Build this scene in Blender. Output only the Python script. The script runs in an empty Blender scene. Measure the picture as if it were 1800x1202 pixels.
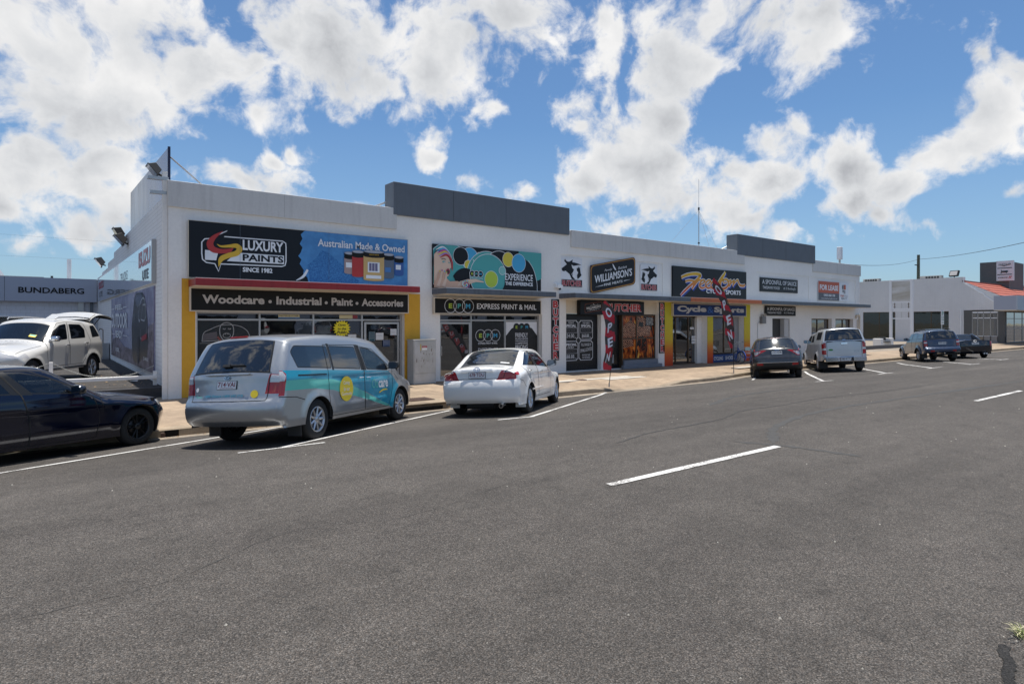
import bpy, bmesh, math, random
import numpy as np
from mathutils import Vector, Matrix
from mathutils.geometry import delaunay_2d_cdt

# ------------------------------------------------------------------ camera
scene = bpy.context.scene
cam_data = bpy.data.cameras.new("camera")
cam = bpy.data.objects.new("camera", cam_data)
scene.collection.objects.link(cam)
scene.camera = cam
cam_data.sensor_width = 36.0
cam_data.lens = 21.7
cam_data.shift_y = -34 / 1800
cam_data.clip_start = 0.1
cam_data.clip_end = 3000
HEAD = math.degrees(math.atan2(1418, 1085))
cam.location = (0, -17.8, 2.1)
cam.rotation_euler = (math.radians(90), 0, math.radians(HEAD - 90))

# ------------------------------------------------------------------ exposure
scene.view_settings.view_transform = 'Standard'
scene.view_settings.look = 'None'
scene.view_settings.exposure = 0.36
scene.view_settings.gamma = 1.0
scene.render.engine = 'CYCLES'
scene.render.resolution_x = 1024
scene.render.resolution_y = 683

# ------------------------------------------------------------------ sun
SUN = Vector((0.11, 0.08, 1.0)).normalized()
sd = bpy.data.lights.new("sun", 'SUN')
sd.energy = 4.8
sd.angle = math.radians(0.53)
sd.color = (1.0, 0.955, 0.88)
sun = bpy.data.objects.new("sun", sd)
scene.collection.objects.link(sun)
sun.rotation_euler = SUN.to_track_quat('Z', 'Y').to_euler()
sun.location = (0, 0, 60)

# ------------------------------------------------------------------ sky with clouds
world = bpy.data.worlds.new("World")
scene.world = world
world.use_nodes = True
wn, wl = world.node_tree.nodes, world.node_tree.links
wn.clear()

def sky_dir(px, py):
    """direction in the sky of a cloud (given by its bearing as seen from the street)"""
    a = math.atan2(1418, 1085)
    Fw = Vector((math.cos(a), math.sin(a), 0)); Rt = Vector((math.sin(a), -math.cos(a), 0))
    return (Fw * 1085 + Rt * (px - 900) + Vector((0, 0, 567 - py))).normalized()

def build_world():
    N = lambda t, **k: wn.new(t)
    out = N('ShaderNodeOutputWorld'); bg = N('ShaderNodeBackground')
    bg.inputs['Strength'].default_value = 0.115
    wl.new(bg.outputs[0], out.inputs[0])
    sky = N('ShaderNodeTexSky'); sky.sky_type = 'NISHITA'; sky.sun_disc = False
    sky.sun_elevation = math.asin(SUN.z)
    sky.sun_rotation = math.atan2(SUN.x, SUN.y)
    sky.altitude = 0; sky.air_density = 1.0; sky.dust_density = 0.6; sky.ozone_density = 2.2
    geo = N('ShaderNodeTexCoord')
    direction = geo.outputs['Generated']

    def math_(op, a, b=None, c=None, clamp=False):
        m = N('ShaderNodeMath'); m.operation = op; m.use_clamp = clamp
        for i, v in enumerate((a, b, c)):
            if v is None: continue
            if isinstance(v, (int, float)): m.inputs[i].default_value = v
            else: wl.new(v, m.inputs[i])
        return m.outputs[0]

    def noise(vec, scale, detail, rough, dist=0.0):
        n = N('ShaderNodeTexNoise'); n.inputs['Scale'].default_value = scale
        n.inputs['Detail'].default_value = detail; n.inputs['Roughness'].default_value = rough
        n.inputs['Distortion'].default_value = dist
        wl.new(vec, n.inputs['Vector']); return n
    # warp of the sky direction so the edges billow
    wnz = noise(direction, 7.0, 4, 0.55)
    vm = N('ShaderNodeVectorMath'); vm.operation = 'SUBTRACT'
    wl.new(wnz.outputs['Color'], vm.inputs[0]); vm.inputs[1].default_value = (0.5, 0.5, 0.5)
    vs = N('ShaderNodeVectorMath'); vs.operation = 'SCALE'; wl.new(vm.outputs[0], vs.inputs[0]); vs.inputs['Scale'].default_value = 0.055
    va = N('ShaderNodeVectorMath'); va.operation = 'ADD'; wl.new(direction, va.inputs[0]); wl.new(vs.outputs[0], va.inputs[1])
    wd = va.outputs[0]
    field = None
    for (px, py, ax, ay, rot) in CLOUDS:
        small = min(ax, ay) < 38
        if small: ax, ay = ax * 1.45, ay * 1.7
        c = sky_dir(px, py)
        right = Vector((c.y, -c.x, 0)).normalized(); up = right.cross(c).normalized()
        ang = math.radians(rot)
        r2 = right * math.cos(ang) + up * math.sin(ang); u2 = -right * math.sin(ang) + up * math.cos(ang)
        R = Matrix((r2, u2, c)).transposed()
        dist = math.sqrt(1085 ** 2 + (px - 900) ** 2 + (py - 567) ** 2)
        sx = ax / dist * (1085 / math.sqrt(1085 ** 2 + (px - 900) ** 2)); sy = ay / dist
        mp = N('ShaderNodeMapping'); mp.vector_type = 'TEXTURE'
        mp.inputs['Location'].default_value = c
        mp.inputs['Rotation'].default_value = R.to_euler('XYZ')
        mp.inputs['Scale'].default_value = (sx, sy, 0.6)
        wl.new(wd, mp.inputs['Vector'])
        ln = N('ShaderNodeVectorMath'); ln.operation = 'LENGTH'; wl.new(mp.outputs[0], ln.inputs[0])
        v = math_('SUBTRACT', 0.66 if small else 1.0, ln.outputs['Value'])
        if field is None: field = v
        else:
            m = N('ShaderNodeMath'); m.operation = 'SMOOTH_MAX'
            wl.new(field, m.inputs[0]); wl.new(v, m.inputs[1]); m.inputs[2].default_value = 0.10
            field = m.outputs[0]
    n1 = noise(wd, 9.0, 11, 0.57, 0.25)
    n2 = noise(wd, 34.0, 8, 0.62)
    # out-of-view clouds added for glass reflections and white light on the facade
    dt = N('ShaderNodeVectorMath'); dt.operation = 'DOT_PRODUCT'; wl.new(direction, dt.inputs[0]); dt.inputs[1].default_value = sky_dir(900, 567)
    bk = N('ShaderNodeMapRange'); wl.new(dt.outputs['Value'], bk.inputs['Value']); bk.inputs['From Min'].default_value = 0.42; bk.inputs['From Max'].default_value = 0.05
    bk.inputs['To Min'].default_value = -1.4; bk.inputs['To Max'].default_value = 0.0
    field = math_('MAXIMUM', field, bk.outputs[0])
    f = math_('MAXIMUM', field, -0.9)
    nn = math_('SUBTRACT', n1.outputs['Fac'], 0.5)
    nn2 = math_('SUBTRACT', n2.outputs['Fac'], 0.5)
    dens = math_('ADD', math_('MULTIPLY', f, 0.75), math_('ADD', math_('MULTIPLY', nn, 2.9), math_('MULTIPLY', nn2, 0.9)))
    dens = math_('SUBTRACT', dens, 0.02)
    mr = N('ShaderNodeMapRange'); mr.interpolation_type = 'SMOOTHSTEP'
    wl.new(dens, mr.inputs['Value']); mr.inputs['From Min'].default_value = -0.06; mr.inputs['From Max'].default_value = 0.46
    alpha = mr.outputs[0]
    # self shading of the cloud: noise sampled a little toward the zenith is compared with the noise here
    up_ = N('ShaderNodeVectorMath'); up_.operation = 'ADD'; wl.new(wd, up_.inputs[0]); up_.inputs[1].default_value = (0, 0, 0.05)
    n3 = noise(up_.outputs[0], 9.0, 6, 0.55)
    diff = math_('SUBTRACT', n1.outputs['Fac'], n3.outputs['Fac'])
    thick = N('ShaderNodeMapRange'); wl.new(dens, thick.inputs['Value']); thick.inputs['From Min'].default_value = 0.12; thick.inputs['From Max'].default_value = 1.15
    lit = math_('ADD', math_('MULTIPLY', diff, 1.35), math_('SUBTRACT', 0.90, math_('MULTIPLY', thick.outputs[0], 0.66)), clamp=True)
    lit = math_('ADD', lit, math_('MULTIPLY', nn2, 0.18), clamp=True)
    n4 = noise(direction, 3.2, 3, 0.5)
    lit = math_('ADD', lit, math_('MULTIPLY', math_('SUBTRACT', n4.outputs['Fac'], 0.54), math_('MULTIPLY', thick.outputs[0], 1.8)), clamp=True)
    cr = N('ShaderNodeValToRGB'); wl.new(lit, cr.inputs[0])
    e = cr.color_ramp.elements
    e[0].position = 0.0; e[0].color = (3.0, 3.1, 3.3, 1)
    e[1].position = 1.0; e[1].color = (6.5, 6.45, 6.4, 1)
    e2 = e.new(0.5); e2.color = (4.7, 4.8, 4.95, 1)
    # a thin veil of high cloud near the horizon
    sep = N('ShaderNodeSeparateXYZ'); wl.new(direction, sep.inputs[0])
    veil = N('ShaderNodeMapRange'); wl.new(sep.outputs['Z'], veil.inputs['Value'])
    veil.inputs['From Min'].default_value = 0.0; veil.inputs['From Max'].default_value = 0.30
    veil.inputs['To Min'].default_value = 0.42; veil.inputs['To Max'].default_value = 0.0
    skyt = N('ShaderNodeMixRGB'); skyt.blend_type = 'MULTIPLY'; skyt.inputs[0].default_value = 1.0
    wl.new(sky.outputs[0], skyt.inputs[1]); skyt.inputs[2].default_value = SKY_TINT
    mv = N('ShaderNodeMixRGB'); wl.new(veil.outputs[0], mv.inputs[0]); wl.new(skyt.outputs[0], mv.inputs[1]); mv.inputs[2].default_value = (2.4, 3.3, 4.5, 1)
    mx = N('ShaderNodeMixRGB'); wl.new(alpha, mx.inputs[0]); wl.new(mv.outputs[0], mx.inputs[1]); wl.new(cr.outputs[0], mx.inputs[2])
    wl.new(mx.outputs[0], bg.inputs['Color'])
SKY_TINT = (0.54, 0.70, 0.82, 1)
CLOUDS = [  # bearing (x, y), half sizes, tilt
 (60,70,240,130,0),(230,50,160,95,0),(330,110,120,80,0),(150,200,235,105,20),(50,295,180,85,10),(170,290,100,40,15),(0,370,70,40,0),
 (150,412,80,34,0),(30,440,90,34,0),(205,385,56,30,0),(430,120,80,56,0),(560,115,150,85,-5),(490,70,80,56,0),(660,150,100,58,-20),(590,170,60,34,0),
 (460,200,32,22,0),(820,75,160,76,10),(750,140,90,60,0),(900,30,95,60,0),(870,195,42,14,0),(775,240,26,16,0),(765,280,28,14,0),(620,215,30,14,20),(482,285,18,12,0),(518,268,16,10,0),
 (1350,55,200,70,10),(1190,115,84,50,-20),(1260,110,100,48,0),(1450,22,110,40,10),(1000,172,66,20,0),(1030,215,48,32,-30),
 (1100,290,150,76,-15),(1170,205,64,42,0),(1200,350,195,62,-5),(1350,252,80,44,10),(1350,320,80,52,20),(1290,300,60,46,0),(1040,330,80,54,0),(1100,395,130,28,0),(1320,380,60,26,0),
 (1368,402,46,24,0),(1490,290,74,62,20),(1490,365,62,44,0),(1580,335,80,46,0),(1660,262,110,52,25),(1725,200,100,58,30),(1790,120,60,56,30),
 (1640,400,112,30,-5),(1550,390,60,28,0),(1782,340,34,18,0),(830,322,40,18,0),(925,345,40,16,0),(430,322,110,26,-5),(640,356,40,12,0),(1725,98,30,18,20),
 (1050,22,50,18,0),(-200,200,300,200,0),(2100,300,200,120,0),(900,-500,400,180,0),(-500,-300,300,200,0),(2300,-400,400,200,0)]
build_world()
# ------------------------------------------------------------------ helpers
C = scene.collection
rng = random.Random(7)

def tag(o, label=None, cat=None, group=None, kind=None):
    if label: o['label'] = label
    if cat: o['category'] = cat
    if group: o['group'] = group
    if kind: o['kind'] = kind
    return o

def empty(name, loc=(0, 0, 0), rz=0.0, label=None, cat=None, group=None):
    o = bpy.data.objects.new(name, None); C.objects.link(o)
    o.location = loc; o.rotation_euler = (0, 0, rz); o.empty_display_size = 0.3
    return tag(o, label, cat, group)

def copy_tree(o, parent=None):
    c = o.copy(); C.objects.link(c); c.parent = parent
    for ch in o.children: copy_tree(ch, c)
    return c

MATS = {}
def pm(name, col, rough=0.6, metal=0.0, var=0.0, vscale=3.0, bump=0.0, bscale=60.0, coat=0.0, spec=0.5, streak=0.0, emit=0.0, flake=0.0):
    """procedural principled material; var mottles the colour, streak adds vertical weather marks"""
    if name in MATS: return MATS[name]
    m = bpy.data.materials.new(name); m.use_nodes = True; MATS[name] = m
    nt = m.node_tree; b = nt.nodes['Principled BSDF']
    c4 = (*col, 1)
    b.inputs['Base Color'].default_value = c4
    b.inputs['Roughness'].default_value = rough
    b.inputs['Metallic'].default_value = metal
    b.inputs['Specular IOR Level'].default_value = spec
    b.inputs['Coat Weight'].default_value = coat
    b.inputs['Coat Roughness'].default_value = 0.04
    tc = nt.nodes.new('ShaderNodeTexCoord')
    last = None
    def mixin(fac_out, f0, f1, colb, prev):
        mr = nt.nodes.new('ShaderNodeMapRange'); nt.links.new(fac_out, mr.inputs['Value'])
        mr.inputs['From Min'].default_value = f0; mr.inputs['From Max'].default_value = f1
        mx = nt.nodes.new('ShaderNodeMixRGB'); nt.links.new(mr.outputs[0], mx.inputs[0])
        if prev is None: mx.inputs[1].default_value = c4
        else: nt.links.new(prev, mx.inputs[1])
        mx.inputs[2].default_value = colb
        return mx.outputs[0]
    if var > 0:
        n = nt.nodes.new('ShaderNodeTexNoise'); n.inputs['Scale'].default_value = vscale; n.inputs['Detail'].default_value = 6; n.inputs['Roughness'].default_value = 0.65
        nt.links.new(tc.outputs['Object'], n.inputs['Vector'])
        last = mixin(n.outputs['Fac'], 0.35, 0.75, (*[max(0, x * (1 - var)) for x in col], 1), last)
        mr = nt.nodes.new('ShaderNodeMapRange'); nt.links.new(n.outputs['Fac'], mr.inputs['Value'])
        mr.inputs['To Min'].default_value = max(0, rough - 0.08); mr.inputs['To Max'].default_value = min(1, rough + 0.08)
        nt.links.new(mr.outputs[0], b.inputs['Roughness'])
    if streak > 0:
        mp = nt.nodes.new('ShaderNodeMapping'); mp.inputs['Scale'].default_value = (7, 7, 0.5); nt.links.new(tc.outputs['Object'], mp.inputs['Vector'])
        n = nt.nodes.new('ShaderNodeTexNoise'); n.inputs['Scale'].default_value = 1.6; n.inputs['Detail'].default_value = 5; nt.links.new(mp.outputs[0], n.inputs['Vector'])
        last = mixin(n.outputs['Fac'], 0.48, 0.72, (*[x * (1 - streak) * f for x, f in zip(col, (1.0, 0.98, 0.94))], 1), last)
    if last is not None: nt.links.new(last, b.inputs['Base Color'])
    if bump > 0 or flake > 0:
        n = nt.nodes.new('ShaderNodeTexNoise'); n.inputs['Scale'].default_value = bscale; n.inputs['Detail'].default_value = 4
        nt.links.new(tc.outputs['Object'], n.inputs['Vector'])
        bp = nt.nodes.new('ShaderNodeBump'); bp.inputs['Strength'].default_value = bump; bp.inputs['Distance'].default_value = 0.01
        nt.links.new(n.outputs['Fac'], bp.inputs['Height']); nt.links.new(bp.outputs[0], b.inputs['Normal'])
    if emit > 0:
        b.inputs['Emission Color'].default_value = c4; b.inputs['Emission Strength'].default_value = emit
    return m

def glass_mat(name, tint=(0.25, 0.27, 0.28), refl=1.0, see=0.5):
    """thin pane: mirror reflection by fresnel over a tinted see-through layer"""
    if name in MATS: return MATS[name]
    m = bpy.data.materials.new(name); m.use_nodes = True; MATS[name] = m
    nt = m.node_tree; nt.nodes.clear()
    out = nt.nodes.new('ShaderNodeOutputMaterial')
    tr = nt.nodes.new('ShaderNodeBsdfTransparent'); tr.inputs[0].default_value = (*tint, 1)
    dk = nt.nodes.new('ShaderNodeBsdfPrincipled'); dk.inputs['Base Color'].default_value = (0.01, 0.011, 0.012, 1); dk.inputs['Roughness'].default_value = 0.05
    m1 = nt.nodes.new('ShaderNodeMixShader'); m1.inputs[0].default_value = see
    nt.links.new(dk.outputs[0], m1.inputs[1]); nt.links.new(tr.outputs[0], m1.inputs[2])
    gl = nt.nodes.new('ShaderNodeBsdfGlossy'); gl.inputs['Roughness'].default_value = 0.008; gl.inputs[0].default_value = (0.95, 0.97, 1, 1)
    fr = nt.nodes.new('ShaderNodeFresnel'); fr.inputs[0].default_value = 1.5
    mu = nt.nodes.new('ShaderNodeMath'); mu.operation = 'MULTIPLY_ADD'; mu.use_clamp = True
    nt.links.new(fr.outputs[0], mu.inputs[0]); mu.inputs[1].default_value = refl; mu.inputs[2].default_value = 0.04 * refl
    # faint waviness of the pane
    tc = nt.nodes.new('ShaderNodeTexCoord'); n = nt.nodes.new('ShaderNodeTexNoise'); n.inputs['Scale'].default_value = 1.3
    nt.links.new(tc.outputs['Object'], n.inputs['Vector'])
    bp = nt.nodes.new('ShaderNodeBump'); bp.inputs['Strength'].default_value = 0.12; bp.inputs['Distance'].default_value = 0.02
    nt.links.new(n.outputs['Fac'], bp.inputs['Height']); nt.links.new(bp.outputs[0], gl.inputs['Normal'])
    m2 = nt.nodes.new('ShaderNodeMixShader'); nt.links.new(mu.outputs[0], m2.inputs[0])
    nt.links.new(m1.outputs[0], m2.inputs[1]); nt.links.new(gl.outputs[0], m2.inputs[2])
    nt.links.new(m2.outputs[0], out.inputs[0])
    return m

class MB:
    """collects shapes and links them as ONE mesh object"""
    def __init__(s, M=None):
        s.v = []; s.f = []; s.m = []; s.sm = []; s.mats = []; s.M = M
    def mi(s, mat):
        if mat not in s.mats: s.mats.append(mat)
        return s.mats.index(mat)
    def add(s, vs, fs, mat, smooth=False, M=None):
        b = len(s.v); MM = M if M is not None else s.M
        for p in vs:
            p = Vector(p)
            s.v.append(MM @ p if MM is not None else p)
        k = s.mi(mat)
        for f in fs:
            s.f.append([b + i for i in f]); s.m.append(k); s.sm.append(smooth)
    def box(s, x0, x1, y0, y1, z0, z1, mat, M=None):
        vs = [(x, y, z) for x in (x0, x1) for y in (y0, y1) for z in (z0, z1)]
        s.add(vs, [(0, 1, 3, 2), (4, 6, 7, 5), (0, 4, 5, 1), (2, 3, 7, 6), (0, 2, 6, 4), (1, 5, 7, 3)], mat, False, M)
    def cyl(s, p0, p1, r0, mat, r1=None, n=12, cap=True, smooth=True, M=None):
        r1 = r0 if r1 is None else r1
        p0, p1 = Vector(p0), Vector(p1); d = (p1 - p0).normalized()
        a = d.orthogonal().normalized(); b = d.cross(a)
        vs = []
        for (p, r) in ((p0, r0), (p1, r1)):
            for i in range(n):
                t = 2 * math.pi * i / n; vs.append(p + (a * math.cos(t) + b * math.sin(t)) * r)
        fs = [(i, (i + 1) % n, n + (i + 1) % n, n + i) for i in range(n)]
        s.add(vs, fs, mat, smooth, M)
        if cap: s.add(vs, [list(range(n))[::-1], list(range(n, 2 * n))], mat, False, M)
    def tube(s, pts, r, mat, n=8, M=None):
        for a, b in zip(pts, pts[1:]): s.cyl(a, b, r, mat, n=n, M=M)
    def prism(s, pts2, w0, w1, mat, M=None, smooth=False):
        """outline in (u,v) extruded along the third axis"""
        n = len(pts2)
        ar = sum(a[0] * b[1] - b[0] * a[1] for a, b in zip(pts2, pts2[1:] + pts2[:1]))
        if ar < 0: pts2 = pts2[::-1]
        vs = [(u, v, w0) for u, v in pts2] + [(u, v, w1) for u, v in pts2]
        s.add(vs, [list(range(n))[::-1], list(range(n, 2 * n))] + [(i, (i + 1) % n, n + (i + 1) % n, n + i) for i in range(n)], mat, smooth, M)
    def lathe(s, prof, mat, n=32, M=None, smooth=True, closed=False):
        """profile [(r, h)] turned round the local z axis"""
        vs = [(r * math.cos(2 * math.pi * i / n), r * math.sin(2 * math.pi * i / n), h) for r, h in prof for i in range(n)]
        k = len(prof); fs = []
        for j in range(k - 1 + (1 if closed else 0)):
            j2 = (j + 1) % k
            for i in range(n): fs.append((j * n + i, j * n + (i + 1) % n, j2 * n + (i + 1) % n, j2 * n + i))
        s.add(vs, fs, mat, smooth, M)
    def build(s, name, parent=None, bevel=0.0, label=None, cat=None, group=None, kind=None, seg=2):
        me = bpy.data.meshes.new(name)
        me.from_pydata([tuple(p) for p in s.v], [], s.f)
        for m in s.mats: me.materials.append(m)
        me.polygons.foreach_set('material_index', s.m); me.polygons.foreach_set('use_smooth', s.sm)
        me.update()
        o = bpy.data.objects.new(name, me); C.objects.link(o); o.parent = parent
        if bevel > 0:
            bv = o.modifiers.new('bevel', 'BEVEL'); bv.width = bevel; bv.segments = seg; bv.limit_method = 'ANGLE'; bv.angle_limit = math.radians(40)
        return tag(o, label, cat, group, kind)

def cr_pts(P, n=8, closed=False):
    """Catmull-Rom through points"""
    P = [np.array(p, float) for p in P]; out = []
    N_ = len(P)
    for i in range(N_ if closed else N_ - 1):
        p1, p2 = P[i % N_], P[(i + 1) % N_]
        p0 = P[(i - 1) % N_] if (closed or i > 0) else 2 * p1 - p2
        p3 = P[(i + 2) % N_] if (closed or i < N_ - 2) else 2 * p2 - p1
        for k in range(n):
            t = k / n
            out.append(0.5 * ((2 * p1) + (-p0 + p2) * t + (2 * p0 - 5 * p1 + 4 * p2 - p3) * t * t + (-p0 + 3 * p1 - 3 * p2 + p3) * t ** 3))
    if not closed: out.append(P[-1])
    return [tuple(p) for p in out]

_txt_cache = {}
def text_mesh(s, off=0.0, shear=0.0):
    key = (s, off, shear)
    if key in _txt_cache: return _txt_cache[key]
    cu = bpy.data.curves.new('t', 'FONT'); cu.body = s; cu.size = 1.0; cu.offset = off; cu.shear = shear; cu.resolution_u = 3
    cu.fill_mode = 'FRONT'
    ob = bpy.data.objects.new('t', cu); C.objects.link(ob)
    me = ob.to_mesh()
    vs = [tuple(v.co) for v in me.vertices]; fs = [tuple(p.vertices) for p in me.polygons]
    ob.to_mesh_clear(); bpy.data.objects.remove(ob); bpy.data.curves.remove(cu)
    _txt_cache[key] = (vs, fs)
    return vs, fs

def plane_M(origin, u, v):
    """matrix with local x along u, y along v, z the face normal"""
    u = Vector(u).normalized(); v = Vector(v).normalized(); n = u.cross(v)
    M = Matrix.Identity(4)
    for i in range(3): M[i][0] = u[i]; M[i][1] = v[i]; M[i][2] = n[i]; M[i][3] = origin[i]
    return M
def front_M(Y): return plane_M((0, Y, 0), (1, 0, 0), (0, 0, 1))   # a face toward the street

class Canvas:
    """flat printed artwork: layers a fraction of a millimetre apart"""
    def __init__(s, M, parent, step=0.0012):
        s.M = M; s.p = parent; s.art = MB(M); s.txts = []; s.w = 0.004; s.step = step
    def lay(s): s.w += s.step; return s.w
    def poly(s, pts, mat, mb=None):
        w = s.lay(); pts = [tuple(p) for p in pts]
        ar = sum(a[0] * b[1] - b[0] * a[1] for a, b in zip(pts, pts[1:] + pts[:1]))
        if ar < 0: pts = pts[::-1]
        (mb or s.art).add([(u, v, w) for u, v in pts], [list(range(len(pts)))], mat)
    def rect(s, u0, u1, v0, v1, mat): s.poly([(u0, v0), (u1, v0), (u1, v1), (u0, v1)], mat)
    def circle(s, u, v, r, mat, rv=None, n=32, a0=0, a1=360):
        rv = rv or r
        s.poly([(u + r * math.cos(math.radians(a0 + (a1 - a0) * i / n)), v + rv * math.sin(math.radians(a0 + (a1 - a0) * i / n))) for i in range(n if a1 - a0 == 360 else n + 1)], mat)
    def ring(s, u, v, r, th, mat, rv=None, n=40):
        rv = rv or r; w = s.lay(); vs = []
        for i in range(n):
            t = 2 * math.pi * i / n
            vs += [(u + r * math.cos(t), v + rv * math.sin(t), w), (u + (r - th) * math.cos(t), v + (rv - th) * math.sin(t), w)]
        s.art.add(vs, [(2 * i, 2 * ((i + 1) % n), 2 * ((i + 1) % n) + 1, 2 * i + 1) for i in range(n)], mat)
    def stroke(s, pts, width, mat, n=8, closed=False, mb=None, dz=0.0):
        """ribbon along a smooth path; width a number or list per point"""
        w = s.lay() + dz
        ws = width if isinstance(width, (list, tuple)) else [width] * len(pts)
        P = cr_pts([(p[0], p[1], q) for p, q in zip(pts, ws)], n, closed)
        vs = []
        for i, p in enumerate(P):
            a = P[(i - 1) % len(P)] if (closed or i > 0) else P[0]; b = P[(i + 1) % len(P)] if (closed or i < len(P) - 1) else P[-1]
            d = Vector((b[0] - a[0], b[1] - a[1])); d = d.normalized() if d.length > 1e-9 else Vector((1, 0))
            h = p[2] / 2; vs += [(p[0] - d.y * h, p[1] + d.x * h, w), (p[0] + d.y * h, p[1] - d.x * h, w)]
        k = len(P)
        (mb or s.art).add(vs, [(2 * i, 2 * i + 1, 2 * ((i + 1) % k) + 1, 2 * ((i + 1) % k)) for i in range(k if closed else k - 1)], mat)
    def line(s, pts, width, mat, closed=False):
        q = list(pts) + ([pts[0]] if closed else [])
        for a, b in zip(q, q[1:]):
            d = Vector((b[0] - a[0], b[1] - a[1])).normalized() * width / 2
            s.w -= s.step; s.poly([(a[0] - d.x - d.y, a[1] - d.y + d.x), (b[0] + d.x - d.y, b[1] + d.y + d.x), (b[0] + d.x + d.y, b[1] + d.y - d.x), (a[0] - d.x + d.y, a[1] - d.y - d.x)], mat)
            s.w += s.step * 0.02
        s.w += s.step
    def text(s, t, u0, u1, v0, v1, mat, off=0.0, shear=0.0, fn=None, out=None):
        """lettering that fills the box; out = (material, width) adds an outline behind"""
        s.txt = MB(s.M); s.txts.append(s.txt)
        if out:
            s._text(t, u0 - out[1] * .4, u1 + out[1] * .4, v0 - out[1] * .4, v1 + out[1] * .4, out[0], off + out[2], shear, fn)
        s._text(t, u0, u1, v0, v1, mat, off, shear, fn)
    def _text(s, t, u0, u1, v0, v1, mat, off, shear, fn):
        vs, fs = text_mesh(t, off, shear)
        if not vs: return
        xs = [p[0] for p in vs]; ys = [p[1] for p in vs]
        ax, bx, ay, by = min(xs), max(xs), min(ys), max(ys); w = s.lay()
        o = []
        for p in vs:
            a = (p[0] - ax) / (bx - ax) if bx > ax else .5; b = (p[1] - ay) / (by - ay) if by > ay else .5
            u, v = u0 + a * (u1 - u0), v0 + b * (v1 - v0)
            if fn: u, v = fn(u, v, a, b)
            o.append((u, v, w))
        s.txt.add(o, fs, mat)
    def done(s, art='artwork', txt='lettering'):
        r = []
        if s.art.v: r.append(s.art.build(art, s.p))
        r += [q.build(txt, s.p) for q in s.txts if q.v]
        return r
# ------------------------------------------------------------------ vehicles
def pip(P, poly):
    """points (n,2) inside polygon"""
    P = np.asarray(P); q = np.asarray(poly, float); x, y = P[:, 0], P[:, 1]; r = np.zeros(len(P), bool)
    j = len(q) - 1
    for i in range(len(q)):
        xi, yi, xj, yj = q[i][0], q[i][1], q[j][0], q[j][1]
        if yi != yj:
            c = ((yi > y) != (yj > y)) & (x < (xj - xi) * (y - yi) / (yj - yi) + xi); r ^= c
        j = i
    return r
def seg_dist(P, L):
    P = np.asarray(P, float); L = np.asarray(L, float); best = np.full(len(P), 1e9)
    for a, b in zip(L[:-1], L[1:]):
        ab = b - a; t = np.clip(((P - a) @ ab) / max(ab @ ab, 1e-12), 0, 1)
        best = np.minimum(best, np.linalg.norm(P - (a + t[:, None] * ab), axis=1))
    return best
def densify(poly, step):
    out = []
    for a, b in zip(poly, poly[1:] + poly[:1]):
        n = max(1, int(math.hypot(b[0] - a[0], b[1] - a[1]) / step))
        out += [(a[0] + (b[0] - a[0]) * k / n, a[1] + (b[1] - a[1]) * k / n) for k in range(n)]
    return out
def round_poly(poly, r=0.05, n=4):
    """rounded corners"""
    out = []
    N_ = len(poly)
    for i in range(N_):
        p = np.array(poly[i], float); a = np.array(poly[i - 1], float); b = np.array(poly[(i + 1) % N_], float)
        la, lb = np.linalg.norm(a - p), np.linalg.norm(b - p); rr = min(r, la * .45, lb * .45)
        A = p + (a - p) / la * rr; B = p + (b - p) / lb * rr
        for k in range(n + 1):
            t = k / n; out.append(tuple((1 - t) ** 2 * A + 2 * t * (1 - t) * p + t * t * B))
    return out
def inset(poly, d):
    q = np.array(poly, float); n = len(q)
    ar = sum(q[i - 1][0] * q[i][1] - q[i][0] * q[i - 1][1] for i in range(n)); sg = 1 if ar > 0 else -1
    out = []
    for i in range(n):
        t = q[(i + 1) % n] - q[i - 1]; L = np.linalg.norm(t); t = t / (L if L > 1e-9 else 1)
        out.append((q[i][0] - t[1] * d * sg, q[i][1] + t[0] * d * sg))
    return out

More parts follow.
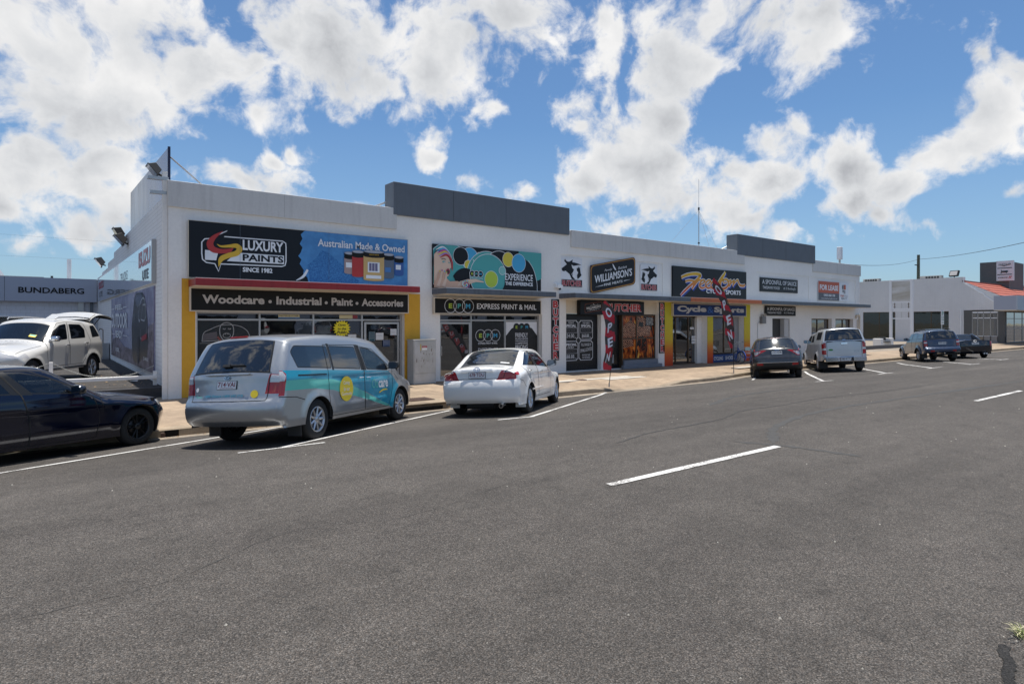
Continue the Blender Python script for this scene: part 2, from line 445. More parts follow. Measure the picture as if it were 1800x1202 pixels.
class CarShell:
    def __init__(s, sp):
        s.sp = sp; s.res = sp.get('res', 0.07)
        sil = np.array(cr_pts(sp['sil'], 10)); s.nk = len(sp['sil']) - 1
        s.tt = np.linspace(0, s.nk, len(sil)); s.P = sil
        ds = np.linalg.norm(np.diff(sil, axis=0), axis=1); s.s = np.concatenate([[0], np.cumsum(ds)])
        ct, cv = zip(*sp['crown']); s.crown = np.interp(s.tt, ct, cv)
        k = np.ones(9) / 9; pad = np.pad(s.crown, 4, mode='edge'); s.crown = np.convolve(pad, k, 'valid')
        T = np.gradient(sil, axis=0); T /= np.linalg.norm(T, axis=1)[:, None]
        kk = np.ones(5) / 5
        T = np.stack([np.convolve(np.pad(T[:, i], 2, mode='edge'), kk, 'valid') for i in (0, 1)], 1); T /= np.linalg.norm(T, axis=1)[:, None]
        s.nin = np.stack([T[:, 1], -T[:, 0]], 1)       # rear bottom -> top -> front: inward is to the right
        lo = np.clip((sp.get('flat_z', .95) - sil[:, 1]) / .15, 0, 1)[:, None]; sx = np.where(sil[:, 0] < sp['wb'] / 2, 1.0, -1.0)
        s.nin = s.nin * (1 - lo) + np.stack([sx, np.zeros(len(sil))], 1) * lo; s.nin /= np.linalg.norm(s.nin, axis=1)[:, None]
        s.E = sil + s.nin * s.crown[:, None]
        s.r, s.R, s.pw = sp.get('r', .055), sp.get('R', .11), 2.6
        s.Yw = s.Y0(s.E[:, 0], s.E[:, 1]) - s.r
    def Y0(s, x, z):
        sp = s.sp; x = np.asarray(x, float); z = np.asarray(z, float)
        wx, wv = zip(*sp['width']); y = np.interp(x, wx, wv)
        y = y - np.interp(x, [wx[0], wx[0] + .01], [0, 0])
        bz, k = sp['tumble']
        y = y - np.maximum(z - bz, 0) * k - 0.10 * np.maximum(z - bz, 0) ** 2
        y = y - np.maximum(.42 - z, 0) * .18
        for (x1, z1, x2, z2, a, w) in sp.get('crease', []):
            zl = np.interp(x, [x1, x2], [z1, z2]); ins = np.clip((x - x1) / .25, 0, 1) * np.clip((x2 - x) / .25, 0, 1)
            y = y - a * ins * np.exp(-((z - zl) / w) ** 2)
        for cx_ in (0, sp['wb']):
            rho = np.hypot(x - cx_, z - sp['wr']); ra = sp['arch']
            fl = sp.get('flare', .02)
            u_ = np.clip(1 - np.maximum(rho - ra, 0) / .15, 0, 1); y = y + fl * u_ * u_ * (3 - 2 * u_) * np.clip((1.05 - z) / .3, 0, 1)
        return y
    def sdist(s, x, z):
        P = np.stack([x, z], 1); d = seg_dist(P, s.E)
        ins = pip(P, np.vstack([s.E, [[s.E[-1][0], -1], [s.E[0][0], -1]]]))
        return np.where(ins, d, -d)
    def side(s, x, z):
        d = s.sdist(x, z)
        return s.Y0(x, z) - s.r * np.maximum(1 - d / s.R, 0) ** 2
    def side_n(s, x, z):
        h = .006
        dx = (s.side(x + h, z) - s.side(x - h, z)) / (2 * h); dz = (s.side(x, z + h) - s.side(x, z - h)) / (2 * h)
        n = np.stack([-dx, np.ones_like(dx), -dz], 1); return n / np.linalg.norm(n, axis=1)[:, None]
    def wrap(s, sv, y):
        px = np.interp(sv, s.s, s.P[:, 0]); pz = np.interp(sv, s.s, s.P[:, 1])
        nx = np.interp(sv, s.s, s.nin[:, 0]); nz = np.interp(sv, s.s, s.nin[:, 1]); c = np.interp(sv, s.s, s.crown)
        q = np.abs(y) / np.maximum(np.interp(sv, s.s, s.Yw), .01); k = c * q ** s.pw
        return np.stack([px + nx * k, y, pz + nz * k], 1)
    def wrap_n(s, sv, y):
        h = .006
        a = s.wrap(sv + h, y) - s.wrap(sv - h, y); b = s.wrap(sv, y + h) - s.wrap(sv, y - h)
        n = np.cross(a, b); n /= np.maximum(np.linalg.norm(n, axis=1)[:, None], 1e-9)
        c = s.wrap(sv, y); mid = np.array([s.sp['wb'] / 2, 0, .7]); fl = np.sum(n * (c - mid), 1) < 0
        n[fl] *= -1; return n
    def t2s(s, t): return float(np.interp(t, s.tt, s.s))
    def surf_frame(s, t, y, lift=0.0):
        """matrix on the wrap surface: local x = across (viewer's right when looking at it), local y = up the silhouette"""
        sv = np.array([s.t2s(t)]); p = s.wrap(sv, np.array([y]))[0]; n = s.wrap_n(sv, np.array([y]))[0]
        up = s.wrap(sv + .02, np.array([y]))[0] - s.wrap(sv - .02, np.array([y]))[0]
        up = Vector(up).normalized(); n = Vector(n)
        if t > s.nk / 2: up = -up
        u = up.cross(n).normalized(); v = n.cross(u).normalized()
        return plane_M(Vector(p) + n * lift, u, v)
    def side_frame(s, x, z, sgn, lift=0.0):
        a = np.array([x]); b = np.array([z]); y = s.side(a, b)[0]; n = s.side_n(a, b)[0]
        n = Vector((n[0], n[1] * sgn, n[2])); up = Vector((0, 0, 1)); u = up.cross(n).normalized(); v = n.cross(u)
        return plane_M(Vector((x, y * sgn, z)) + n * lift, u, v)

    def tri(s, boundary, holes, polys, mapf, seams=None):
        res = s.res
        pts = []; edges = []
        def loop(L):
            b = len(pts); pts.extend(L); n = len(L); edges.extend([(b + i, b + (i + 1) % n) for i in range(n)])
        loop(boundary)
        for h in holes: loop(h)
        for (_, _, poly) in polys: loop(densify(poly, res * .8))
        B = np.array(boundary); x0, y0 = B.min(0); x1, y1 = B.max(0)
        gx = np.arange(x0 + res / 2, x1, res); gy = np.arange(y0 + res / 2, y1, res)
        G = np.array([(a + (res / 2 if j % 2 else 0), b) for j, b in enumerate(gy) for a in gx])
        keep = pip(G, boundary)
        allp = np.array(pts); dm = np.full(len(G), 1e9)
        for k in range(0, len(allp), 200):
            dm = np.minimum(dm, np.min(np.linalg.norm(G[:, None, :] - allp[None, k:k + 200, :], axis=2), axis=1))
        G = G[keep & (dm > res * .45)]
        pts = pts + [tuple(g) for g in G]
        r = delaunay_2d_cdt([Vector(p) for p in pts], edges, [], 0, 1e-5)
        V = np.array([tuple(v) for v in r[0]]); Fc = [f for f in r[2]]
        cen = np.array([V[list(f)].mean(0) for f in Fc])
        ok = pip(cen, boundary)
        for h in holes: ok &= ~pip(cen, h)
        part = np.array(['body'] * len(Fc), dtype=object); mat = np.array([s.sp['paint']] * len(Fc), dtype=object)
        for (pn, mt, poly) in polys:
            i = pip(cen, poly)
            if pn: part[i] = pn
            if mt: mat[i] = mt
        return V, [tuple(f) for f in Fc], ok, part, mat

def ribbon(mb, P3, N3, w, mat, closed=True):
    """thin strip lying on a surface, used for shut lines and seals"""
    n = len(P3); vs = []
    for i in range(n):
        a = P3[(i - 1) % n] if closed or i > 0 else P3[i]; b = P3[(i + 1) % n] if closed or i < n - 1 else P3[i]
        t = Vector(b) - Vector(a); nn = Vector(N3[i]); s_ = t.cross(nn)
        s_ = s_.normalized() * w / 2 if s_.length > 1e-9 else Vector((0, 0, w / 2))
        p = Vector(P3[i]) + nn * .0025; vs += [p - s_, p + s_]
    mb.add(vs, [(2 * i, 2 * i + 1, 2 * ((i + 1) % n) + 1, 2 * ((i + 1) % n)) for i in range(n if closed else n - 1)], mat)

def build_car(sp, name, label, cat, group=None, parts_names=None):
    root = empty(name, label=label, cat=cat, group=group)
    S_ = CarShell(sp); sp['shell'] = S_
    store = {}     # (part, side) -> lists
    def put(key, V3, N3, F, M_):
        d = store.setdefault(key, dict(v=[], n=[], f=[], m=[]))
        used = sorted({i for f in F for i in f}); idx = {u: k + len(d['v']) for k, u in enumerate(used)}
        d['v'] += [V3[u] for u in used]; d['n'] += [N3[u] for u in used]
        d['f'] += [tuple(idx[i] for i in f) for f in F]; d['m'] += list(M_)
    # seam table
    step = s_n = max(40, int(S_.s[-1] / S_.res)); sv = np.linspace(0, S_.s[-1], s_n + 1)
    Ex = np.interp(sv, S_.s, S_.E[:, 0]); Ez = np.interp(sv, S_.s, S_.E[:, 1]); Yw = np.interp(sv, S_.s, S_.Yw)
    # exact edge positions as the wrap gives them
    W = S_.wrap(sv, Yw); Ex, Ez = W[:, 0], W[:, 2]
    wn_ = S_.wrap_n(sv, Yw - .01); sn_ = S_.side_n(Ex, Ez); seam = wn_ + sn_; seam /= np.linalg.norm(seam, axis=1)[:, None]
    # ---- side panels
    ra = sp['arch']; bot = sp['sill']
    bnd = [(float(a), float(b)) for a, b in zip(Ex, Ez)]
    bnd += [(bnd[-1][0] - .02, bot)] if bnd[-1][1] > bot + .01 else []
    x1 = bnd[-1][0]; x0 = bnd[0][0]
    nb = int((x1 - x0) / .1)
    bnd += [(x1 + (x0 - x1) * k / nb, bot) for k in range(1, nb)]
    if bnd[0][1] > bot + .01: bnd.append((x0 + .02, bot))
    holes = []
    for cx_ in (0, sp['wb']):
        hz = sp['wr'] + sp.get('arch_up', .0)
        holes.append([(cx_ + ra * math.cos(t), max(hz + ra * math.sin(t), bot - .06)) for t in np.linspace(-.9, math.pi + .9, 34)])
    polys = sp['side']
    V, Fc, ok, part, mat = S_.tri(bnd, holes, [(p, m, q) for (p, m, q) in polys], None)
    y = S_.side(V[:, 0], V[:, 1]); n = S_.side_n(V[:, 0], V[:, 1])
    for k, (a, b) in enumerate(zip(Ex, Ez)):
        j = int(np.argmin((V[:, 0] - a) ** 2 + (V[:, 1] - b) ** 2))
        if (V[j, 0] - a) ** 2 + (V[j, 1] - b) ** 2 < 1e-6: n[j] = seam[k]; y[j] = Yw[k]
    for sgn in (1, -1):
        V3 = [(float(V[i, 0]), float(y[i]) * sgn, float(V[i, 1])) for i in range(len(V))]
        N3 = [(float(n[i, 0]), float(n[i, 1]) * sgn, float(n[i, 2])) for i in range(len(V))]
        for pn in sorted(set(part[ok])):
            sel = [i for i in range(len(Fc)) if ok[i] and part[i] == pn]
            F = []
            for i in sel:
                a, b, c = [V[j] for j in Fc[i]]
                ccw = (b[0] - a[0]) * (c[1] - a[1]) - (b[1] - a[1]) * (c[0] - a[0]) > 0
                want = not ccw if sgn == 1 else ccw   # outward normal
                F.append(Fc[i] if want else Fc[i][::-1])
            key = ('body', 0) if pn == 'body' else (pn, sgn)
            mm = [mat[i] for i in sel]
            if sp.get('livery_one') and sgn == -1: pass
            put(key, V3, N3, F, mm)
    # ---- wrap panel
    wb_ = [(float(a), float(b)) for a, b in zip(sv, Yw)] 
    endc = [(float(sv[-1]), float(Yw[-1]) * (1 - 2 * k / 12)) for k in range(1, 12)]
    wb_ = wb_ + endc + [(a, -b) for a, b in wb_[::-1]] + [(0.0, -float(Yw[0]) * (1 - 2 * k / 12)) for k in range(1, 12)]
    wpol = [(p, m, [(S_.t2s(a), b) for a, b in densify(q, .25) ]) for (p, m, q) in sp['wrap']]
    V, Fc, ok, part, mat = S_.tri(wb_, [], wpol, None)
    P3 = S_.wrap(V[:, 0], V[:, 1]); n = S_.wrap_n(V[:, 0], V[:, 1])
    yw_at = np.interp(V[:, 0], sv, Yw)
    for j in range(len(V)):
        if abs(abs(V[j, 1]) - yw_at[j]) < 1e-4:
            nn = np.array([np.interp(V[j, 0], sv, seam[:, c]) for c in range(3)]); nn /= np.linalg.norm(nn)
            n[j] = nn * (1, np.sign(V[j, 1]), 1)
    cenx = [V[list(f)].mean(0) for f in Fc]
    for pn in sorted(set(part[ok])):
        for sgn in ((1, -1) if pn in sp.get('paired', ()) else (0,)):
            F = []; mm = []
            for i in range(len(Fc)):
                if not ok[i] or part[i] != pn: continue
                if sgn and np.sign(cenx[i][1]) != sgn: continue
                a, b, c = [P3[j] for j in Fc[i]]; g = np.cross(b - a, c - a)
                F.append(Fc[i] if np.dot(g, n[Fc[i][0]]) > 0 else Fc[i][::-1]); mm.append(mat[i])
            if F: put((pn, sgn), [tuple(map(float, p)) for p in P3], [tuple(map(float, q)) for q in n], F, mm)
    objs = {}
    for (pn, sgn), d in store.items():
        me = bpy.data.meshes.new(pn); me.from_pydata(d['v'], [], d['f'])
        ms = []
        for m_ in d['m']:
            if m_ not in ms: ms.append(m_)
        for m_ in ms: me.materials.append(m_)
        me.polygons.foreach_set('material_index', [ms.index(m_) for m_ in d['m']])
        me.polygons.foreach_set('use_smooth', [True] * len(d['f'])); me.update()
        me.normals_split_custom_set_from_vertices(d['n'])
        o = bpy.data.objects.new(pn, me); C.objects.link(o); o.parent = root; objs[(pn, sgn)] = o
    # ---- shut lines and window rubbers
    gp = MB()
    for (poly, w, closed) in sp.get('gaps_side', []):
        q = densify(poly, .05) if closed else densify(poly, .05)[:-max(1, int(math.hypot(poly[0][0] - poly[-1][0], poly[0][1] - poly[-1][1]) / .05))]
        qa = np.array(q); yy = S_.side(qa[:, 0], qa[:, 1]); nn = S_.side_n(qa[:, 0], qa[:, 1])
        for sgn in (1, -1):
            ribbon(gp, [(a, b * sgn, c) for a, b, c in zip(qa[:, 0], yy, qa[:, 1])], [(a[0], a[1] * sgn, a[2]) for a in nn], w, sp['gap'], closed)
    for (poly, w, closed) in sp.get('gaps_wrap', []):
        q = [(S_.t2s(a), b) for a, b in (densify(poly, .1) if closed else densify(poly, .1)[:-max(1, int(math.hypot(poly[0][0] - poly[-1][0], poly[0][1] - poly[-1][1]) / .1))])]
        qa = np.array(q); ribbon(gp, [tuple(p) for p in S_.wrap(qa[:, 0], qa[:, 1])], [tuple(p) for p in S_.wrap_n(qa[:, 0], qa[:, 1])], w, sp['gap'], closed)
    if gp.v: gp.build('shut_lines', objs[('body', 0)])
    # ---- underside, wheel wells
    ub = MB(); wmin = min(v for _, v in sp['width']) - .12
    blk = sp['dark']
    ub.box(-.0 - ra - .25 if x0 < -ra - .3 else x0 + .1, sp['wb'] + ra + .2, -wmin, wmin, bot + .02, bot + .10, blk)
    xr = float(Ex[0]); xf = float(Ex[-1])
    ub.box(xr + .06, -ra, -wmin * .95, wmin * .95, bot + .03, bot + .12, blk)
    for cx_ in (0, sp['wb']):
        for sgn in (1, -1):
            yo = float(S_.side(np.array([cx_]), np.array([sp['wr'] + ra + .02]))[0]) - .004
            n_ = 22; vs = []
            hz = sp['wr'] + sp.get('arch_up', .0)
            for t in np.linspace(-.45, math.pi + .45, n_):
                px_, pz_ = cx_ + (ra + .004) * math.cos(t), max(hz + (ra + .004) * math.sin(t), bot)
                yy_ = float(S_.side(np.array([px_]), np.array([pz_]))[0]) - .003
                vs += [(px_, yy_ * sgn, pz_), (px_, (yo - .34) * sgn, pz_)]
            ub.add(vs, [(2 * i, 2 * i + 2, 2 * i + 3, 2 * i + 1) for i in range(n_ - 1)], blk, True)
            ub.add([(cx_, (yo - .34) * sgn, hz)] + [vs[2 * i + 1] for i in range(n_)], [(0, i + 1, i + 2) for i in range(n_ - 1)], blk)
    ub.build('underbody', root)
    # ---- wheels
    wr, wy = sp['wr'], sp['wy']
    proto = None
    for cx_ in (0, sp['wb']):
        for sgn in (1, -1):
            Mw = Matrix.Translation((cx_, wy * sgn, wr)) @ Matrix.Rotation(math.radians(-90 * sgn), 4, 'X')
            tw = sp.get('tw', .21); rr = sp['rim']
            t = MB(Mw)
            t.lathe([(rr - .005, -.01), (rr + .012, .002), (rr + .03, .004), (wr - .035, -.004), (wr - .012, -.022), (wr, -.045), (wr, -tw + .03), (wr - .02, -tw), (rr, -tw)], sp['tyre'], 40)
            wobj = t.build('wheel', root)
            q = MB(Mw); rm = sp['rimmat']
            q.lathe([(rr, -.012), (rr - .004, -.002), (rr - .018, -.004), (rr - .03, -.045), (rr - .035, -tw + .02)], rm, 40)
            q.lathe([(rr - .03, -.10), (.02, -.10)], blk, 24)
            q.lathe([(rr * .62, -.085), (rr * .60, -.07), (.04, -.07)], sp.get('disc', rm), 24)
            q.lathe([(.055, -.05), (.052, -.012), (.03, -.006), (0.001, -.005)], rm, 16)
            ns = sp['spokes']; sw = sp.get('sw', .035); dbl = sp.get('dbl', False)
            for k in range(ns):
                a = 2 * math.pi * k / ns
                for off in ((-.085, .085) if dbl else (0,)):
                    R_ = Matrix.Rotation(a, 4, 'Z')
                    b0, b1 = sw * (.75 if dbl else 1.15), sw * (.62 if dbl else .8)
                    o0 = off * .25; o1 = off * (rr / .2)
                    vs = [(.04, o0 - b0 / 2, -.03), (.04, o0 + b0 / 2, -.03), (rr - .012, o1 + b1 / 2, -.018), (rr - .012, o1 - b1 / 2, -.018),
                          (.04, o0 - b0 / 2, -.055), (.04, o0 + b0 / 2, -.055), (rr - .012, o1 + b1 / 2, -.05), (rr - .012, o1 - b1 / 2, -.05),
                          (.04, o0, -.014), (rr - .012, o1, -.004)]
                    q.add(vs, [(0, 3, 9, 8), (8, 9, 2, 1), (0, 4, 7, 3), (1, 2, 6, 5), (4, 5, 6, 7), (3, 7, 6, 2)], rm, False, Mw @ R_)
            q.build('rim', wobj)
    # ---- cabin
    seatm = sp['seat']
    rows = sp.get('rows', [])
    for (sx, sy) in rows:
        st = MB(); bx_ = sp.get('seat_z', .45)
        Mx = Matrix.Translation((sx, sy, bx_))
        st.prism([(-.22, -.1), (.3, -.1), (.32, .12), (-.1, .14), (-.24, .62), (-.34, .60), (-.26, 0)], -.23, .23, seatm, Mx @ Matrix.Rotation(math.radians(90), 4, 'X'))
        st.prism([(-.30, .66), (-.22, .66), (-.25, .84), (-.33, .82)], -.12, .12, seatm, Mx @ Matrix.Rotation(math.radians(90), 4, 'X'))
        st.build('seat', root, bevel=.03)
    if sp.get('wheel_at'):
        wx_, wy_, wz_ = sp['wheel_at']; st = MB(Matrix.Translation((wx_, wy_, wz_)) @ Matrix.Rotation(math.radians(-65), 4, 'Y'))
        st.lathe([(.17, -.012), (.19, 0), (.17, .012), (.155, 0)], sp['dark'], 24, closed=True)
        st.box(-.02, .02, -.16, .16, -.01, .01, sp['dark']); st.box(0, .16, -.02, .02, -.01, .01, sp['dark'])
        st.build('steering_wheel', root)
        ds = MB(); ds.box(wx_ + .12, wx_ + .75, -.6, .6, wz_ - .22, wz_ - .02, sp['dark']); ds.build('dashboard', root, bevel=.04)
    # ---- wing mirrors
    mx_, mz_ = sp['mirror']; mo = float(S_.side(np.array([mx_]), np.array([mz_]))[0])
    for sgn in (1, -1):
        mb = MB(); M0 = Matrix.Translation((mx_, (mo + .13) * sgn, mz_ + .06))
        pr = []
        for (dx, sc) in ((-.055, .92), (-.04, 1.0), (.03, .93), (.075, .6), (.085, .2)):
            pr.append([(dx, .115 * sc * math.copysign(abs(math.cos(t)) ** .6, math.cos(t)), .078 * sc * math.copysign(abs(math.sin(t)) ** .6, math.sin(t))) for t in np.linspace(0, 2 * math.pi, 17)[:-1]])
        vs = [p for r_ in pr for p in r_]; k = 16
        mb.add(vs, [(j * k + i, j * k + (i + 1) % k, (j + 1) * k + (i + 1) % k, (j + 1) * k + i) for j in range(4) for i in range(k)] + [list(range(4 * k, 5 * k))], sp['mirmat'], True, M0)
        mb.add(pr[0], [list(range(k))[::-1]], MIRGLASS(), False, M0 @ Matrix.Translation((-.001, 0, 0)))
        mb.cyl((mx_ + .02, (mo - .01) * sgn, mz_ + .01), (mx_, (mo + .07) * sgn, mz_ + .03), .022, sp['mirmat'], n=8)
        mb.build('wing_mirror', root)
    return root, S_, objs

def MIRGLASS(): return pm('mirror_glass', (.30, .32, .35), rough=.02, metal=1.0)

def add_handle(S_, x, z, objs, root, mat, L=.17, sides=(1, -1), door=None):
    for sgn in sides:
        M = S_.side_frame(x, z, sgn, .0)
        h = MB(M); h.prism([(-L / 2, -.012), (L / 2, -.012), (L / 2 + .01, 0), (L / 2, .014), (-L / 2, .014), (-L / 2 - .01, 0)], .018, .036, mat)
        h.box(-L / 2, -L / 2 + .025, -.01, .01, -.01, .02, mat); h.box(L / 2 - .025, L / 2, -.01, .01, -.01, .02, mat)
        h.build('door_handle', objs.get((door, sgn), root), bevel=.006)

def add_plate(S_, t, y, txt, root, tc, bc=None, w=.372, h=.134, lift=.012, tiltM=None, sub=None):
    M = S_.surf_frame(t, y, lift) if tiltM is None else tiltM
    b = MB(M); white = pm('plate_white', (.72, .74, .76), rough=.4); bcol = bc or tc
    b.box(-w / 2, w / 2, -h / 2, h / 2, -.012, .0, bcol); b.box(-w / 2 + .006, w / 2 - .006, -h / 2 + .006, h / 2 - .006, -.004, .002, white)
    po = b.build('number_plate', root)
    c = Canvas(M, po, .0006); c.w = .003
    c.text(txt, -w / 2 + .025, w / 2 - .025, -h / 2 + .038, h / 2 - .018, tc, off=.018)
    if sub: c.text(sub, -w / 2 + .06, w / 2 - .06, -h / 2 + .013, -h / 2 + .026, tc)
    c.done()
    return po
def place_car(root, x, y, heading, flatz=None, slope=.068, zoff=0.0):
    h = math.radians(heading); f = Vector((math.cos(h), math.sin(h), 0)); l = Vector((-math.sin(h), math.cos(h), 0))
    if flatz is None:
        z = -.05 + slope * (-4.85 - y) + zoff
        f.z = -slope * f.y; f.normalize(); l.z = -slope * l.y; l = (l - f * l.dot(f)).normalized()
    else: z = flatz
    n = f.cross(l); M = Matrix.Identity(4)
    for i in range(3): M[i][0] = f[i]; M[i][1] = l[i]; M[i][2] = n[i]
    M[0][3], M[1][3], M[2][3] = x, y, z
    root.matrix_world = M
# ------------------------------------------------------------------ the vehicles of the photograph
BLK = pm('black_plastic', (.018, .018, .019), rough=.55, var=.2)
UNDER = pm('underbody_black', (.012, .012, .012), rough=.9)
TYRE = pm('tyre_rubber', (.022, .022, .022), rough=.82, bump=.25, bscale=90, var=.25)
GAPM = pm('shut_line_dark', (.01, .01, .01), rough=.8)
ALLOY = pm('alloy_silver', (.55, .56, .58), rough=.28, metal=.85)
ALLOYB = pm('alloy_black', (.015, .015, .016), rough=.3)
CHROME = pm('chrome', (.75, .76, .78), rough=.08, metal=1.0)
SEATM = pm('seat_cloth', (.06, .06, .065), rough=.9)
RED = pm('lamp_red', (.36, .008, .012), rough=.08, coat=.6)
REDD = pm('lamp_dark_red', (.16, .004, .008), rough=.1, coat=.6)
CLEAR = pm('lamp_clear', (.55, .55, .56), rough=.12, coat=.8, metal=.3)
AMBER = pm('lamp_amber', (.6, .2, .03), rough=.15, coat=.5)
TINT = glass_mat('glass_tinted', (.07, .08, .085), refl=.95, see=.3)
CLR = glass_mat('glass_clear', (.70, .74, .72), refl=.85, see=.92)
SCRN = glass_mat('glass_windscreen', (.5, .55, .54), refl=.8, see=.75)
RUB = pm('window_rubber', (.012, .012, .012), rough=.35)
PLATE_RED = pm('plate_maroon', (.20, .01, .03), rough=.5)
SILVER = pm('paint_silver', (.40, .415, .43), rough=.30, metal=.72, coat=.7, flake=.0)
TEAL = pm('vinyl_teal', (.004, .28, .42), rough=.28, coat=.5)
MINT = pm('vinyl_mint', (.09, .50, .43), rough=.3, coat=.5)
YEL = pm('vinyl_yellow', (.86, .64, .03), rough=.4)
WHT = pm('vinyl_white', (.82, .82, .82), rough=.4)
WHITEP = pm('paint_white', (.80, .80, .79), rough=.22, coat=.8)
PEARL = pm('paint_pearl', (.60, .59, .565), rough=.22, coat=.8, metal=.1)
NAVY = pm('paint_navy', (.002, .004, .016), rough=.08, coat=.6, metal=.2)
GREYP = pm('paint_grey', (.034, .038, .048), rough=.22, coat=.8, metal=.25)
SILV2 = pm('paint_silver_blue', (.52, .55, .58), rough=.28, metal=.45, coat=.7)
BLUEP = pm('paint_steel_blue', (.030, .050, .10), rough=.24, metal=.3, coat=.8)
INK = pm('paint_black_blue', (.006, .008, .016), rough=.15, coat=1.0)

def wins(polys, glass, rr=.045):
    out = []; 
    for i, (p, g) in enumerate(polys):
        q = round_poly(p, rr); out.append(('body', RUB, q)); out.append(('side_window', g or glass, inset(q, .018)))
    return out
def base_spec(**k):
    d = dict(dark=UNDER, tyre=TYRE, gap=GAPM, seat=SEATM, rimmat=ALLOY, mirmat=BLK, spokes=7, paired=('tail_light', 'headlight', 'fog_light'), arch_up=0.0, tw=.2)
    d.update(k); return d
def std_side(sp, doors, windows, glass, extra=(), handles=()):
    """doors and windows on the side of the body"""
    L = []
    for d in doors: L.append(('door', None, d))
    L += list(extra); L += wins(windows, glass)
    sp['side'] = L
    sp['gaps_side'] = [(d, .011, True) for d in doors] + sp.get('gaps_side', [])

# ---- silver van with the teal side livery
sp = base_spec(res=.065, paint=SILVER, wb=3.02, wr=.345, arch=.385, rim=.215, wy=.93, sill=.30, spokes=9, sw=.045,
    sil=[(-1.0,.34),(-1.12,.44),(-1.16,.60),(-1.13,.72),(-1.07,.79),(-1.03,1.0),(-1.0,1.17),(-.86,1.44),(-.72,1.66),(-.60,1.745),(-.25,1.79),(.6,1.82),(1.5,1.815),(2.1,1.76),(2.4,1.69),(3.15,1.19),(3.3,1.12),(3.75,.96),(3.96,.78),(4.0,.52),(3.9,.27)],
    crown=[(0,.14),(3,.15),(5,.13),(7,.10),(9,.08),(11,.05),(13,.07),(14,.16),(15,.22),(17,.20),(18,.32),(20,.34)],
    width=[(-1.2,.86),(-.9,.925),(-.2,.965),(2.6,.97),(3.3,.95),(3.7,.90),(4.0,.80)], tumble=(1.05,.16), r=.06,
    crease=[(-.3,1.03,2.7,.97,.012,.05),(.5,.56,2.5,.54,-.008,.03)], flare=.018, mirror=(2.50,1.12), seat_z=.62,
    rows=[(2.0,.42),(2.0,-.42),(1.0,.45),(1.0,-.45),(-.05,.45),(-.05,-.45)], wheel_at=(2.45,-.42,1.0))
std_side(sp, [[(.30,.36),(.30,1.60),(1.42,1.60),(1.50,1.10),(1.50,.36)],[(1.51,.36),(1.51,1.10),(1.43,1.58),(1.95,1.52),(2.62,1.10),(2.64,.75),(2.56,.55),(2.45,.36)]],
    [([(-.52,1.24),(-.50,1.22),(.43,1.18),(.40,1.58),(-.50,1.585),(-.62,1.48)],None),([(.48,1.18),(1.40,1.135),(1.32,1.57),(.46,1.585)],None),([(1.60,1.125),(2.46,1.085),(2.38,1.24),(2.02,1.46),(1.82,1.53),(1.50,1.56)],CLR)], TINT,
    extra=[(None,TEAL,[(-.86,1.19),(.4,1.155),(2.47,1.07),(2.66,.96),(2.90,.76),(2.72,.60),(2.62,.30),(2.45,.36),(1.55,.70),(.5,.93),(-.2,.98),(-.88,1.0)]),
           (None,MINT,[(-.87,1.03),(-.2,1.03),(.45,.99),(1.0,.87),(1.5,.70),(2.0,.52),(2.52,.36),(2.42,.345),(1.9,.475),(1.5,.57),(.9,.70),(.45,.80),(-.1,.865),(-.87,.87)]),
           ('tail_light',RED,[(-1.3,.80),(-.86,.795),(-.84,.9),(-.80,1.13),(-.84,1.185),(-1.3,1.19)]),('tail_light',CLEAR,[(-1.3,1.02),(-.84,1.02),(-.81,1.10),(-.84,1.175),(-1.3,1.18)]),
           (None,BLK,[(.44,1.15),(.50,1.15),(.47,1.62),(.40,1.62)]),(None,BLK,[(1.41,1.12),(1.60,1.11),(1.48,1.60),(1.32,1.60)]),
           ('headlight',CLEAR,[(3.45,.70),(4.2,.70),(4.2,.95),(3.5,.98)])])
sp['wrap'] = [('tailgate',None,[(3.3,-.70),(3.3,.70),(6.2,.74),(8.6,.66),(8.6,-.66),(6.2,-.74)]),('rear_window',RUB,[(6.05,-.72),(6.05,.72),(8.35,.61),(8.35,-.61)]),('rear_window',TINT,[(6.15,-.69),(6.15,.69),(8.25,.585),(8.25,-.585)]),
    ('tail_light',RED,[(4.3,.66),(4.3,1.2),(6.0,1.2),(6.0,.72)]),('tail_light',RED,[(4.3,-.66),(4.3,-1.2),(6.0,-1.2),(6.0,-.72)]),
    ('tail_light',CLEAR,[(5.15,.72),(5.15,1.2),(5.95,1.2),(5.95,.745)]),('tail_light',CLEAR,[(5.15,-.72),(5.15,-1.2),(5.95,-1.2),(5.95,-.745)]),
    ('windshield',RUB,[(14.05,-.72),(14.05,.72),(15,.80),(15,-.80)]),('windshield',SCRN,[(14.12,-.69),(14.12,.69),(14.95,.77),(14.95,-.77)]),
    ('headlight',CLEAR,[(17.2,.5),(17.2,1.1),(18.2,1.1),(18.2,.55)]),('headlight',CLEAR,[(17.2,-.5),(17.2,-1.1),(18.2,-1.1),(18.2,-.55)]),(None,BLK,[(18.5,-.5),(18.5,.5),(19.5,.5),(19.5,-.5)])]
sp['gaps_side'] += [([(-.53,1.10),(.30,1.085)],.022,False),([(-.38,.70),(-.6,.76),(-.98,.785)],.012,False),([(2.70,1.02),(2.95,.84)],.010,False)]
sp['gaps_wrap'] = [([(3.32,-.69),(3.32,.69),(6.1,.735),(6.1,-.735)],.012,True)]
van, VS, vo = build_car(sp, 'parked_van', 'silver people mover van with teal side stripes and a round yellow sticker', 'van', 'cars parked along the kerb')
add_handle(VS,1.36,.975,vo,van,CHROME,.15,door='door'); add_handle(VS,1.63,.965,vo,van,CHROME,.15,door='door')
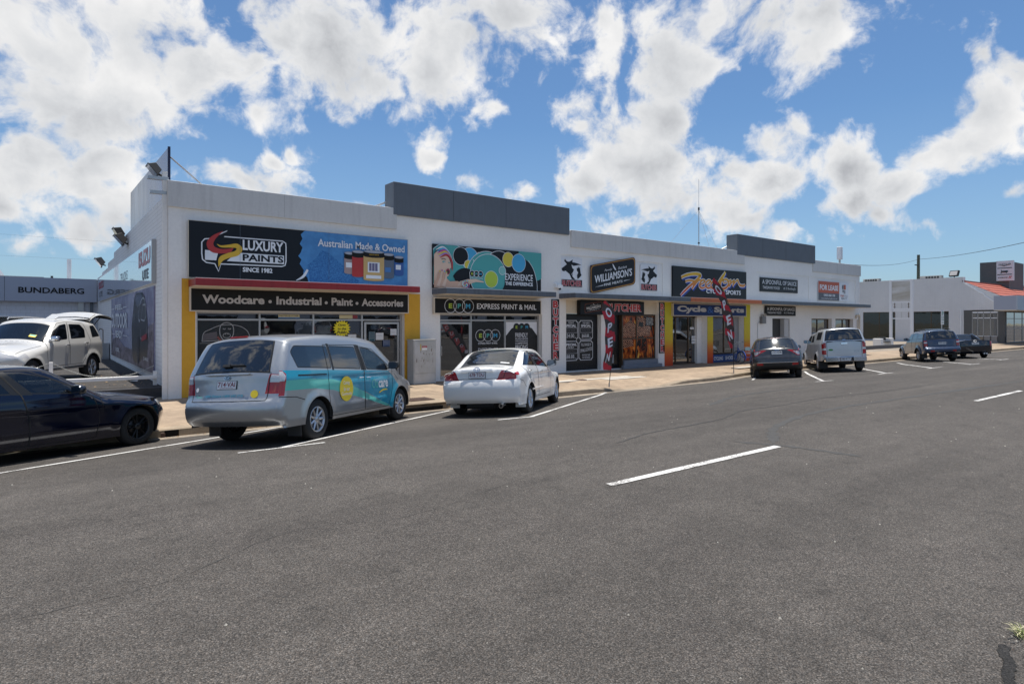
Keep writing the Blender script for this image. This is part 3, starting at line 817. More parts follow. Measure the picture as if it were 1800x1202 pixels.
add_plate(VS,4.95,0,'714·VAI',van,PLATE_RED,BLK,sub='QUEENSLAND')
def van_extra():
    M = VS.surf_frame(5.0, 0, .002); c = MB(M); 
    for pts in ([(-.40,.14),(.40,.14),(.44,.165),(-.44,.165)],): c.prism(pts, 0, .028, SILVER)
    c.build('handle_strip', vo[('tailgate',0)], bevel=.008)
    e = Canvas(VS.surf_frame(5.62, 0, .006), vo[('tailgate',0)]); e.circle(0,0,.062,CHROME,.034); e.circle(0,0,.055,BLK,.028); e.text('KIA',-.042,.042,-.014,.016,CHROME,off=.02); e.done('badge','badge_lettering')
    e = Canvas(VS.surf_frame(4.30, -.50, .004), vo[('tailgate',0)]); e.circle(0,0,.062,YEL); e.done('round_sticker')
    e = Canvas(VS.surf_frame(4.16, -.02, .004), vo[('tailgate',0)]); e.text('1800 Ozcare (1800 692 273)',-.42,.30,-.022,.026,TEAL,off=.012,shear=.2); e.text('Ozcare',-.58,-.46,-.02,.022,MINT,off=.01); e.done('artwork','phone_lettering')
    e = Canvas(VS.surf_frame(4.28, .58, .004), vo[('tailgate',0)]); e.circle(-.02,.09,.035,WHT); e.text('CARNIVAL',-.08,.06,-.01,.008,CHROME,off=.02); e.done('model_badge','model_lettering')
    # reversing wiper, high brake lamp
    w = MB(VS.surf_frame(6.45, 0, .012)); w.box(-.10,.27,-.008,.012,0,.018,BLK); w.box(-.12,.02,-.03,.012,0,.03,BLK); w.build('wiper', vo[('rear_window',0)])
    b = MB(VS.surf_frame(9.0, .12, .003)); b.box(-.17,.17,-.012,.014,0,.02,RED); b.build('brake_light', van, bevel=.005)
    for sgn in (-1, 1):
        e = Canvas(VS.side_frame(.84,.80,sgn,.006), van); e.circle(0,0,.225,YEL); a = WHT
        e.text('Caring',-.10,.10,.06,.14,a,off=.01); e.text('for our',-.10,.10,-.04,.035,a,off=.01); e.text('Community',-.17,.17,-.135,-.055,a,off=.01); e.done('round_sticker','sticker_lettering')
        e = Canvas(VS.side_frame(2.07,.82,sgn,.006), van)
        e.text('Oz',-.31,-.06,-.07,.105,MINT,off=.0); e.text('care',-.05,.34,-.075,.065,WHT,off=.028); e.stroke([(-.03,-.17),(.08,-.135),(.18,-.12),(.31,-.125)],[.02,.03,.03,.018],YEL); e.done('livery_swoosh','livery_lettering')
        f = MB(); f.box(-.44,-.415,(.66*sgn),(.90*sgn),.12,.40,BLK); f.build('mud_flap', van)
        f = MB(); f.box(2.56,2.58,(.68*sgn),(.92*sgn),.17,.40,BLK); f.build('mud_flap', van)
van_extra()

# ---- white sedan
sp = base_spec(res=.065, paint=WHITEP, wb=2.775, wr=.325, arch=.36, rim=.21, wy=.875, sill=.24, spokes=10, sw=.03,
    sil=[(-.93,.30),(-1.03,.40),(-1.07,.60),(-1.04,.76),(-1.01,.80),(-1.0,.95),(-.97,1.03),(-.88,1.065),(-.42,1.09),(-.05,1.25),(.25,1.39),(.55,1.445),(1.05,1.465),(1.4,1.43),(1.62,1.37),(2.30,1.0),(2.5,.95),(3.1,.86),(3.5,.74),(3.70,.58),(3.66,.28)],
    crown=[(0,.16),(4,.19),(7,.15),(8,.10),(9,.10),(11,.06),(13,.05),(14,.07),(15,.15),(16,.12),(18,.2),(20,.28)],
    width=[(-1.1,.80),(-.8,.86),(-.2,.895),(1.5,.905),(2.6,.90),(3.2,.86),(3.7,.74)], tumble=(.86,.30), r=.055, R=.12,
    crease=[(-.4,.86,2.3,.80,.010,.05)], flare=.016, mirror=(1.83,1.0), mirmat=BLK, seat_z=.32,
    rows=[(1.35,.38),(1.35,-.38),(.35,.36),(.35,-.36)], wheel_at=(1.78,-.38,.86))
std_side(sp, [[(.33,.34),(.10,.62),(-.28,1.00),(-.18,1.32),(.52,1.38),(.72,1.02),(.72,.34)],[(.73,.34),(.73,1.02),(.55,1.37),(1.05,1.37),(1.75,1.10),(1.98,.92),(1.92,.34)]],
    [([(-.40,1.065),(.64,1.03),(.47,1.35),(.05,1.36),(-.20,1.31)],None),([(.78,1.025),(1.83,.965),(1.62,1.12),(1.20,1.305),(.95,1.345),(.60,1.35)],None)], TINT,
    extra=[('tail_light',RED,[(-1.3,.79),(-.72,.88),(-.58,.99),(-.72,1.02),(-1.3,1.02)]),('tail_light',CLEAR,[(-1.3,.91),(-.68,.94),(-.63,.985),(-1.3,.99)]),(None,BLK,[(.64,1.02),(.78,1.02),(.60,1.375),(.46,1.375)]),('headlight',CLEAR,[(3.2,.62),(4,.6),(4,.80),(3.15,.82)])])
sp['wrap'] = [('boot_lid',None,[(4.1,-.56),(4.1,.56),(5.0,.60),(8.0,.64),(8.0,-.64),(5.0,-.60)]),('rear_window',RUB,[(8.05,-.62),(8.05,.62),(10.6,.55),(10.6,-.55)]),('rear_window',TINT,[(8.15,-.60),(8.15,.60),(10.5,.53),(10.5,-.53)]),
    ('tail_light',RED,[(3.7,.40),(3.9,1.2),(6.1,1.2),(6.0,.56)]),('tail_light',RED,[(3.7,-.40),(3.9,-1.2),(6.1,-1.2),(6.0,-.56)]),('tail_light',CLEAR,[(5.05,.54),(5.05,1.2),(5.8,1.2),(5.7,.60)]),('tail_light',CLEAR,[(5.05,-.54),(5.05,-1.2),(5.8,-1.2),(5.7,-.60)]),
    ('windshield',RUB,[(14.0,-.58),(14.0,.58),(15,.72),(15,-.72)]),('windshield',SCRN,[(14.06,-.56),(14.06,.56),(14.95,.69),(14.95,-.69)]),
    ('headlight',CLEAR,[(17.9,.42),(17.9,1.1),(18.7,1.1),(18.8,.5)]),('headlight',CLEAR,[(17.9,-.42),(17.9,-1.1),(18.7,-1.1),(18.8,-.5)]),(None,BLK,[(18.9,-.4),(18.9,.4),(19.5,.4),(19.5,-.4)])]
sp['gaps_side'] += [([(-.36,.60),(-.55,.74),(-.80,.785)],.010,False)]
sp['gaps_wrap'] = [([(4.12,-.55),(4.12,.55),(5.0,.595),(7.95,.635),(7.95,-.635),(5.0,-.595)],.011,True)]
camry, CS, co = build_car(sp, 'parked_sedan', 'white four-door sedan reversed view with red tail lamps in front of the print shop', 'car', 'cars parked along the kerb')
camry['label'] = 'white four-door sedan parked nose to kerb in front of the print and mail shop'
add_handle(CS,.0,.93,co,camry,CHROME,.15,door='door'); add_handle(CS,1.02,.885,co,camry,CHROME,.15,door='door')
add_plate(CS,4.62,0,'678·TDU',camry,PLATE_RED,BLK,sub='QUEENSLAND')
def sedan_extra():
    b = MB(CS.surf_frame(5.28, 0, .0)); b.prism([(-.36,-.02),(.36,-.02),(.34,.035),(-.34,.035)],0,.022,WHITEP); b.build('garnish_strip', co[('boot_lid',0)], bevel=.006)
    e = Canvas(CS.surf_frame(5.55, 0, .024), co[('boot_lid',0)]); e.ring(0,0,.075,.013,CHROME,.052); e.ring(0,0,.028,.010,CHROME,.05); e.ring(0,.017,.055,.010,CHROME,.024); e.done('badge')
    for sg,t in ((1,'Altise'),(-1,'CAMRY')):
        e = Canvas(CS.surf_frame(5.75, .50*sg, .004), co[('boot_lid',0)]); e.text(t,-.07,.07,-.012,.014,CHROME,off=.015); e.done('badge','badge_lettering')
    x = MB(); x.cyl((-1.02,-.50,.25),(-.8,-.50,.26),.045,CHROME,n=16); x.cyl((-1.022,-.50,.25),(-.9,-.50,.25),.036,UNDER,n=16); x.cyl((-.8,-.3,.27),(-.8,.3,.27),.09,UNDER,n=12); x.build('exhaust', camry)
    for sgn in (1,-1):
        m_ = MB(CS.side_frame(.55,.52,sgn,.0)); m_.box(-.42*1,.60,-.022,.022,0,.014,WHITEP); m_.build('side_moulding', camry, bevel=.008)
        m_ = MB(); m_.box(-.40,-.385,.64*sgn,.86*sgn,.17,.38,WHITEP); m_.build('mud_flap', camry)
    a = MB(CS.surf_frame(8.35,-.40,.004)); a.box(-.10,.10,-.02,.02,0,.004,WHT); a.build('sticker', co[('rear_window',0)])
sedan_extra()

# ---- navy hatch entering from the left
sp = base_spec(res=.055, paint=NAVY, wb=2.725, wr=.325, arch=.365, rim=.225, wy=.865, sill=.20, spokes=5, sw=.030, dbl=True, rimmat=ALLOYB,
    sil=[(-.85,.30),(-.98,.42),(-1.0,.7),(-.93,.95),(-.85,1.05),(-.5,1.12),(-.1,1.28),(.3,1.40),(.8,1.45),(1.2,1.435),(1.48,1.36),(2.12,1.03),(2.3,.975),(2.9,.90),(3.3,.80),(3.52,.66),(3.60,.52),(3.55,.40),(3.50,.20)],
    crown=[(0,.16),(3,.2),(5,.15),(7,.08),(9,.05),(10,.08),(11,.16),(12,.13),(13,.14),(14,.22),(15,.34),(18,.36)],
    width=[(-1.1,.78),(-.6,.88),(0,.895),(2.7,.90),(3.1,.87),(3.6,.74)], tumble=(.90,.34), r=.055, R=.13,
    crease=[(-.4,.80,3.0,.74,-.012,.06)], flare=.02, mirror=(1.62,.96), mirmat=INK, seat_z=.30,
    rows=[(1.25,.38),(1.25,-.38),(.3,.36),(.3,-.36)], wheel_at=(1.68,-.38,.84))
std_side(sp, [[(-.05,.30),(-.30,.9),(.2,1.34),(.62,1.35),(.88,.98),(.98,.60),(.98,.24)],[(.99,.24),(.99,.60),(.89,.98),(.64,1.35),(1.05,1.34),(1.6,1.10),(1.92,.90),(2.02,.6),(1.98,.24)]],
    [([(-.2,1.03),(.78,1.0),(.58,1.30),(.15,1.29)],None),([(1.02,.995),(1.90,.945),(1.62,1.085),(1.25,1.255),(.95,1.325),(.72,1.325)],None)], CLR,
    extra=[('headlight',CLEAR,[(3.12,.66),(3.9,.60),(3.9,.71),(3.3,.765),(3.05,.76)]),(None,RUB,[(.76,1.0),(1.04,.98),(.74,1.34),(.56,1.33)]),(None,BLK,[(3.25,.24),(3.9,.24),(3.9,.42),(3.35,.36)])])
sp['wrap'] = [('rear_window',TINT,[(5.1,-.6),(5.1,.6),(6.8,.52),(6.8,-.52)]),('windshield',RUB,[(10.0,-.58),(10.0,.58),(11.05,.72),(11.05,-.72)]),('windshield',SCRN,[(10.06,-.56),(10.06,.56),(11,.69),(11,-.69)]),
    ('headlight',CLEAR,[(14.6,.45),(14.6,1.1),(15.4,1.1),(15.3,.42)]),('headlight',CLEAR,[(14.6,-.45),(14.6,-1.1),(15.4,-1.1),(15.3,-.42)]),(None,BLK,[(15.4,-.45),(15.4,.45),(17.2,.35),(17.2,-.35)])]
sp['gaps_side'] += [([(2.04,.98),(2.06,.80),(2.10,.55)],.01,False)]
sp['gaps_wrap'] = [([(11.6,-.74),(11.6,.74),(13.5,.70),(14.7,.6),(14.7,-.6),(13.5,-.70)],.010,True)]
navy, NS, no = build_car(sp, 'parked_hatchback', 'dark navy hatchback with black alloy wheels, cut by the left edge', 'car', 'cars parked along the kerb')
add_handle(NS,1.14,.80,no,navy,NAVY,.17,door='door'); add_handle(NS,.1,.83,no,navy,NAVY,.17,door='door')

# ---- white showroom wagon with its tailgate open
sp = base_spec(res=.065, paint=PEARL, wb=2.845, wr=.375, arch=.42, rim=.235, wy=.90, sill=.46, spokes=6, sw=.032, dbl=True,
    sil=[(-.78,.50),(-.90,.58),(-.94,.78),(-.90,1.0),(-.86,1.15),(-.62,1.62),(-.52,1.73),(.1,1.80),(1.0,1.82),(1.4,1.78),(1.62,1.70),(2.22,1.28),(2.42,1.19),(3.1,1.10),(3.42,.98),(3.56,.75),(3.50,.44)],
    crown=[(0,.16),(3,.18),(5,.10),(7,.06),(9,.06),(10,.10),(11,.2),(12,.16),(14,.22),(16,.34)],
    width=[(-1.0,.82),(-.5,.90),(2.6,.915),(3.2,.88),(3.6,.76)], tumble=(1.06,.22), r=.06, flare=.03, mirror=(2.0,1.20), mirmat=CHROME, seat_z=.6,
    rows=[(1.55,.38),(1.55,-.38),(.6,.36),(.6,-.36)], wheel_at=(1.95,-.38,1.1))
std_side(sp, [[(.52,.52),(.30,.80),(.05,1.15),(.20,1.68),(1.0,1.72),(1.18,1.20),(1.18,.52)],[(1.19,.52),(1.19,1.2),(1.02,1.72),(1.45,1.68),(2.1,1.24),(2.25,.9),(2.20,.52)]],
    [([(-.52,1.28),(-.08,1.25),(-.12,1.60),(-.36,1.62)],TINT),([(.30,1.25),(1.06,1.235),(.96,1.66),(.38,1.65),(.22,1.50)],None),([(1.24,1.23),(2.05,1.195),(1.72,1.47),(1.42,1.63),(1.10,1.67)],None)], CLR,
    extra=[('tail_light',RED,[(-1.3,.98),(-.72,1.05),(-.55,1.22),(-.8,1.24),(-1.3,1.2)]),('headlight',CLEAR,[(3.0,.80),(4,.76),(4,.98),(3.05,1.0)])])
sp['wrap'] = [('cargo_opening',UNDER,[(2.6,-.66),(2.6,.66),(5.9,.58),(5.9,-.58)]),('tail_light',RED,[(3.2,.70),(3.2,1.1),(4.2,1.1),(4.2,.70)]),('tail_light',RED,[(3.2,-.70),(3.2,-1.1),(4.2,-1.1),(4.2,-.70)]),
    ('windshield',RUB,[(10.0,-.64),(10.0,.64),(11.05,.77),(11.05,-.77)]),('windshield',SCRN,[(10.06,-.62),(10.06,.62),(11,.74),(11,-.74)]),
    ('headlight',CLEAR,[(13.8,.40),(13.8,1.1),(14.8,1.1),(14.9,.52)]),('headlight',CLEAR,[(13.8,-.40),(13.8,-1.1),(14.8,-1.1),(14.9,-.52)]),(None,BLK,[(14.2,-.38),(14.2,.38),(15.2,.42),(15.2,-.42)])]
sp['gaps_wrap'] = [([(11.5,-.78),(11.5,.78),(13.7,.72),(13.7,-.72)],.011,True)]
mux, MS, mo_ = build_car(sp, 'display_wagon', 'white off-road wagon with its tailgate raised in the dealer yard', 'car')
add_handle(MS,.32,1.10,mo_,mux,CHROME,.16,door='door'); add_handle(MS,1.30,1.07,mo_,mux,CHROME,.16,door='door')
def mux_extra():
    g = MB()
    # the raised gate: a shell hinged at the roof, curved like the back of the car
    prof = [(-.50,1.83),(-.62,1.94),(-.85,2.02),(-1.15,2.03),(-1.45,1.98),(-1.62,1.90)]
    P = cr_pts(prof, 5); n = len(P); vs = []
    for i, (x, z) in enumerate(P):
        w = .62 + .14 * i / n
        for j in range(9):
            q = -1 + j / 4; vs.append((x + .10 * q * q * (1 if i < n / 2 else .4), w * q, z - .10 * abs(q) ** 2.5))
    F = [(i * 9 + j, (i + 1) * 9 + j, (i + 1) * 9 + j + 1, i * 9 + j + 1) for i in range(n - 1) for j in range(8)]
    g.add(vs, F, PEARL, True)
    vs2 = [(x, y, z - .045) for x, y, z in vs]; g.add(vs2, [f[::-1] for f in F], UNDER, True)
    g.build('tailgate', mux); 
    s_ = MB(); s_.prism([(-.30,1.80),(-.72,1.97),(-.80,1.93),(-.72,1.90),(-.50,1.80)], -.62, .62, PEARL, Matrix.Rotation(math.radians(90), 4, 'X')); s_.build('spoiler', mux, bevel=.02)
    for sgn in (1, -1):
        t = MB(); t.cyl((-.62,.60*sgn,1.58),(-1.15,.62*sgn,1.93),.012,UNDER,n=8); t.build('gas_strut', mux)
        r = MB(); r.tube([(1.35,.60*sgn,1.80),(1.25,.62*sgn,1.845),(.4,.64*sgn,1.865),(-.35,.63*sgn,1.83)],.018,ALLOY,8); r.build('roof_rail', mux)
        b = MB(); b.tube([(.45,.86*sgn,.42),(2.25,.86*sgn,.42)],.035,ALLOY,10); b.build('side_step', mux)
        f = MB(); f.box(-.44,-.42,.64*sgn,.88*sgn,.22,.55,BLK); f.build('mud_flap', mux)
    a = Canvas(MS.surf_frame(10.75, .45, .004), mo_[('windshield',0)]); a.rect(-.08,.08,-.05,.05,YEL); a.rect(-.07,.07,-.01,.04,MINT); a.done('sticker')
mux_extra()

# ---- dark grey small SUV
sp = base_spec(res=.075, paint=GREYP, wb=2.61, wr=.335, arch=.385, rim=.21, wy=.86, sill=.30, spokes=5, sw=.05,
    sil=[(-.66,.36),(-.77,.46),(-.80,.66),(-.76,.80),(-.70,.92),(-.66,1.08),(-.56,1.18),(-.25,1.47),(-.12,1.545),(.5,1.60),(1.1,1.605),(1.5,1.56),(1.7,1.49),(2.3,1.14),(2.5,1.07),(3.0,.98),(3.3,.82),(3.42,.6),(3.36,.28)],
    crown=[(0,.15),(3,.17),(5,.16),(7,.10),(9,.06),(11,.05),(12,.07),(13,.18),(14,.14),(16,.22),(18,.3)],
    width=[(-.9,.79),(-.5,.865),(.2,.885),(2.4,.885),(3.0,.85),(3.4,.72)], tumble=(1.0,.36), r=.065, R=.14, flare=.03,
    crease=[(-.3,.95,2.3,.80,-.012,.05)], mirror=(1.92,1.10), mirmat=BLK, seat_z=.45, rows=[(1.4,.36),(1.4,-.36),(.5,.34),(.5,-.34)])
std_side(sp, [[(.40,.36),(.05,.75),(-.1,1.1),(.1,1.42),(.8,1.50),(.95,1.1),(.95,.36)],[(.96,.36),(.96,1.1),(.82,1.5),(1.3,1.48),(1.95,1.1),(2.05,.36)]],
    [([(-.25,1.19),(.86,1.13),(.74,1.45),(.25,1.45),(-.05,1.35)],TINT),([(1.0,1.12),(1.92,1.08),(1.6,1.28),(1.25,1.44),(.88,1.46)],None)], CLR,
    extra=[('tail_light',RED,[(-1.2,.90),(-.60,1.0),(-.38,1.10),(-.5,1.13),(-1.2,1.13)]),('headlight',CLEAR,[(2.95,.76),(4,.74),(4,.90),(2.9,.94)]),(None,BLK,[(-.9,.3),(-.38,.3),(-.38,.5),(-.9,.5)]),(None,BLK,[(.38,.3),(2.25,.3),(2.25,.40),(.38,.40)])])
sp['wrap'] = [('tailgate',None,[(2.8,-.62),(2.8,.62),(6,.70),(8.4,.60),(8.4,-.60),(6,-.70)]),('rear_window',RUB,[(5.7,-.64),(5.7,.64),(6.4,.62),(7.5,.54),(7.5,-.54),(6.4,-.62)]),('rear_window',TINT,[(5.85,-.61),(5.85,.61),(6.4,.59),(7.4,.52),(7.4,-.52),(6.4,-.59)]),
    ('tail_light',RED,[(5.0,.36),(3.9,.70),(3.9,1.1),(5.55,1.1),(5.4,.60)]),('tail_light',RED,[(5.0,-.36),(3.9,-.70),(3.9,-1.1),(5.55,-1.1),(5.4,-.60)]),('tail_light',CLEAR,[(4.7,.56),(4.05,.72),(4.05,1.1),(4.9,1.1),(4.85,.66)]),('tail_light',CLEAR,[(4.7,-.56),(4.05,-.72),(4.05,-1.1),(4.9,-1.1),(4.85,-.66)]),
    (None,BLK,[(0,-1.1),(0,1.1),(1.6,1.1),(1.6,-1.1)]),('brake_light',RED,[(7.75,-.16),(7.75,.16),(7.95,.16),(7.95,-.16)]),
    ('fog_light',RED,[(1.25,.50),(1.25,.72),(1.6,.74),(1.6,.52)]),('fog_light',RED,[(1.25,-.50),(1.25,-.72),(1.6,-.74),(1.6,-.52)]),
    ('windshield',SCRN,[(12.1,-.58),(12.1,.58),(13.0,.70),(13.0,-.70)]),('headlight',CLEAR,[(15.3,.42),(15.3,1),(16.2,1),(16.2,.5)]),('headlight',CLEAR,[(15.3,-.42),(15.3,-1),(16.2,-1),(16.2,-.5)])]
sp['gaps_wrap'] = [([(2.8,-.62),(2.8,.62),(5.4,.66),(5.4,-.66)],.014,True)]
hrv, HS, ho = build_car(sp, 'parked_crossover', 'dark grey compact crossover seen square from behind near the cycle shop', 'car', 'cars parked along the kerb')
add_plate(HS,4.35,0,'622·XDM',hrv,BLK)
def hrv_extra():
    e = Canvas(HS.surf_frame(5.15,0,.004), ho[('tailgate',0)]); e.line([(-.045,-.04),(-.05,.04)],.012,CHROME); e.line([(.045,-.04),(.05,.04)],.012,CHROME); e.line([(-.045,0),(.045,0)],.012,CHROME); e.ring(0,0,.075,.010,CHROME,.062); e.done('badge')
    b = MB(HS.surf_frame(1.75,0,.0)); b.box(-.70,.70,-.012,.014,0,.02,CHROME); b.build('chrome_strip', hrv, bevel=.004)
    w = MB(HS.surf_frame(5.95,0,.01)); w.box(-.04,.30,-.006,.014,0,.018,BLK); w.build('wiper', ho[('rear_window',0)])
    x = MB(); x.cyl((-.78,-.36,.28),(-.5,-.36,.28),.035,CHROME,n=12); x.build('exhaust', hrv)
    a = MB(); a.cyl((-.05,0,1.55),(-.12,0,1.66),.008,BLK,n=6); a.build('aerial', hrv)
hrv_extra()

# ---- silver pickup with canopy
sp = base_spec(res=.08, paint=SILV2, wb=3.085, wr=.38, arch=.44, rim=.21, wy=.87, sill=.50, spokes=6, sw=.05,
    sil=[(-1.05,.56),(-1.13,.62),(-1.14,.95),(-1.13,1.30),(-1.11,1.36),(-1.0,1.78),(-.90,1.87),(-.5,1.895),(.5,1.90),(.75,1.86),(1.0,1.80),(1.6,1.78),(1.95,1.71),(2.6,1.28),(2.8,1.20),(3.5,1.10),(3.78,.92),(3.86,.65),(3.78,.42)],
    crown=[(0,.06),(4,.06),(6,.08),(8,.06),(12,.07),(13,.2),(14,.16),(16,.22),(18,.3)],
    width=[(-1.3,.83),(-.8,.86),(2.6,.86),(3.3,.84),(3.8,.72)], tumble=(1.25,.24), r=.05, R=.09, flare=.07, mirror=(2.35,1.30), seat_z=.75, rows=[(1.8,.36),(1.8,-.36),(1.0,.34),(1.0,-.34)])
std_side(sp, [[(.55,.58),(.45,1.3),(.70,1.66),(1.25,1.68),(1.35,1.25),(1.35,.58)],[(1.36,.58),(1.36,1.25),(1.27,1.68),(1.8,1.64),(2.4,1.25),(2.5,.58)]],
    [([(-.85,1.40),(.22,1.40),(.20,1.74),(-.75,1.74)],TINT),([(.62,1.31),(1.25,1.30),(1.18,1.62),(.80,1.62)],None),([(1.42,1.30),(2.3,1.25),(2.0,1.46),(1.75,1.60),(1.36,1.63)],None)], TINT,
    extra=[('tail_light',RED,[(-1.4,.78),(-1.0,.78),(-1.0,1.22),(-1.4,1.22)]),('tail_light',CLEAR,[(-1.4,.95),(-1.0,.95),(-1.0,1.03),(-1.4,1.03)]),('headlight',CLEAR,[(3.3,.85),(4,.82),(4,1.05),(3.35,1.06)])])
sp['wrap'] = [('tailgate',None,[(1.05,-.66),(1.05,.66),(3.1,.66),(3.1,-.66)]),('canopy_window',RUB,[(4.0,-.74),(4.0,.74),(5.2,.62),(5.2,-.62)]),('canopy_window',TINT,[(4.15,-.69),(4.15,.69),(5.05,.58),(5.05,-.58)]),
    ('tail_light',RED,[(1.5,.69),(1.5,1.1),(2.9,1.1),(2.9,.69)]),('tail_light',RED,[(1.5,-.69),(1.5,-1.1),(2.9,-1.1),(2.9,-.69)]),('tail_light',CLEAR,[(2.0,.69),(2.0,1.1),(2.25,1.1),(2.25,.69)]),('tail_light',CLEAR,[(2.0,-.69),(2.0,-1.1),(2.25,-1.1),(2.25,-.69)]),
    ('windshield',SCRN,[(12.1,-.62),(12.1,.62),(13.0,.72),(13.0,-.72)])]
sp['gaps_wrap'] = [([(1.05,-.66),(1.05,.66),(3.1,.66),(3.1,-.66)],.014,True),([(3.55,-.76),(3.55,.76)],.03,False)]
hilux, XS, xo = build_car(sp, 'parked_pickup', 'silver dual-cab pickup with a canopy and chrome rear bumper', 'pickup', 'cars parked along the kerb')
def hilux_extra():
    b = MB(); b.prism([(-1.10,-.80),(-1.30,-.78),(-1.33,-.3),(-1.27,-.22),(-1.27,.22),(-1.33,.3),(-1.30,.78),(-1.10,.80)],.46,.66,CHROME); b.build('rear_bumper', hilux, bevel=.02)
    p = Matrix.Translation((-1.285,0,.56)) @ plane_M((0,0,0),(0,-1,0),(0,0,1)); add_plate(XS,0,0,'582·KTT',hilux,BLK,tiltM=p)
    h = MB(XS.surf_frame(2.7,0,0)); h.box(-.12,.12,-.04,.04,0,.03,CHROME); h.build('tailgate_handle', xo[('tailgate',0)], bevel=.01)
    e = Canvas(XS.surf_frame(1.9,.52,.004), xo[('tailgate',0)]); e.circle(0,.05,.09,pm('sticker_green',(.05,.25,.05)),.035); e.rect(-.12,.12,-.03,0,CHROME); e.done('sticker')
    e = Canvas(XS.surf_frame(1.8,-.46,.004), xo[('tailgate',0)]); e.text('HILUX',-.11,.11,-.02,.02,CHROME,off=.02); e.done('badge','badge_lettering')
    h = MB(XS.surf_frame(4.0,0,.01)); h.box(-.06,.06,-.02,.02,0,.03,CHROME); h.box(-.68,.68,-.02,-.008,-.01,.012,CHROME); h.build('canopy_latch', xo[('canopy_window',0)])
    for sgn in (1,-1):
        f = MB(); f.box(-.50,-.47,.56*sgn,.88*sgn,.16,.60,BLK); f.build('mud_flap', hilux)
        s_ = MB(); s_.tube([(.6,.86*sgn,.42),(2.4,.86*sgn,.42)],.035,ALLOY,8); s_.build('side_step', hilux)
    d = MB(); d.cyl((-.0,-.5,.36),(0,.5,.36),.07,UNDER,n=10); d.cyl((-.9,0,.36),(-.9,.0,.60),.34,UNDER,n=18); d.build('rear_axle', hilux)
hilux_extra()

# ---- steel-blue four wheel drive wagon
sp = base_spec(res=.085, paint=BLUEP, wb=2.7, wr=.37, arch=.43, rim=.21, wy=.87, sill=.46, spokes=6, sw=.05,
    sil=[(-.98,.48),(-1.10,.54),(-1.14,.66),(-1.10,.76),(-.99,.80),(-.97,1.0),(-.94,1.22),(-.80,1.60),(-.70,1.69),(-.2,1.73),(.9,1.74),(1.2,1.70),(1.4,1.63),(2.0,1.24),(2.2,1.16),(3.0,1.06),(3.3,.9),(3.42,.66),(3.35,.42)],
    crown=[(0,.10),(4,.09),(6,.09),(8,.07),(12,.08),(13,.2),(14,.15),(16,.2),(18,.28)],
    width=[(-1.2,.84),(-.8,.86),(2.2,.86),(3.0,.83),(3.4,.74)], tumble=(1.12,.26), r=.05, R=.10, flare=.06, mirror=(1.8,1.22), seat_z=.62, rows=[(1.35,.36),(1.35,-.36),(.5,.34),(.5,-.34)])
std_side(sp, [[(.48,.54),(.40,.9),(.15,1.2),(.2,1.60),(.8,1.62),(.92,1.2),(.92,.54)],[(.93,.54),(.93,1.2),(.82,1.62),(1.3,1.6),(1.9,1.2),(1.98,.54)]],
    [([(-.78,1.27),(.05,1.25),(.05,1.60),(-.66,1.60)],TINT),([(.18,1.25),(.82,1.24),(.74,1.59),(.22,1.60)],None),([(1.0,1.24),(1.8,1.21),(1.5,1.40),(1.28,1.55),(.9,1.59)],None)], TINT,
    extra=[('tail_light',RED,[(-1.3,.84),(-.86,.84),(-.84,1.16),(-1.3,1.16)]),('tail_light',CLEAR,[(-1.3,1.02),(-.85,1.02),(-.84,1.10),(-1.3,1.10)]),('headlight',CLEAR,[(2.95,.8),(4,.8),(4,.98),(2.9,1.0)])])
sp['wrap'] = [('tailgate',None,[(4.2,-.66),(4.2,.66),(8.3,.62),(8.3,-.62)]),('rear_window',RUB,[(6.05,-.70),(6.05,.70),(7.5,.61),(7.5,-.61)]),('rear_window',TINT,[(6.15,-.67),(6.15,.67),(7.35,.58),(7.35,-.58)]),
    ('tail_light',RED,[(4.3,.68),(4.3,1.1),(5.8,1.1),(5.8,.68)]),('tail_light',RED,[(4.3,-.68),(4.3,-1.1),(5.8,-1.1),(5.8,-.68)]),('tail_light',CLEAR,[(5.1,.68),(5.1,1.1),(5.5,1.1),(5.5,.68)]),('tail_light',CLEAR,[(5.1,-.68),(5.1,-1.1),(5.5,-1.1),(5.5,-.68)]),
    ('fog_light',RED,[(1.2,.42),(1.2,.60),(1.8,.60),(1.8,.42)]),('fog_light',RED,[(1.2,-.42),(1.2,-.60),(1.8,-.60),(1.8,-.42)]),('windshield',SCRN,[(12.1,-.6),(12.1,.6),(13.0,.70),(13.0,-.70)])]
sp['gaps_wrap'] = [([(4.2,-.66),(4.2,.66),(6.0,.68),(6.0,-.68)],.016,True)]
pathf, PS, po_ = build_car(sp, 'parked_wagon', 'steel-blue four wheel drive wagon with roof rack and tow bar', 'car', 'cars parked along the kerb')
add_plate(PS,5.0,0,'AEI·626',pathf,BLK)
def path_extra():
    for sgn in (1,-1):
        r = MB(); r.tube([(1.0,.56*sgn,1.70),(.9,.57*sgn,1.79),(-.3,.58*sgn,1.79),(-.5,.58*sgn,1.72)],.018,BLK,8); r.build('roof_rail', pathf)
        f = MB(); f.box(-.48,-.46,.58*sgn,.84*sgn,.20,.58,BLK); f.build('mud_flap', pathf)
    r = MB()
    for x in (.1,.7): r.box(x-.03,x+.03,-.56,.56,1.77,1.80,ALLOY)
    r.build('roof_bar', pathf)
    t = MB(); t.box(-1.25,-1.0,-.03,.03,.38,.44,UNDER); t.cyl((-1.22,0,.44),(-1.22,0,.50),.025,CHROME,n=10); t.box(-1.1,-1.04,-.5,.5,.38,.45,UNDER); t.build('tow_bar', pathf)
path_extra()

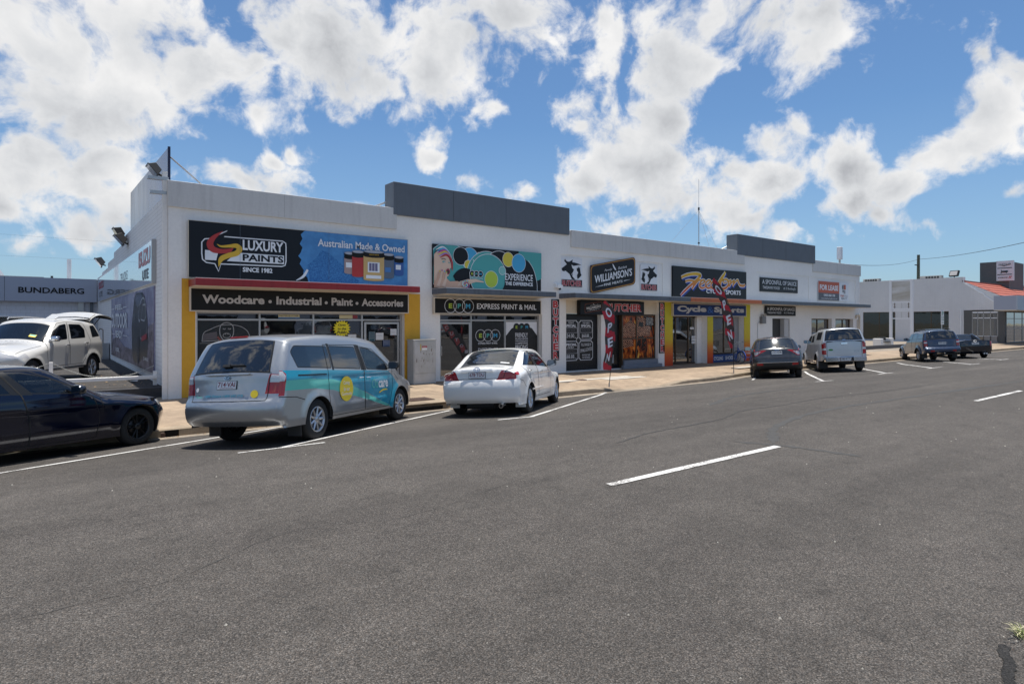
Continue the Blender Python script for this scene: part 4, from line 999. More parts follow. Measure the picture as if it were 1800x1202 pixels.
# ---- black utility
sp = base_spec(res=.085, paint=INK, wb=3.0, wr=.34, arch=.385, rim=.22, wy=.89, sill=.24, spokes=5, sw=.06,
    sil=[(-.95,.32),(-1.06,.45),(-1.10,.7),(-1.08,.95),(-1.05,1.06),(-.95,1.09),(-.3,1.08),(.50,1.08),(.66,1.12),(1.0,1.40),(1.15,1.455),(1.6,1.47),(1.9,1.41),(2.7,1.02),(2.9,.97),(3.5,.88),(3.8,.74),(3.92,.54),(3.86,.26)],
    crown=[(0,.14),(4,.13),(6,.03),(8,.05),(10,.05),(12,.07),(13,.16),(14,.13),(16,.2),(18,.3)],
    width=[(-1.2,.86),(-.7,.92),(2.5,.93),(3.3,.90),(3.9,.76)], tumble=(.92,.34), r=.05, R=.10, flare=.03, mirror=(2.1,1.02), mirmat=INK, seat_z=.32, rows=[(1.5,.38),(1.5,-.38)])
std_side(sp, [[(.95,.34),(.92,1.02),(1.1,1.38),(1.6,1.39),(2.3,1.02),(2.35,.34)]], [([(1.05,1.06),(2.1,1.0),(1.75,1.22),(1.5,1.34),(1.18,1.35)],None)], TINT,
    extra=[('tail_light',RED,[(-1.4,.72),(-.92,.76),(-.86,1.0),(-1.4,1.0)]),('headlight',CLEAR,[(3.4,.66),(4.2,.62),(4.2,.82),(3.4,.84)])])
sp['wrap'] = [('tailgate',None,[(1.6,-.72),(1.6,.72),(4.5,.74),(4.5,-.74)]),('tonneau_cover',BLK,[(5.2,-.70),(5.2,.70),(7.4,.70),(7.4,-.70)]),('rear_window',TINT,[(8.05,-.60),(8.05,.60),(9.3,.54),(9.3,-.54)]),
    ('tail_light',RED,[(2.0,.76),(2.0,1.2),(3.8,1.2),(3.8,.76)]),('tail_light',RED,[(2.0,-.76),(2.0,-1.2),(3.8,-1.2),(3.8,-.76)]),('windshield',SCRN,[(12.1,-.6),(12.1,.6),(13.0,.72),(13.0,-.72)])]
sp['gaps_wrap'] = [([(1.6,-.72),(1.6,.72),(4.5,.74),(4.5,-.74)],.014,True)]
ute, US, uo = build_car(sp, 'parked_utility', 'black low utility with a chrome badge behind the blue wagon', 'car', 'cars parked along the kerb')
add_plate(US,2.7,0,'908·RZI',ute,BLK)
def ute_extra():
    e = Canvas(US.surf_frame(3.5,0,.004), uo[('tailgate',0)]); e.circle(0,0,.075,CHROME); e.circle(.01,0,.05,INK); e.done('badge')
    for sgn in (1,-1):
        b = MB(); b.prism([(.55,1.06),(-.15,1.10),(.95,1.45),(1.2,1.46),(1.0,1.1)], .0,.05, INK, Matrix.Translation((0,(.60 if sgn>0 else -.65)+.05,0)) @ Matrix.Rotation(math.radians(90),4,'X')); b.build('sail_panel', ute, bevel=.015)
        x = MB(); x.cyl((-1.08,-.42-.12*(sgn>0),.28),(-.8,-.42-.12*(sgn>0),.28),.045,CHROME,n=12); x.build('exhaust', ute)
ute_extra()
far = copy_tree(ute); tag(far, 'dark car cut by the right edge, far down the kerb', 'car', 'cars parked along the kerb'); far.name = 'parked_car'

place_car(van, 3.17, -6.84, 36.2)
place_car(camry, 8.06, -6.58, 36.6)
place_car(navy, -1.42, -6.12, 31.3)
place_car(hrv, 22.79, -5.0, 32.9)
place_car(hilux, 27.86, -5.04, 36.5)
place_car(pathf, 39.2, -5.02, 37)
place_car(ute, 44.4, -5.0, 35.9)
place_car(far, 66.2, -5.3, 33)
place_car(mux, .48, 5.19, 240.4, flatz=.40)
# ------------------------------------------------------------------ ground, road, kerb, footpath
PROF = [(-90, .46), (-13, .46), (-11, .40), (-9, .25), (-4.85, -.05), (-2.2, -.12)]
def zr(Y):
    for (a, za), (b, zb) in zip(PROF, PROF[1:]):
        if Y <= b: return za if Y < a else za + (zb - za) * (Y - a) / (b - a)
    return PROF[-1][1]
KERB = [(-120, -4.65), (0, -4.65), (2, -4.62), (7, -4.48), (14, -4.28), (20, -4.12), (22.5, -3.6), (26, -3.0), (36, -2.86), (50, -2.7), (400, -2.7)]
def kerb_y(X): return float(np.interp(X, [k[0] for k in KERB], [k[1] for k in KERB]))
KH = [(-120, .10), (6, .10), (13.6, .09), (14.8, -.055), (17.0, -.055), (18.2, .07), (22, .06), (400, .06)]
def kerb_z(X): return float(np.interp(X, [k[0] for k in KH], [k[1] for k in KH]))

def asphalt(name, base, fine=1.0):
    m = bpy.data.materials.new(name); m.use_nodes = True; nt = m.node_tree; b = nt.nodes['Principled BSDF']; L = nt.links.new
    tc = nt.nodes.new('ShaderNodeTexCoord')
    def noise(sc, det, r=.6, mapping=None):
        n = nt.nodes.new('ShaderNodeTexNoise'); n.inputs['Scale'].default_value = sc; n.inputs['Detail'].default_value = det; n.inputs['Roughness'].default_value = r
        if mapping:
            mp = nt.nodes.new('ShaderNodeMapping'); mp.inputs['Scale'].default_value = mapping; L(tc.outputs['Object'], mp.inputs[0]); L(mp.outputs[0], n.inputs[0])
        else: L(tc.outputs['Object'], n.inputs[0])
        return n.outputs['Fac']
    def ramp(f, stops):
        c = nt.nodes.new('ShaderNodeValToRGB'); L(f, c.inputs[0]); e = c.color_ramp.elements
        e[0].position, e[0].color = stops[0][0], (*[stops[0][1]] * 3, 1); e[1].position, e[1].color = stops[-1][0], (*[stops[-1][1]] * 3, 1)
        for p, v in stops[1:-1]: k = e.new(p); k.color = (v, v, v, 1)
        return c.outputs[0]
    def mul(a, c2):
        x = nt.nodes.new('ShaderNodeMixRGB'); x.blend_type = 'MULTIPLY'; x.inputs[0].default_value = 1
        if isinstance(a, tuple): x.inputs[1].default_value = a
        else: L(a, x.inputs[1])
        L(c2, x.inputs[2]); return x.outputs[0]
    c = mul((*base, 1), ramp(noise(.35, 6, .6, (.35, 1, 1)), [(.3, .76), (.7, 1.16)]))   # long worn lanes
    c = mul(c, ramp(noise(2.2, 6), [(.32, .88), (.68, 1.1)]))
    c = mul(c, ramp(noise(1.1, 5, .6, (.12, 1, 1)), [(.35, .86), (.65, 1.10)]))   # wheel tracks
    c = mul(c, ramp(noise(5.0, 3, .5), [(.60, 1.0), (.72, .80)]))   # drips
    v = nt.nodes.new('ShaderNodeTexVoronoi'); v.inputs['Scale'].default_value = 85 * fine; L(tc.outputs['Object'], v.inputs[0])   # stones
    sep = nt.nodes.new('ShaderNodeSeparateColor'); L(v.outputs['Color'], sep.inputs[0])
    c = mul(c, ramp(sep.outputs[0], [(0, .50), (.45, .86), (.8, 1.12), (.93, 1.4), (1, 1.9)]))
    x = nt.nodes.new('ShaderNodeMixRGB'); x.blend_type = 'MIX'; L(sep.outputs[1], x.inputs[0]); x.inputs[1].default_value = (1.05, .98, .93, 1); x.inputs[2].default_value = (.97, 1.0, 1.04, 1)
    c = mul(c, x.outputs[0]); c = mul(c, ramp(noise(38, 3, .7), [(.35, .90), (.62, 1.06)])); c = mul(c, ramp(v.outputs['Distance'], [(.15, 1.15), (.45, .95), (.75, .35)]))
    c = mul(c, ramp(noise(7, 5, .7), [(.3, .90), (.7, 1.08)]))
    L(c, b.inputs['Base Color']); b.inputs['Roughness'].default_value = .88; b.inputs['Specular IOR Level'].default_value = .35
    bp = nt.nodes.new('ShaderNodeBump'); bp.inputs['Strength'].default_value = .55; bp.inputs['Distance'].default_value = .006
    L(v.outputs['Distance'], bp.inputs['Height']); L(bp.outputs[0], b.inputs['Normal'])
    return m
ASPH = asphalt('road_asphalt', (.099, .090, .081), 1.5)
STAIN = asphalt('bitumen_stain', (.030, .029, .028), 1.5)
ASPH2 = asphalt('yard_asphalt', (.075, .07, .066), .7)

def concrete(name, base, joint=None, var=.18):
    m = bpy.data.materials.new(name); m.use_nodes = True; nt = m.node_tree; b = nt.nodes['Principled BSDF']; L = nt.links.new
    tc = nt.nodes.new('ShaderNodeTexCoord')
    def layer(prev, sc, det, lo, hi, p0=.35, p1=.68):
        n = nt.nodes.new('ShaderNodeTexNoise'); n.inputs['Scale'].default_value = sc; n.inputs['Detail'].default_value = det; n.inputs['Roughness'].default_value = .65; L(tc.outputs['Object'], n.inputs[0])
        r = nt.nodes.new('ShaderNodeMapRange'); L(n.outputs['Fac'], r.inputs[0]); r.inputs[1].default_value = p0; r.inputs[2].default_value = p1; r.inputs[3].default_value = lo; r.inputs[4].default_value = hi
        x = nt.nodes.new('ShaderNodeVectorMath'); x.operation = 'SCALE'
        if isinstance(prev, tuple): x.inputs[0].default_value = prev
        else: L(prev, x.inputs[0])
        L(r.outputs[0], x.inputs['Scale']); return x.outputs[0]
    c = layer(base, .6, 5, 1 - var, 1 + var * .6); c = layer(c, 4, 5, 1 - var * .7, 1 + var * .5); c = layer(c, 60, 3, .86, 1.1)
    if joint:
        br = nt.nodes.new('ShaderNodeTexBrick'); br.offset = 0; br.inputs['Scale'].default_value = 1; br.inputs['Brick Width'].default_value = joint[0]; br.inputs['Row Height'].default_value = joint[1]
        br.inputs['Mortar Size'].default_value = .012; br.inputs['Mortar Smooth'].default_value = .3; br.inputs['Color1'].default_value = (1, 1, 1, 1); br.inputs['Color2'].default_value = (.90, .90, .90, 1); br.inputs['Mortar'].default_value = (.42, .4, .38, 1)
        L(tc.outputs['Object'], br.inputs[0]); x = nt.nodes.new('ShaderNodeMixRGB'); x.blend_type = 'MULTIPLY'; x.inputs[0].default_value = 1; L(c, x.inputs[1]); L(br.outputs[0], x.inputs[2]); c = x.outputs[0]
    L(c, b.inputs['Base Color']); b.inputs['Roughness'].default_value = .9
    n = nt.nodes.new('ShaderNodeTexNoise'); n.inputs['Scale'].default_value = 45; L(tc.outputs['Object'], n.inputs[0])
    bp = nt.nodes.new('ShaderNodeBump'); bp.inputs['Strength'].default_value = .2; bp.inputs['Distance'].default_value = .008; L(n.outputs[0], bp.inputs['Height']); L(bp.outputs[0], b.inputs['Normal'])
    return m
PATH = concrete('footpath_concrete', (.345, .258, .178), (3.0, 2.3), .24)
KERBM = concrete('kerb_concrete', (.31, .245, .175), None, .25)
GUTT = concrete('gutter_concrete', (.27, .225, .175), None, .25)
PALE = concrete('pale_concrete', (.50, .46, .40), None, .15)
def worn_paint():
    m = bpy.data.materials.new('road_paint'); m.use_nodes = True; nt = m.node_tree; b = nt.nodes['Principled BSDF']; L = nt.links.new
    tc = nt.nodes.new('ShaderNodeTexCoord'); n = nt.nodes.new('ShaderNodeTexNoise'); n.inputs['Scale'].default_value = 42; n.inputs['Detail'].default_value = 5; n.inputs['Roughness'].default_value = .75; L(tc.outputs['Object'], n.inputs[0])
    n2 = nt.nodes.new('ShaderNodeTexNoise'); n2.inputs['Scale'].default_value = 1.6; n2.inputs['Detail'].default_value = 4; L(tc.outputs['Object'], n2.inputs[0])
    a = nt.nodes.new('ShaderNodeMath'); a.operation = 'MULTIPLY_ADD'; L(n2.outputs[0], a.inputs[0]); a.inputs[1].default_value = .55; L(n.outputs[0], a.inputs[2])
    cr = nt.nodes.new('ShaderNodeValToRGB'); L(a.outputs[0], cr.inputs[0]); e = cr.color_ramp.elements; e[0].position = .80; e[0].color = (.60, .59, .57, 1); e[1].position = .90; e[1].color = (.13, .12, .11, 1)
    L(cr.outputs[0], b.inputs['Base Color']); b.inputs['Roughness'].default_value = .85; return m
PAINTW = worn_paint()

def sheet(name, xs, ys, zf, mat, kind='structure'):
    mb = MB(); vs = [(x, y, zf(x, y)) for x in xs for y in ys]; n = len(ys)
    mb.add(vs, [(i * n + j, (i + 1) * n + j, (i + 1) * n + j + 1, i * n + j + 1) for i in range(len(xs) - 1) for j in range(n - 1)], mat, True)
    return mb.build(name, kind=kind)
GRND = pm('distant_ground', (.16, .15, .10), rough=1, var=.3, vscale=.05)
sheet('ground', [-1500, -130, 420, 1800], [-1500, -91, 60, 1500], lambda x, y: -.6, GRND)
rx = [-130, -60, -30] + [float(x) for x in range(-20, 80, 2)] + [100, 140, 200, 300, 420]
mb = MB(); RY = [-91, -60, -40, -30, -20, -16, -14, -13, -12, -11, -10, -9, -8, -7, -6, -5.4, -4.85, -4.4, -3.8, -3.2, -2.2]
vs = []
for x in rx:
    for y in RY: vs.append((x, y, zr(y)))
n = len(RY); mb.add(vs, [(i * n + j, (i + 1) * n + j, (i + 1) * n + j + 1, i * n + j + 1) for i in range(len(rx) - 1) for j in range(n - 1)], ASPH, True)
mb.build('road', kind='structure')

# footpath, kerb and gutter follow the kerb line
kx = [-120, -60, -30] + [i * .5 for i in range(-40, 160)] + [90, 120, 160, 220, 300, 400]
mb = MB(); vs = []
for x in kx:
    ky, kz = kerb_y(x), kerb_z(x); 
    for q in (0, .25, .5, .8, 1.0):
        y = ky + .16 + (0.3 - ky - .16) * q
        flat = kz + .012 + (.155 - kz - .012) * (min(1, q * 3) if kz < 0 else q)
        vs.append((x, y, flat))
mb.add(vs, [(i * 5 + j, (i + 1) * 5 + j, (i + 1) * 5 + j + 1, i * 5 + j + 1) for i in range(len(kx) - 1) for j in range(4)], PATH, False)
mb.build('footpath', kind='structure')
INLETS = [(6.35, 8.05), (1.88, 2.14)]
mb = MB(); vs = []
for x in kx:
    ky, kz = kerb_y(x), kerb_z(x); zb = zr(ky) - .02
    hole = any(a <= x <= b for a, b in INLETS)
    vs += [(x, ky - .015, zb), (x, ky, max(kz - .025, zb + .01)), (x, ky + .03, max(kz, zb + .015)), (x, ky + .17, max(kz + .013, zb + .02)), (x, ky + .17, zb - .1)]
fs = [(i * 5 + j, (i + 1) * 5 + j, (i + 1) * 5 + j + 1, i * 5 + j + 1) for i in range(len(kx) - 1) for j in range(4)]
mb.add(vs, fs, KERBM, False); mb.build('kerb', kind='structure')
mb = MB(); vs = []
for x in kx:
    ky = kerb_y(x); w = .30 if x < 21 else .34
    vs += [(x, ky - w, zr(ky - w) + .004), (x, ky - .005, zr(ky) + .006)]
mb.add(vs, [(2 * i, 2 * i + 2, 2 * i + 3, 2 * i + 1) for i in range(len(kx) - 1)], GUTT); mb.build('gutter', kind='structure')
# storm water inlet in the kerb and its grated cover
DARK = pm('drain_dark', (.004, .004, .004), rough=1)
t = empty('storm_drain', (7.2, -4.5, 0), label='storm water inlet cut into the kerb with a ribbed iron cover on the footpath', cat='drain'); t.location = (0, 0, 0)
b = MB(); ky = kerb_y(7.2)
b.box(6.45, 8.0, ky - .03, ky - .012, -.075, .035, DARK); b.build('opening', t)
b = MB(); b.box(6.2, 8.2, ky - .035, ky + .75, .095, .128, KERBM); b.build('lintel', t, bevel=.015)
RUST = pm('rusty_iron', (.12, .075, .06), rough=.8, var=.4, vscale=8)
b = MB(); b.box(7.35, 8.05, -4.05, -3.5, .12, .141, RUST)
for k in range(12): b.box(7.38 + k * .056, 7.41 + k * .056, -4.03, -3.52, .141, .150, RUST)
b.build('cover', t)
t = MB(); ky = kerb_y(2.0); t.box(1.86, 2.10, ky - .025, ky - .008, -.06, .07, DARK); t.box(1.80, 1.87, ky - .04, ky - .005, -.06, .03, RUST)
t.build('broken_drain', label='small broken drain hole in the kerb face behind the van', cat='drain')

# painted lines
def mark(mb, a, b, w):
    a = Vector((a[0], a[1])); b = Vector((b[0], b[1])); d = (b - a).normalized(); nrm = Vector((-d.y, d.x)) * w / 2; L = (b - a).length; n = max(1, int(L / .35)); vs = []
    for i in range(n + 1):
        p = a + (b - a) * i / n; j = rng.uniform(-.006, .006)
        for s_ in (1, -1):
            q = p + nrm * s_ * (1 + j * 8); vs.append((q.x, q.y, zr(q.y) + .007))
    mb.add(vs, [(2 * i + 1, 2 * i + 3, 2 * i + 2, 2 * i) for i in range(n)], PAINTW)
mb = MB()
mark(mb, (-.45,-7.33), (3.97,-4.80), .09)
mark(mb, (2.30,-8.2), (3.6,-8.2), .085); mark(mb, (2.95,-8.15), (7.95,-4.92), .09)
mark(mb, (7.2,-7.93), (8.0,-8.08), .085); mark(mb, (7.95,-8.05), (13.9,-4.42), .09)
mark(mb, (22.7,-4.15), (21.1,-4.98), .10)
mark(mb, (27.03,-3.9), (20.55,-7.85), .10); mark(mb, (20.1,-7.82), (20.95,-7.98), .09)
mark(mb, (31.0,-4.5), (25.8,-7.7), .10); mark(mb, (24.95,-7.78), (26.3,-7.78), .09)
mark(mb, (36.8,-3.95), (30.18,-7.8), .10); mark(mb, (29.6,-7.82), (31.4,-7.82), .09)
mark(mb, (40.9,-4.1), (34.0,-8.1), .10); mark(mb, (33.2,-8.2), (34.8,-8.2), .09)
mark(mb, (46.2,-4.1), (40.0,-7.7), .10); mark(mb, (39.5,-7.75), (41.0,-7.75), .09)
for k in range(-3, 9):
    x0 = 4.56 + 10.95 * k; mark(mb, (x0, -13.45), (x0 + 3.2, -13.45), .10)
mb.build('road_markings', kind='structure')
# bitumen crack seal, skid marks and stains: worn shapes in the road itself
SEAL = pm('bitumen_seal', (.032, .031, .031), rough=.75, var=.3, vscale=6)
SKID = pm('tyre_marks', (.052, .050, .048), rough=.85, var=.35, vscale=9)
def wander(mb, pts, w, mat, jit=.03, z=.004, rg=(.45, 1.3)):
    P = cr_pts(pts, 12); vs = []; 
    for i, p in enumerate(P):
        a = P[max(0, i - 1)]; b_ = P[min(len(P) - 1, i + 1)]; d = Vector((b_[0] - a[0], b_[1] - a[1])).normalized(); h = w / 2 * rng.uniform(*rg) * min(1, (i + .4) * .35, (len(P) - i) * .35)
        j = rng.uniform(-jit, jit)
        for s_ in (1, -1):
            x, y = p[0] - d.y * (h * s_ + j), p[1] + d.x * (h * s_ + j); vs.append((x, y, zr(y) + z))
    mb.add(vs, [(2 * i + 1, 2 * i + 3, 2 * i + 2, 2 * i) for i in range(len(P) - 1)], mat)
mb = MB()
wander(mb, [(6.3,-11.9),(7.4,-11.6),(9.4,-11.45),(10.8,-11.05),(12.2,-11.1),(14.0,-11.0),(16.5,-11.3),(20,-11.4)], .03, SEAL, .02)
wander(mb, [(-2.3,-13.9),(-1.4,-13.8),(-.6,-13.4),(.5,-13.4),(1.6,-12.9),(2.6,-13.1),(4.5,-12.5),(6.3,-11.9)], .005, SKID, .02)
wander(mb, [(9.0,-7.3),(10.5,-7.9),(12.0,-8.0),(13.5,-8.7),(16,-8.9)], .022, SEAL, .03)
wander(mb, [(3.45,-16.97),(3.58,-16.92),(3.70,-16.90),(3.80,-16.85),(3.90,-16.83)], .05, STAIN, .003, .0035, (.8, 1.12))
wander(mb, [(3.92,-16.83),(4.2,-16.85),(5.2,-16.8),(7.5,-16.7)], .012, SEAL, .02)
wander(mb, [(7.9,-13.3),(9.5,-12.5),(12,-12.1),(16,-12.3),(22,-12.7),(30,-13.0)], .16, SKID, .01, .003)
wander(mb, [(7.6,-12.9),(7.9,-13.6),(8.0,-14.4)], .12, SKID, .02, .003)
wander(mb, [(11.5,-9.8),(13.5,-9.0),(15.5,-8.7),(17.5,-8.9)], .20, SKID, .02, .003)
mb.build('road_repairs', kind='structure')

# raised yard at the left with its dark front edge
sheet('yard', [-60, -20, -8, 0, 2.6], [.85, 5, 12, 24.5], lambda x, y: .40 + (.02 if y > 3 else 0), ASPH2)
b = MB(); b.box(-60, 2.58, .62, .86, .10, .405, pm('plinth_dark', (.05, .05, .055), rough=.9, var=.3)); b.build('yard_edge', kind='structure')
b = MB(); b.box(-60, 2.58, .25, .62, .05, .150, concrete('apron', (.30, .25, .19))); b.build('yard_apron', kind='structure')
# a few dry leaves and paper scraps in the yard
LEAF = pm('dry_leaf', (.42, .26, .12), rough=.9); b = MB()
for k in range(70):
    x = rng.uniform(.6, 2.5) if k < 50 else rng.uniform(-2, 2.5); y = rng.uniform(1.0, 6.5); a = rng.uniform(0, 6.28); r_ = rng.uniform(.02, .045)
    b.add([(x + r_ * math.cos(a), y + r_ * math.sin(a), .43 + rng.uniform(0, .02)), (x + r_ * .5 * math.cos(a + 1.7), y + r_ * .5 * math.sin(a + 1.7), .44), (x - r_ * math.cos(a), y - r_ * math.sin(a), .43), (x - r_ * .5 * math.cos(a + 1.5), y - r_ * .5 * math.sin(a + 1.5), .432)], [(0, 1, 2, 3)], LEAF)
b.build('fallen_leaves', label='dry leaves scattered over the yard asphalt', cat='leaves', kind='stuff')
b = MB(); b.add([(2.02, 2.6, .45), (2.2, 2.55, .44), (2.24, 2.75, .46), (2.08, 2.78, .44)], [(0, 1, 2, 3)], WHT); b.build('paper_scrap', label='white scrap of paper lying on the yard beside the wall', cat='litter')
PEB = pm('pale_pebble', (.45, .42, .36), rough=.9); b = MB()
for k in range(110):
    x = rng.uniform(-2, 16); y = rng.uniform(-16.5, -8); r_ = rng.uniform(.004, .011)
    b.add([(x - r_, y, zr(y)), (x, y - r_, zr(y)), (x + r_, y, zr(y)), (x, y + r_, zr(y)), (x, y, zr(y) + r_ * 1.2)], [(0, 1, 4), (1, 2, 4), (2, 3, 4), (3, 0, 4)], PEB)
for k in range(60):
    x = 4.1 + rng.gauss(0, .10); y = -16.85 + rng.gauss(0, .03); r_ = rng.uniform(.002, .006)
    b.add([(x - r_, y, .46), (x, y - r_, .46), (x + r_, y, .46), (x, y + r_, .46), (x, y, .46 + r_)], [(0, 1, 4), (1, 2, 4), (2, 3, 4), (3, 0, 4)], PEB if k % 3 else RUST)
b.build('loose_stones', label='small pale stones scattered over the road surface', cat='stones', kind='stuff')
b = MB()
for k in range(260):
    x = rng.uniform(1.2, 9) if k < 170 else rng.uniform(9, 40); y = kerb_y(x) - abs(rng.gauss(0, .10)) - .02; r_ = rng.uniform(.008, .03); a = rng.uniform(0, 6.28); z = zr(y) + .012
    b.add([(x + r_ * math.cos(a), y + r_ * math.sin(a), z), (x - r_ * .4 * math.sin(a), y + r_ * .4 * math.cos(a), z + .006), (x - r_ * math.cos(a), y - r_ * math.sin(a), z), (x + r_ * .4 * math.sin(a), y - r_ * .4 * math.cos(a), z + .002)], [(0, 1, 2, 3)], LEAF if k % 3 else RUST)
b.build('gutter_litter', label='dry leaves and grit lying along the gutter', cat='leaves', kind='stuff')
# the pale repaired strips and service lids on the footpath
b = MB(); b.box(13.2, 17.2, -2.55, -2.20, .10, .1385, PALE); b.box(15.6, 17.6, -2.9, -2.55, .09, .128, PALE); b.box(24.0, 26.5, -2.6, -2.2, .1, .139, PALE); b.build('path_repairs', kind='structure')
for (x, y, lab) in ((14.75, -2.42, 'round iron service lid in the pale strip of footpath outside the butcher'), (10.2, -2.9, 'round iron service lid in the footpath behind the white sedan')):
    b = MB(); b.cyl((x, y, .12), (x, y, .146), .20, RUST, n=24); b.build('service_lid', label=lab, cat='lid', group='service lids')
# ------------------------------------------------------------------ the row of shops
def painted_wall(name, base, brick=None, streak=.12, peel=False):
    m = bpy.data.materials.new(name); m.use_nodes = True; nt = m.node_tree; b = nt.nodes['Principled BSDF']; L = nt.links.new
    tc = nt.nodes.new('ShaderNodeTexCoord')
    def noise(sc, det, mp_=None, r=.6):
        n = nt.nodes.new('ShaderNodeTexNoise'); n.inputs['Scale'].default_value = sc; n.inputs['Detail'].default_value = det; n.inputs['Roughness'].default_value = r
        if mp_:
            mp = nt.nodes.new('ShaderNodeMapping'); mp.inputs['Scale'].default_value = mp_; L(tc.outputs['Object'], mp.inputs[0]); L(mp.outputs[0], n.inputs[0])
        else: L(tc.outputs['Object'], n.inputs[0])
        return n.outputs['Fac']
    def scale(prev, f, lo, hi, p0, p1):
        r = nt.nodes.new('ShaderNodeMapRange'); L(f, r.inputs[0]); r.inputs[1].default_value = p0; r.inputs[2].default_value = p1; r.inputs[3].default_value = lo; r.inputs[4].default_value = hi
        x = nt.nodes.new('ShaderNodeVectorMath'); x.operation = 'SCALE'
        if isinstance(prev, tuple): x.inputs[0].default_value = prev
        else: L(prev, x.inputs[0])
        L(r.outputs[0], x.inputs['Scale']); return x.outputs[0]
    c = scale(base, noise(.5, 5), 1.03, .94, .35, .7); c = scale(c, noise(1.3, 6, (6, 6, .45)), 1.0, 1 - streak, .5, .75); c = scale(c, noise(14, 4), 1.02, .96, .4, .7)
    hgt = None
    if brick:
        mp = nt.nodes.new('ShaderNodeMapping'); mp.inputs['Rotation'].default_value = brick[2]; L(tc.outputs['Object'], mp.inputs[0])
        br = nt.nodes.new('ShaderNodeTexBrick'); L(mp.outputs[0], br.inputs[0]); br.inputs['Scale'].default_value = 1; br.inputs['Brick Width'].default_value = brick[0]; br.inputs['Row Height'].default_value = brick[1]
        br.inputs['Mortar Size'].default_value = .012; br.inputs['Mortar Smooth'].default_value = .6; br.inputs['Color1'].default_value = (1, 1, 1, 1); br.inputs['Color2'].default_value = (.965, .965, .965, 1); br.inputs['Mortar'].default_value = (.80, .79, .78, 1)
        x = nt.nodes.new('ShaderNodeMixRGB'); x.blend_type = 'MULTIPLY'; x.inputs[0].default_value = 1; L(c, x.inputs[1]); L(br.outputs[0], x.inputs[2]); c = x.outputs[0]; hgt = br.outputs['Fac']
    if peel:
        f = noise(3.2, 8, (1, .45, 2.2), .75); r = nt.nodes.new('ShaderNodeMapRange'); L(f, r.inputs[0]); r.inputs[1].default_value = .70; r.inputs[2].default_value = .74
        x = nt.nodes.new('ShaderNodeMixRGB'); L(r.outputs[0], x.inputs[0]); L(c, x.inputs[1]); x.inputs[2].default_value = (.22, .20, .17, 1); c = x.outputs[0]
    L(c, b.inputs['Base Color']); b.inputs['Roughness'].default_value = .82
    bp = nt.nodes.new('ShaderNodeBump'); bp.inputs['Strength'].default_value = .35 if brick else .12; bp.inputs['Distance'].default_value = .008
    if hgt is not None: bp.invert = True; L(hgt, bp.inputs['Height'])
    else: L(noise(90, 3), bp.inputs['Height'])
    L(bp.outputs[0], b.inputs['Normal'])
    return m
RXZ = (math.radians(90), 0, 0)
WALL = painted_wall('render_white', (.84, .82, .79), streak=.035)
BAND = painted_wall('render_band', (.63, .62, .605), streak=.13)
CREAM = painted_wall('render_cream', (.70, .62, .50), streak=.05)
BRICKW = painted_wall('painted_brick', (.80, .79, .785), (.39, .115, (0, math.radians(90), math.radians(90))), .10, peel=True)
BLOCKW = painted_wall('painted_block', (.66, .68, .74), (.40, .20, (math.radians(-90), 0, 0)))
BRICKF = painted_wall('painted_brick_far', (.68, .68, .70), (.29, .10, (0, math.radians(90), math.radians(90))), .06)
GREYB = pm('panel_blue_grey', (.125, .145, .172), rough=.6, var=.10, vscale=2, streak=.10)
CANG = pm('canopy_grey', (.10, .118, .145), rough=.45, streak=.25)
CANR = pm('canopy_red', (.30, .018, .022), rough=.4, streak=.2)
CANO = pm('canopy_orange', (.52, .125, .03), rough=.4, streak=.15)
YELW = pm('wall_yellow', (.72, .385, .035), rough=.75, var=.08, vscale=4, bump=.1)
ALU = pm('frame_aluminium', (.46, .46, .46), rough=.35, metal=.6)
ALUB = pm('frame_bronze', (.10, .065, .04), rough=.4, metal=.4)
SOFF = pm('soffit', (.66, .60, .50), rough=.8)
SGLASS = glass_mat('shop_glass', (.30, .31, .31), refl=1.9, see=.45)
VINYLB = pm('window_vinyl_black', (.012, .012, .013), rough=.25)
ROOFM = pm('roof_sheet', (.35, .35, .36), rough=.5, metal=.3)
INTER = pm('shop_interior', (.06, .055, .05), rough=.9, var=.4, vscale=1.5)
def gradient_paint(name, stops, z0, z1):
    m = bpy.data.materials.new(name); m.use_nodes = True; nt = m.node_tree; b = nt.nodes['Principled BSDF']; L = nt.links.new
    tc = nt.nodes.new('ShaderNodeTexCoord'); sp_ = nt.nodes.new('ShaderNodeSeparateXYZ'); L(tc.outputs['Object'], sp_.inputs[0])
    mr = nt.nodes.new('ShaderNodeMapRange'); L(sp_.outputs['Z'], mr.inputs[0]); mr.inputs[1].default_value = z0; mr.inputs[2].default_value = z1
    cr = nt.nodes.new('ShaderNodeValToRGB'); L(mr.outputs[0], cr.inputs[0]); e = cr.color_ramp.elements
    e[0].position, e[0].color = stops[0][0], (*stops[0][1], 1); e[1].position, e[1].color = stops[-1][0], (*stops[-1][1], 1)
    for p, c in stops[1:-1]: k = e.new(p); k.color = (*c, 1)
    L(cr.outputs[0], b.inputs['Base Color']); b.inputs['Roughness'].default_value = .7; return m
RAINB = gradient_paint('pilaster_fade', [(0, (.55, .06, .012)), (.18, (.60, .09, .015)), (.36, (.62, .20, .02)), (.52, (.60, .42, .02)), (1, (.58, .52, .03))], .15, 2.4)

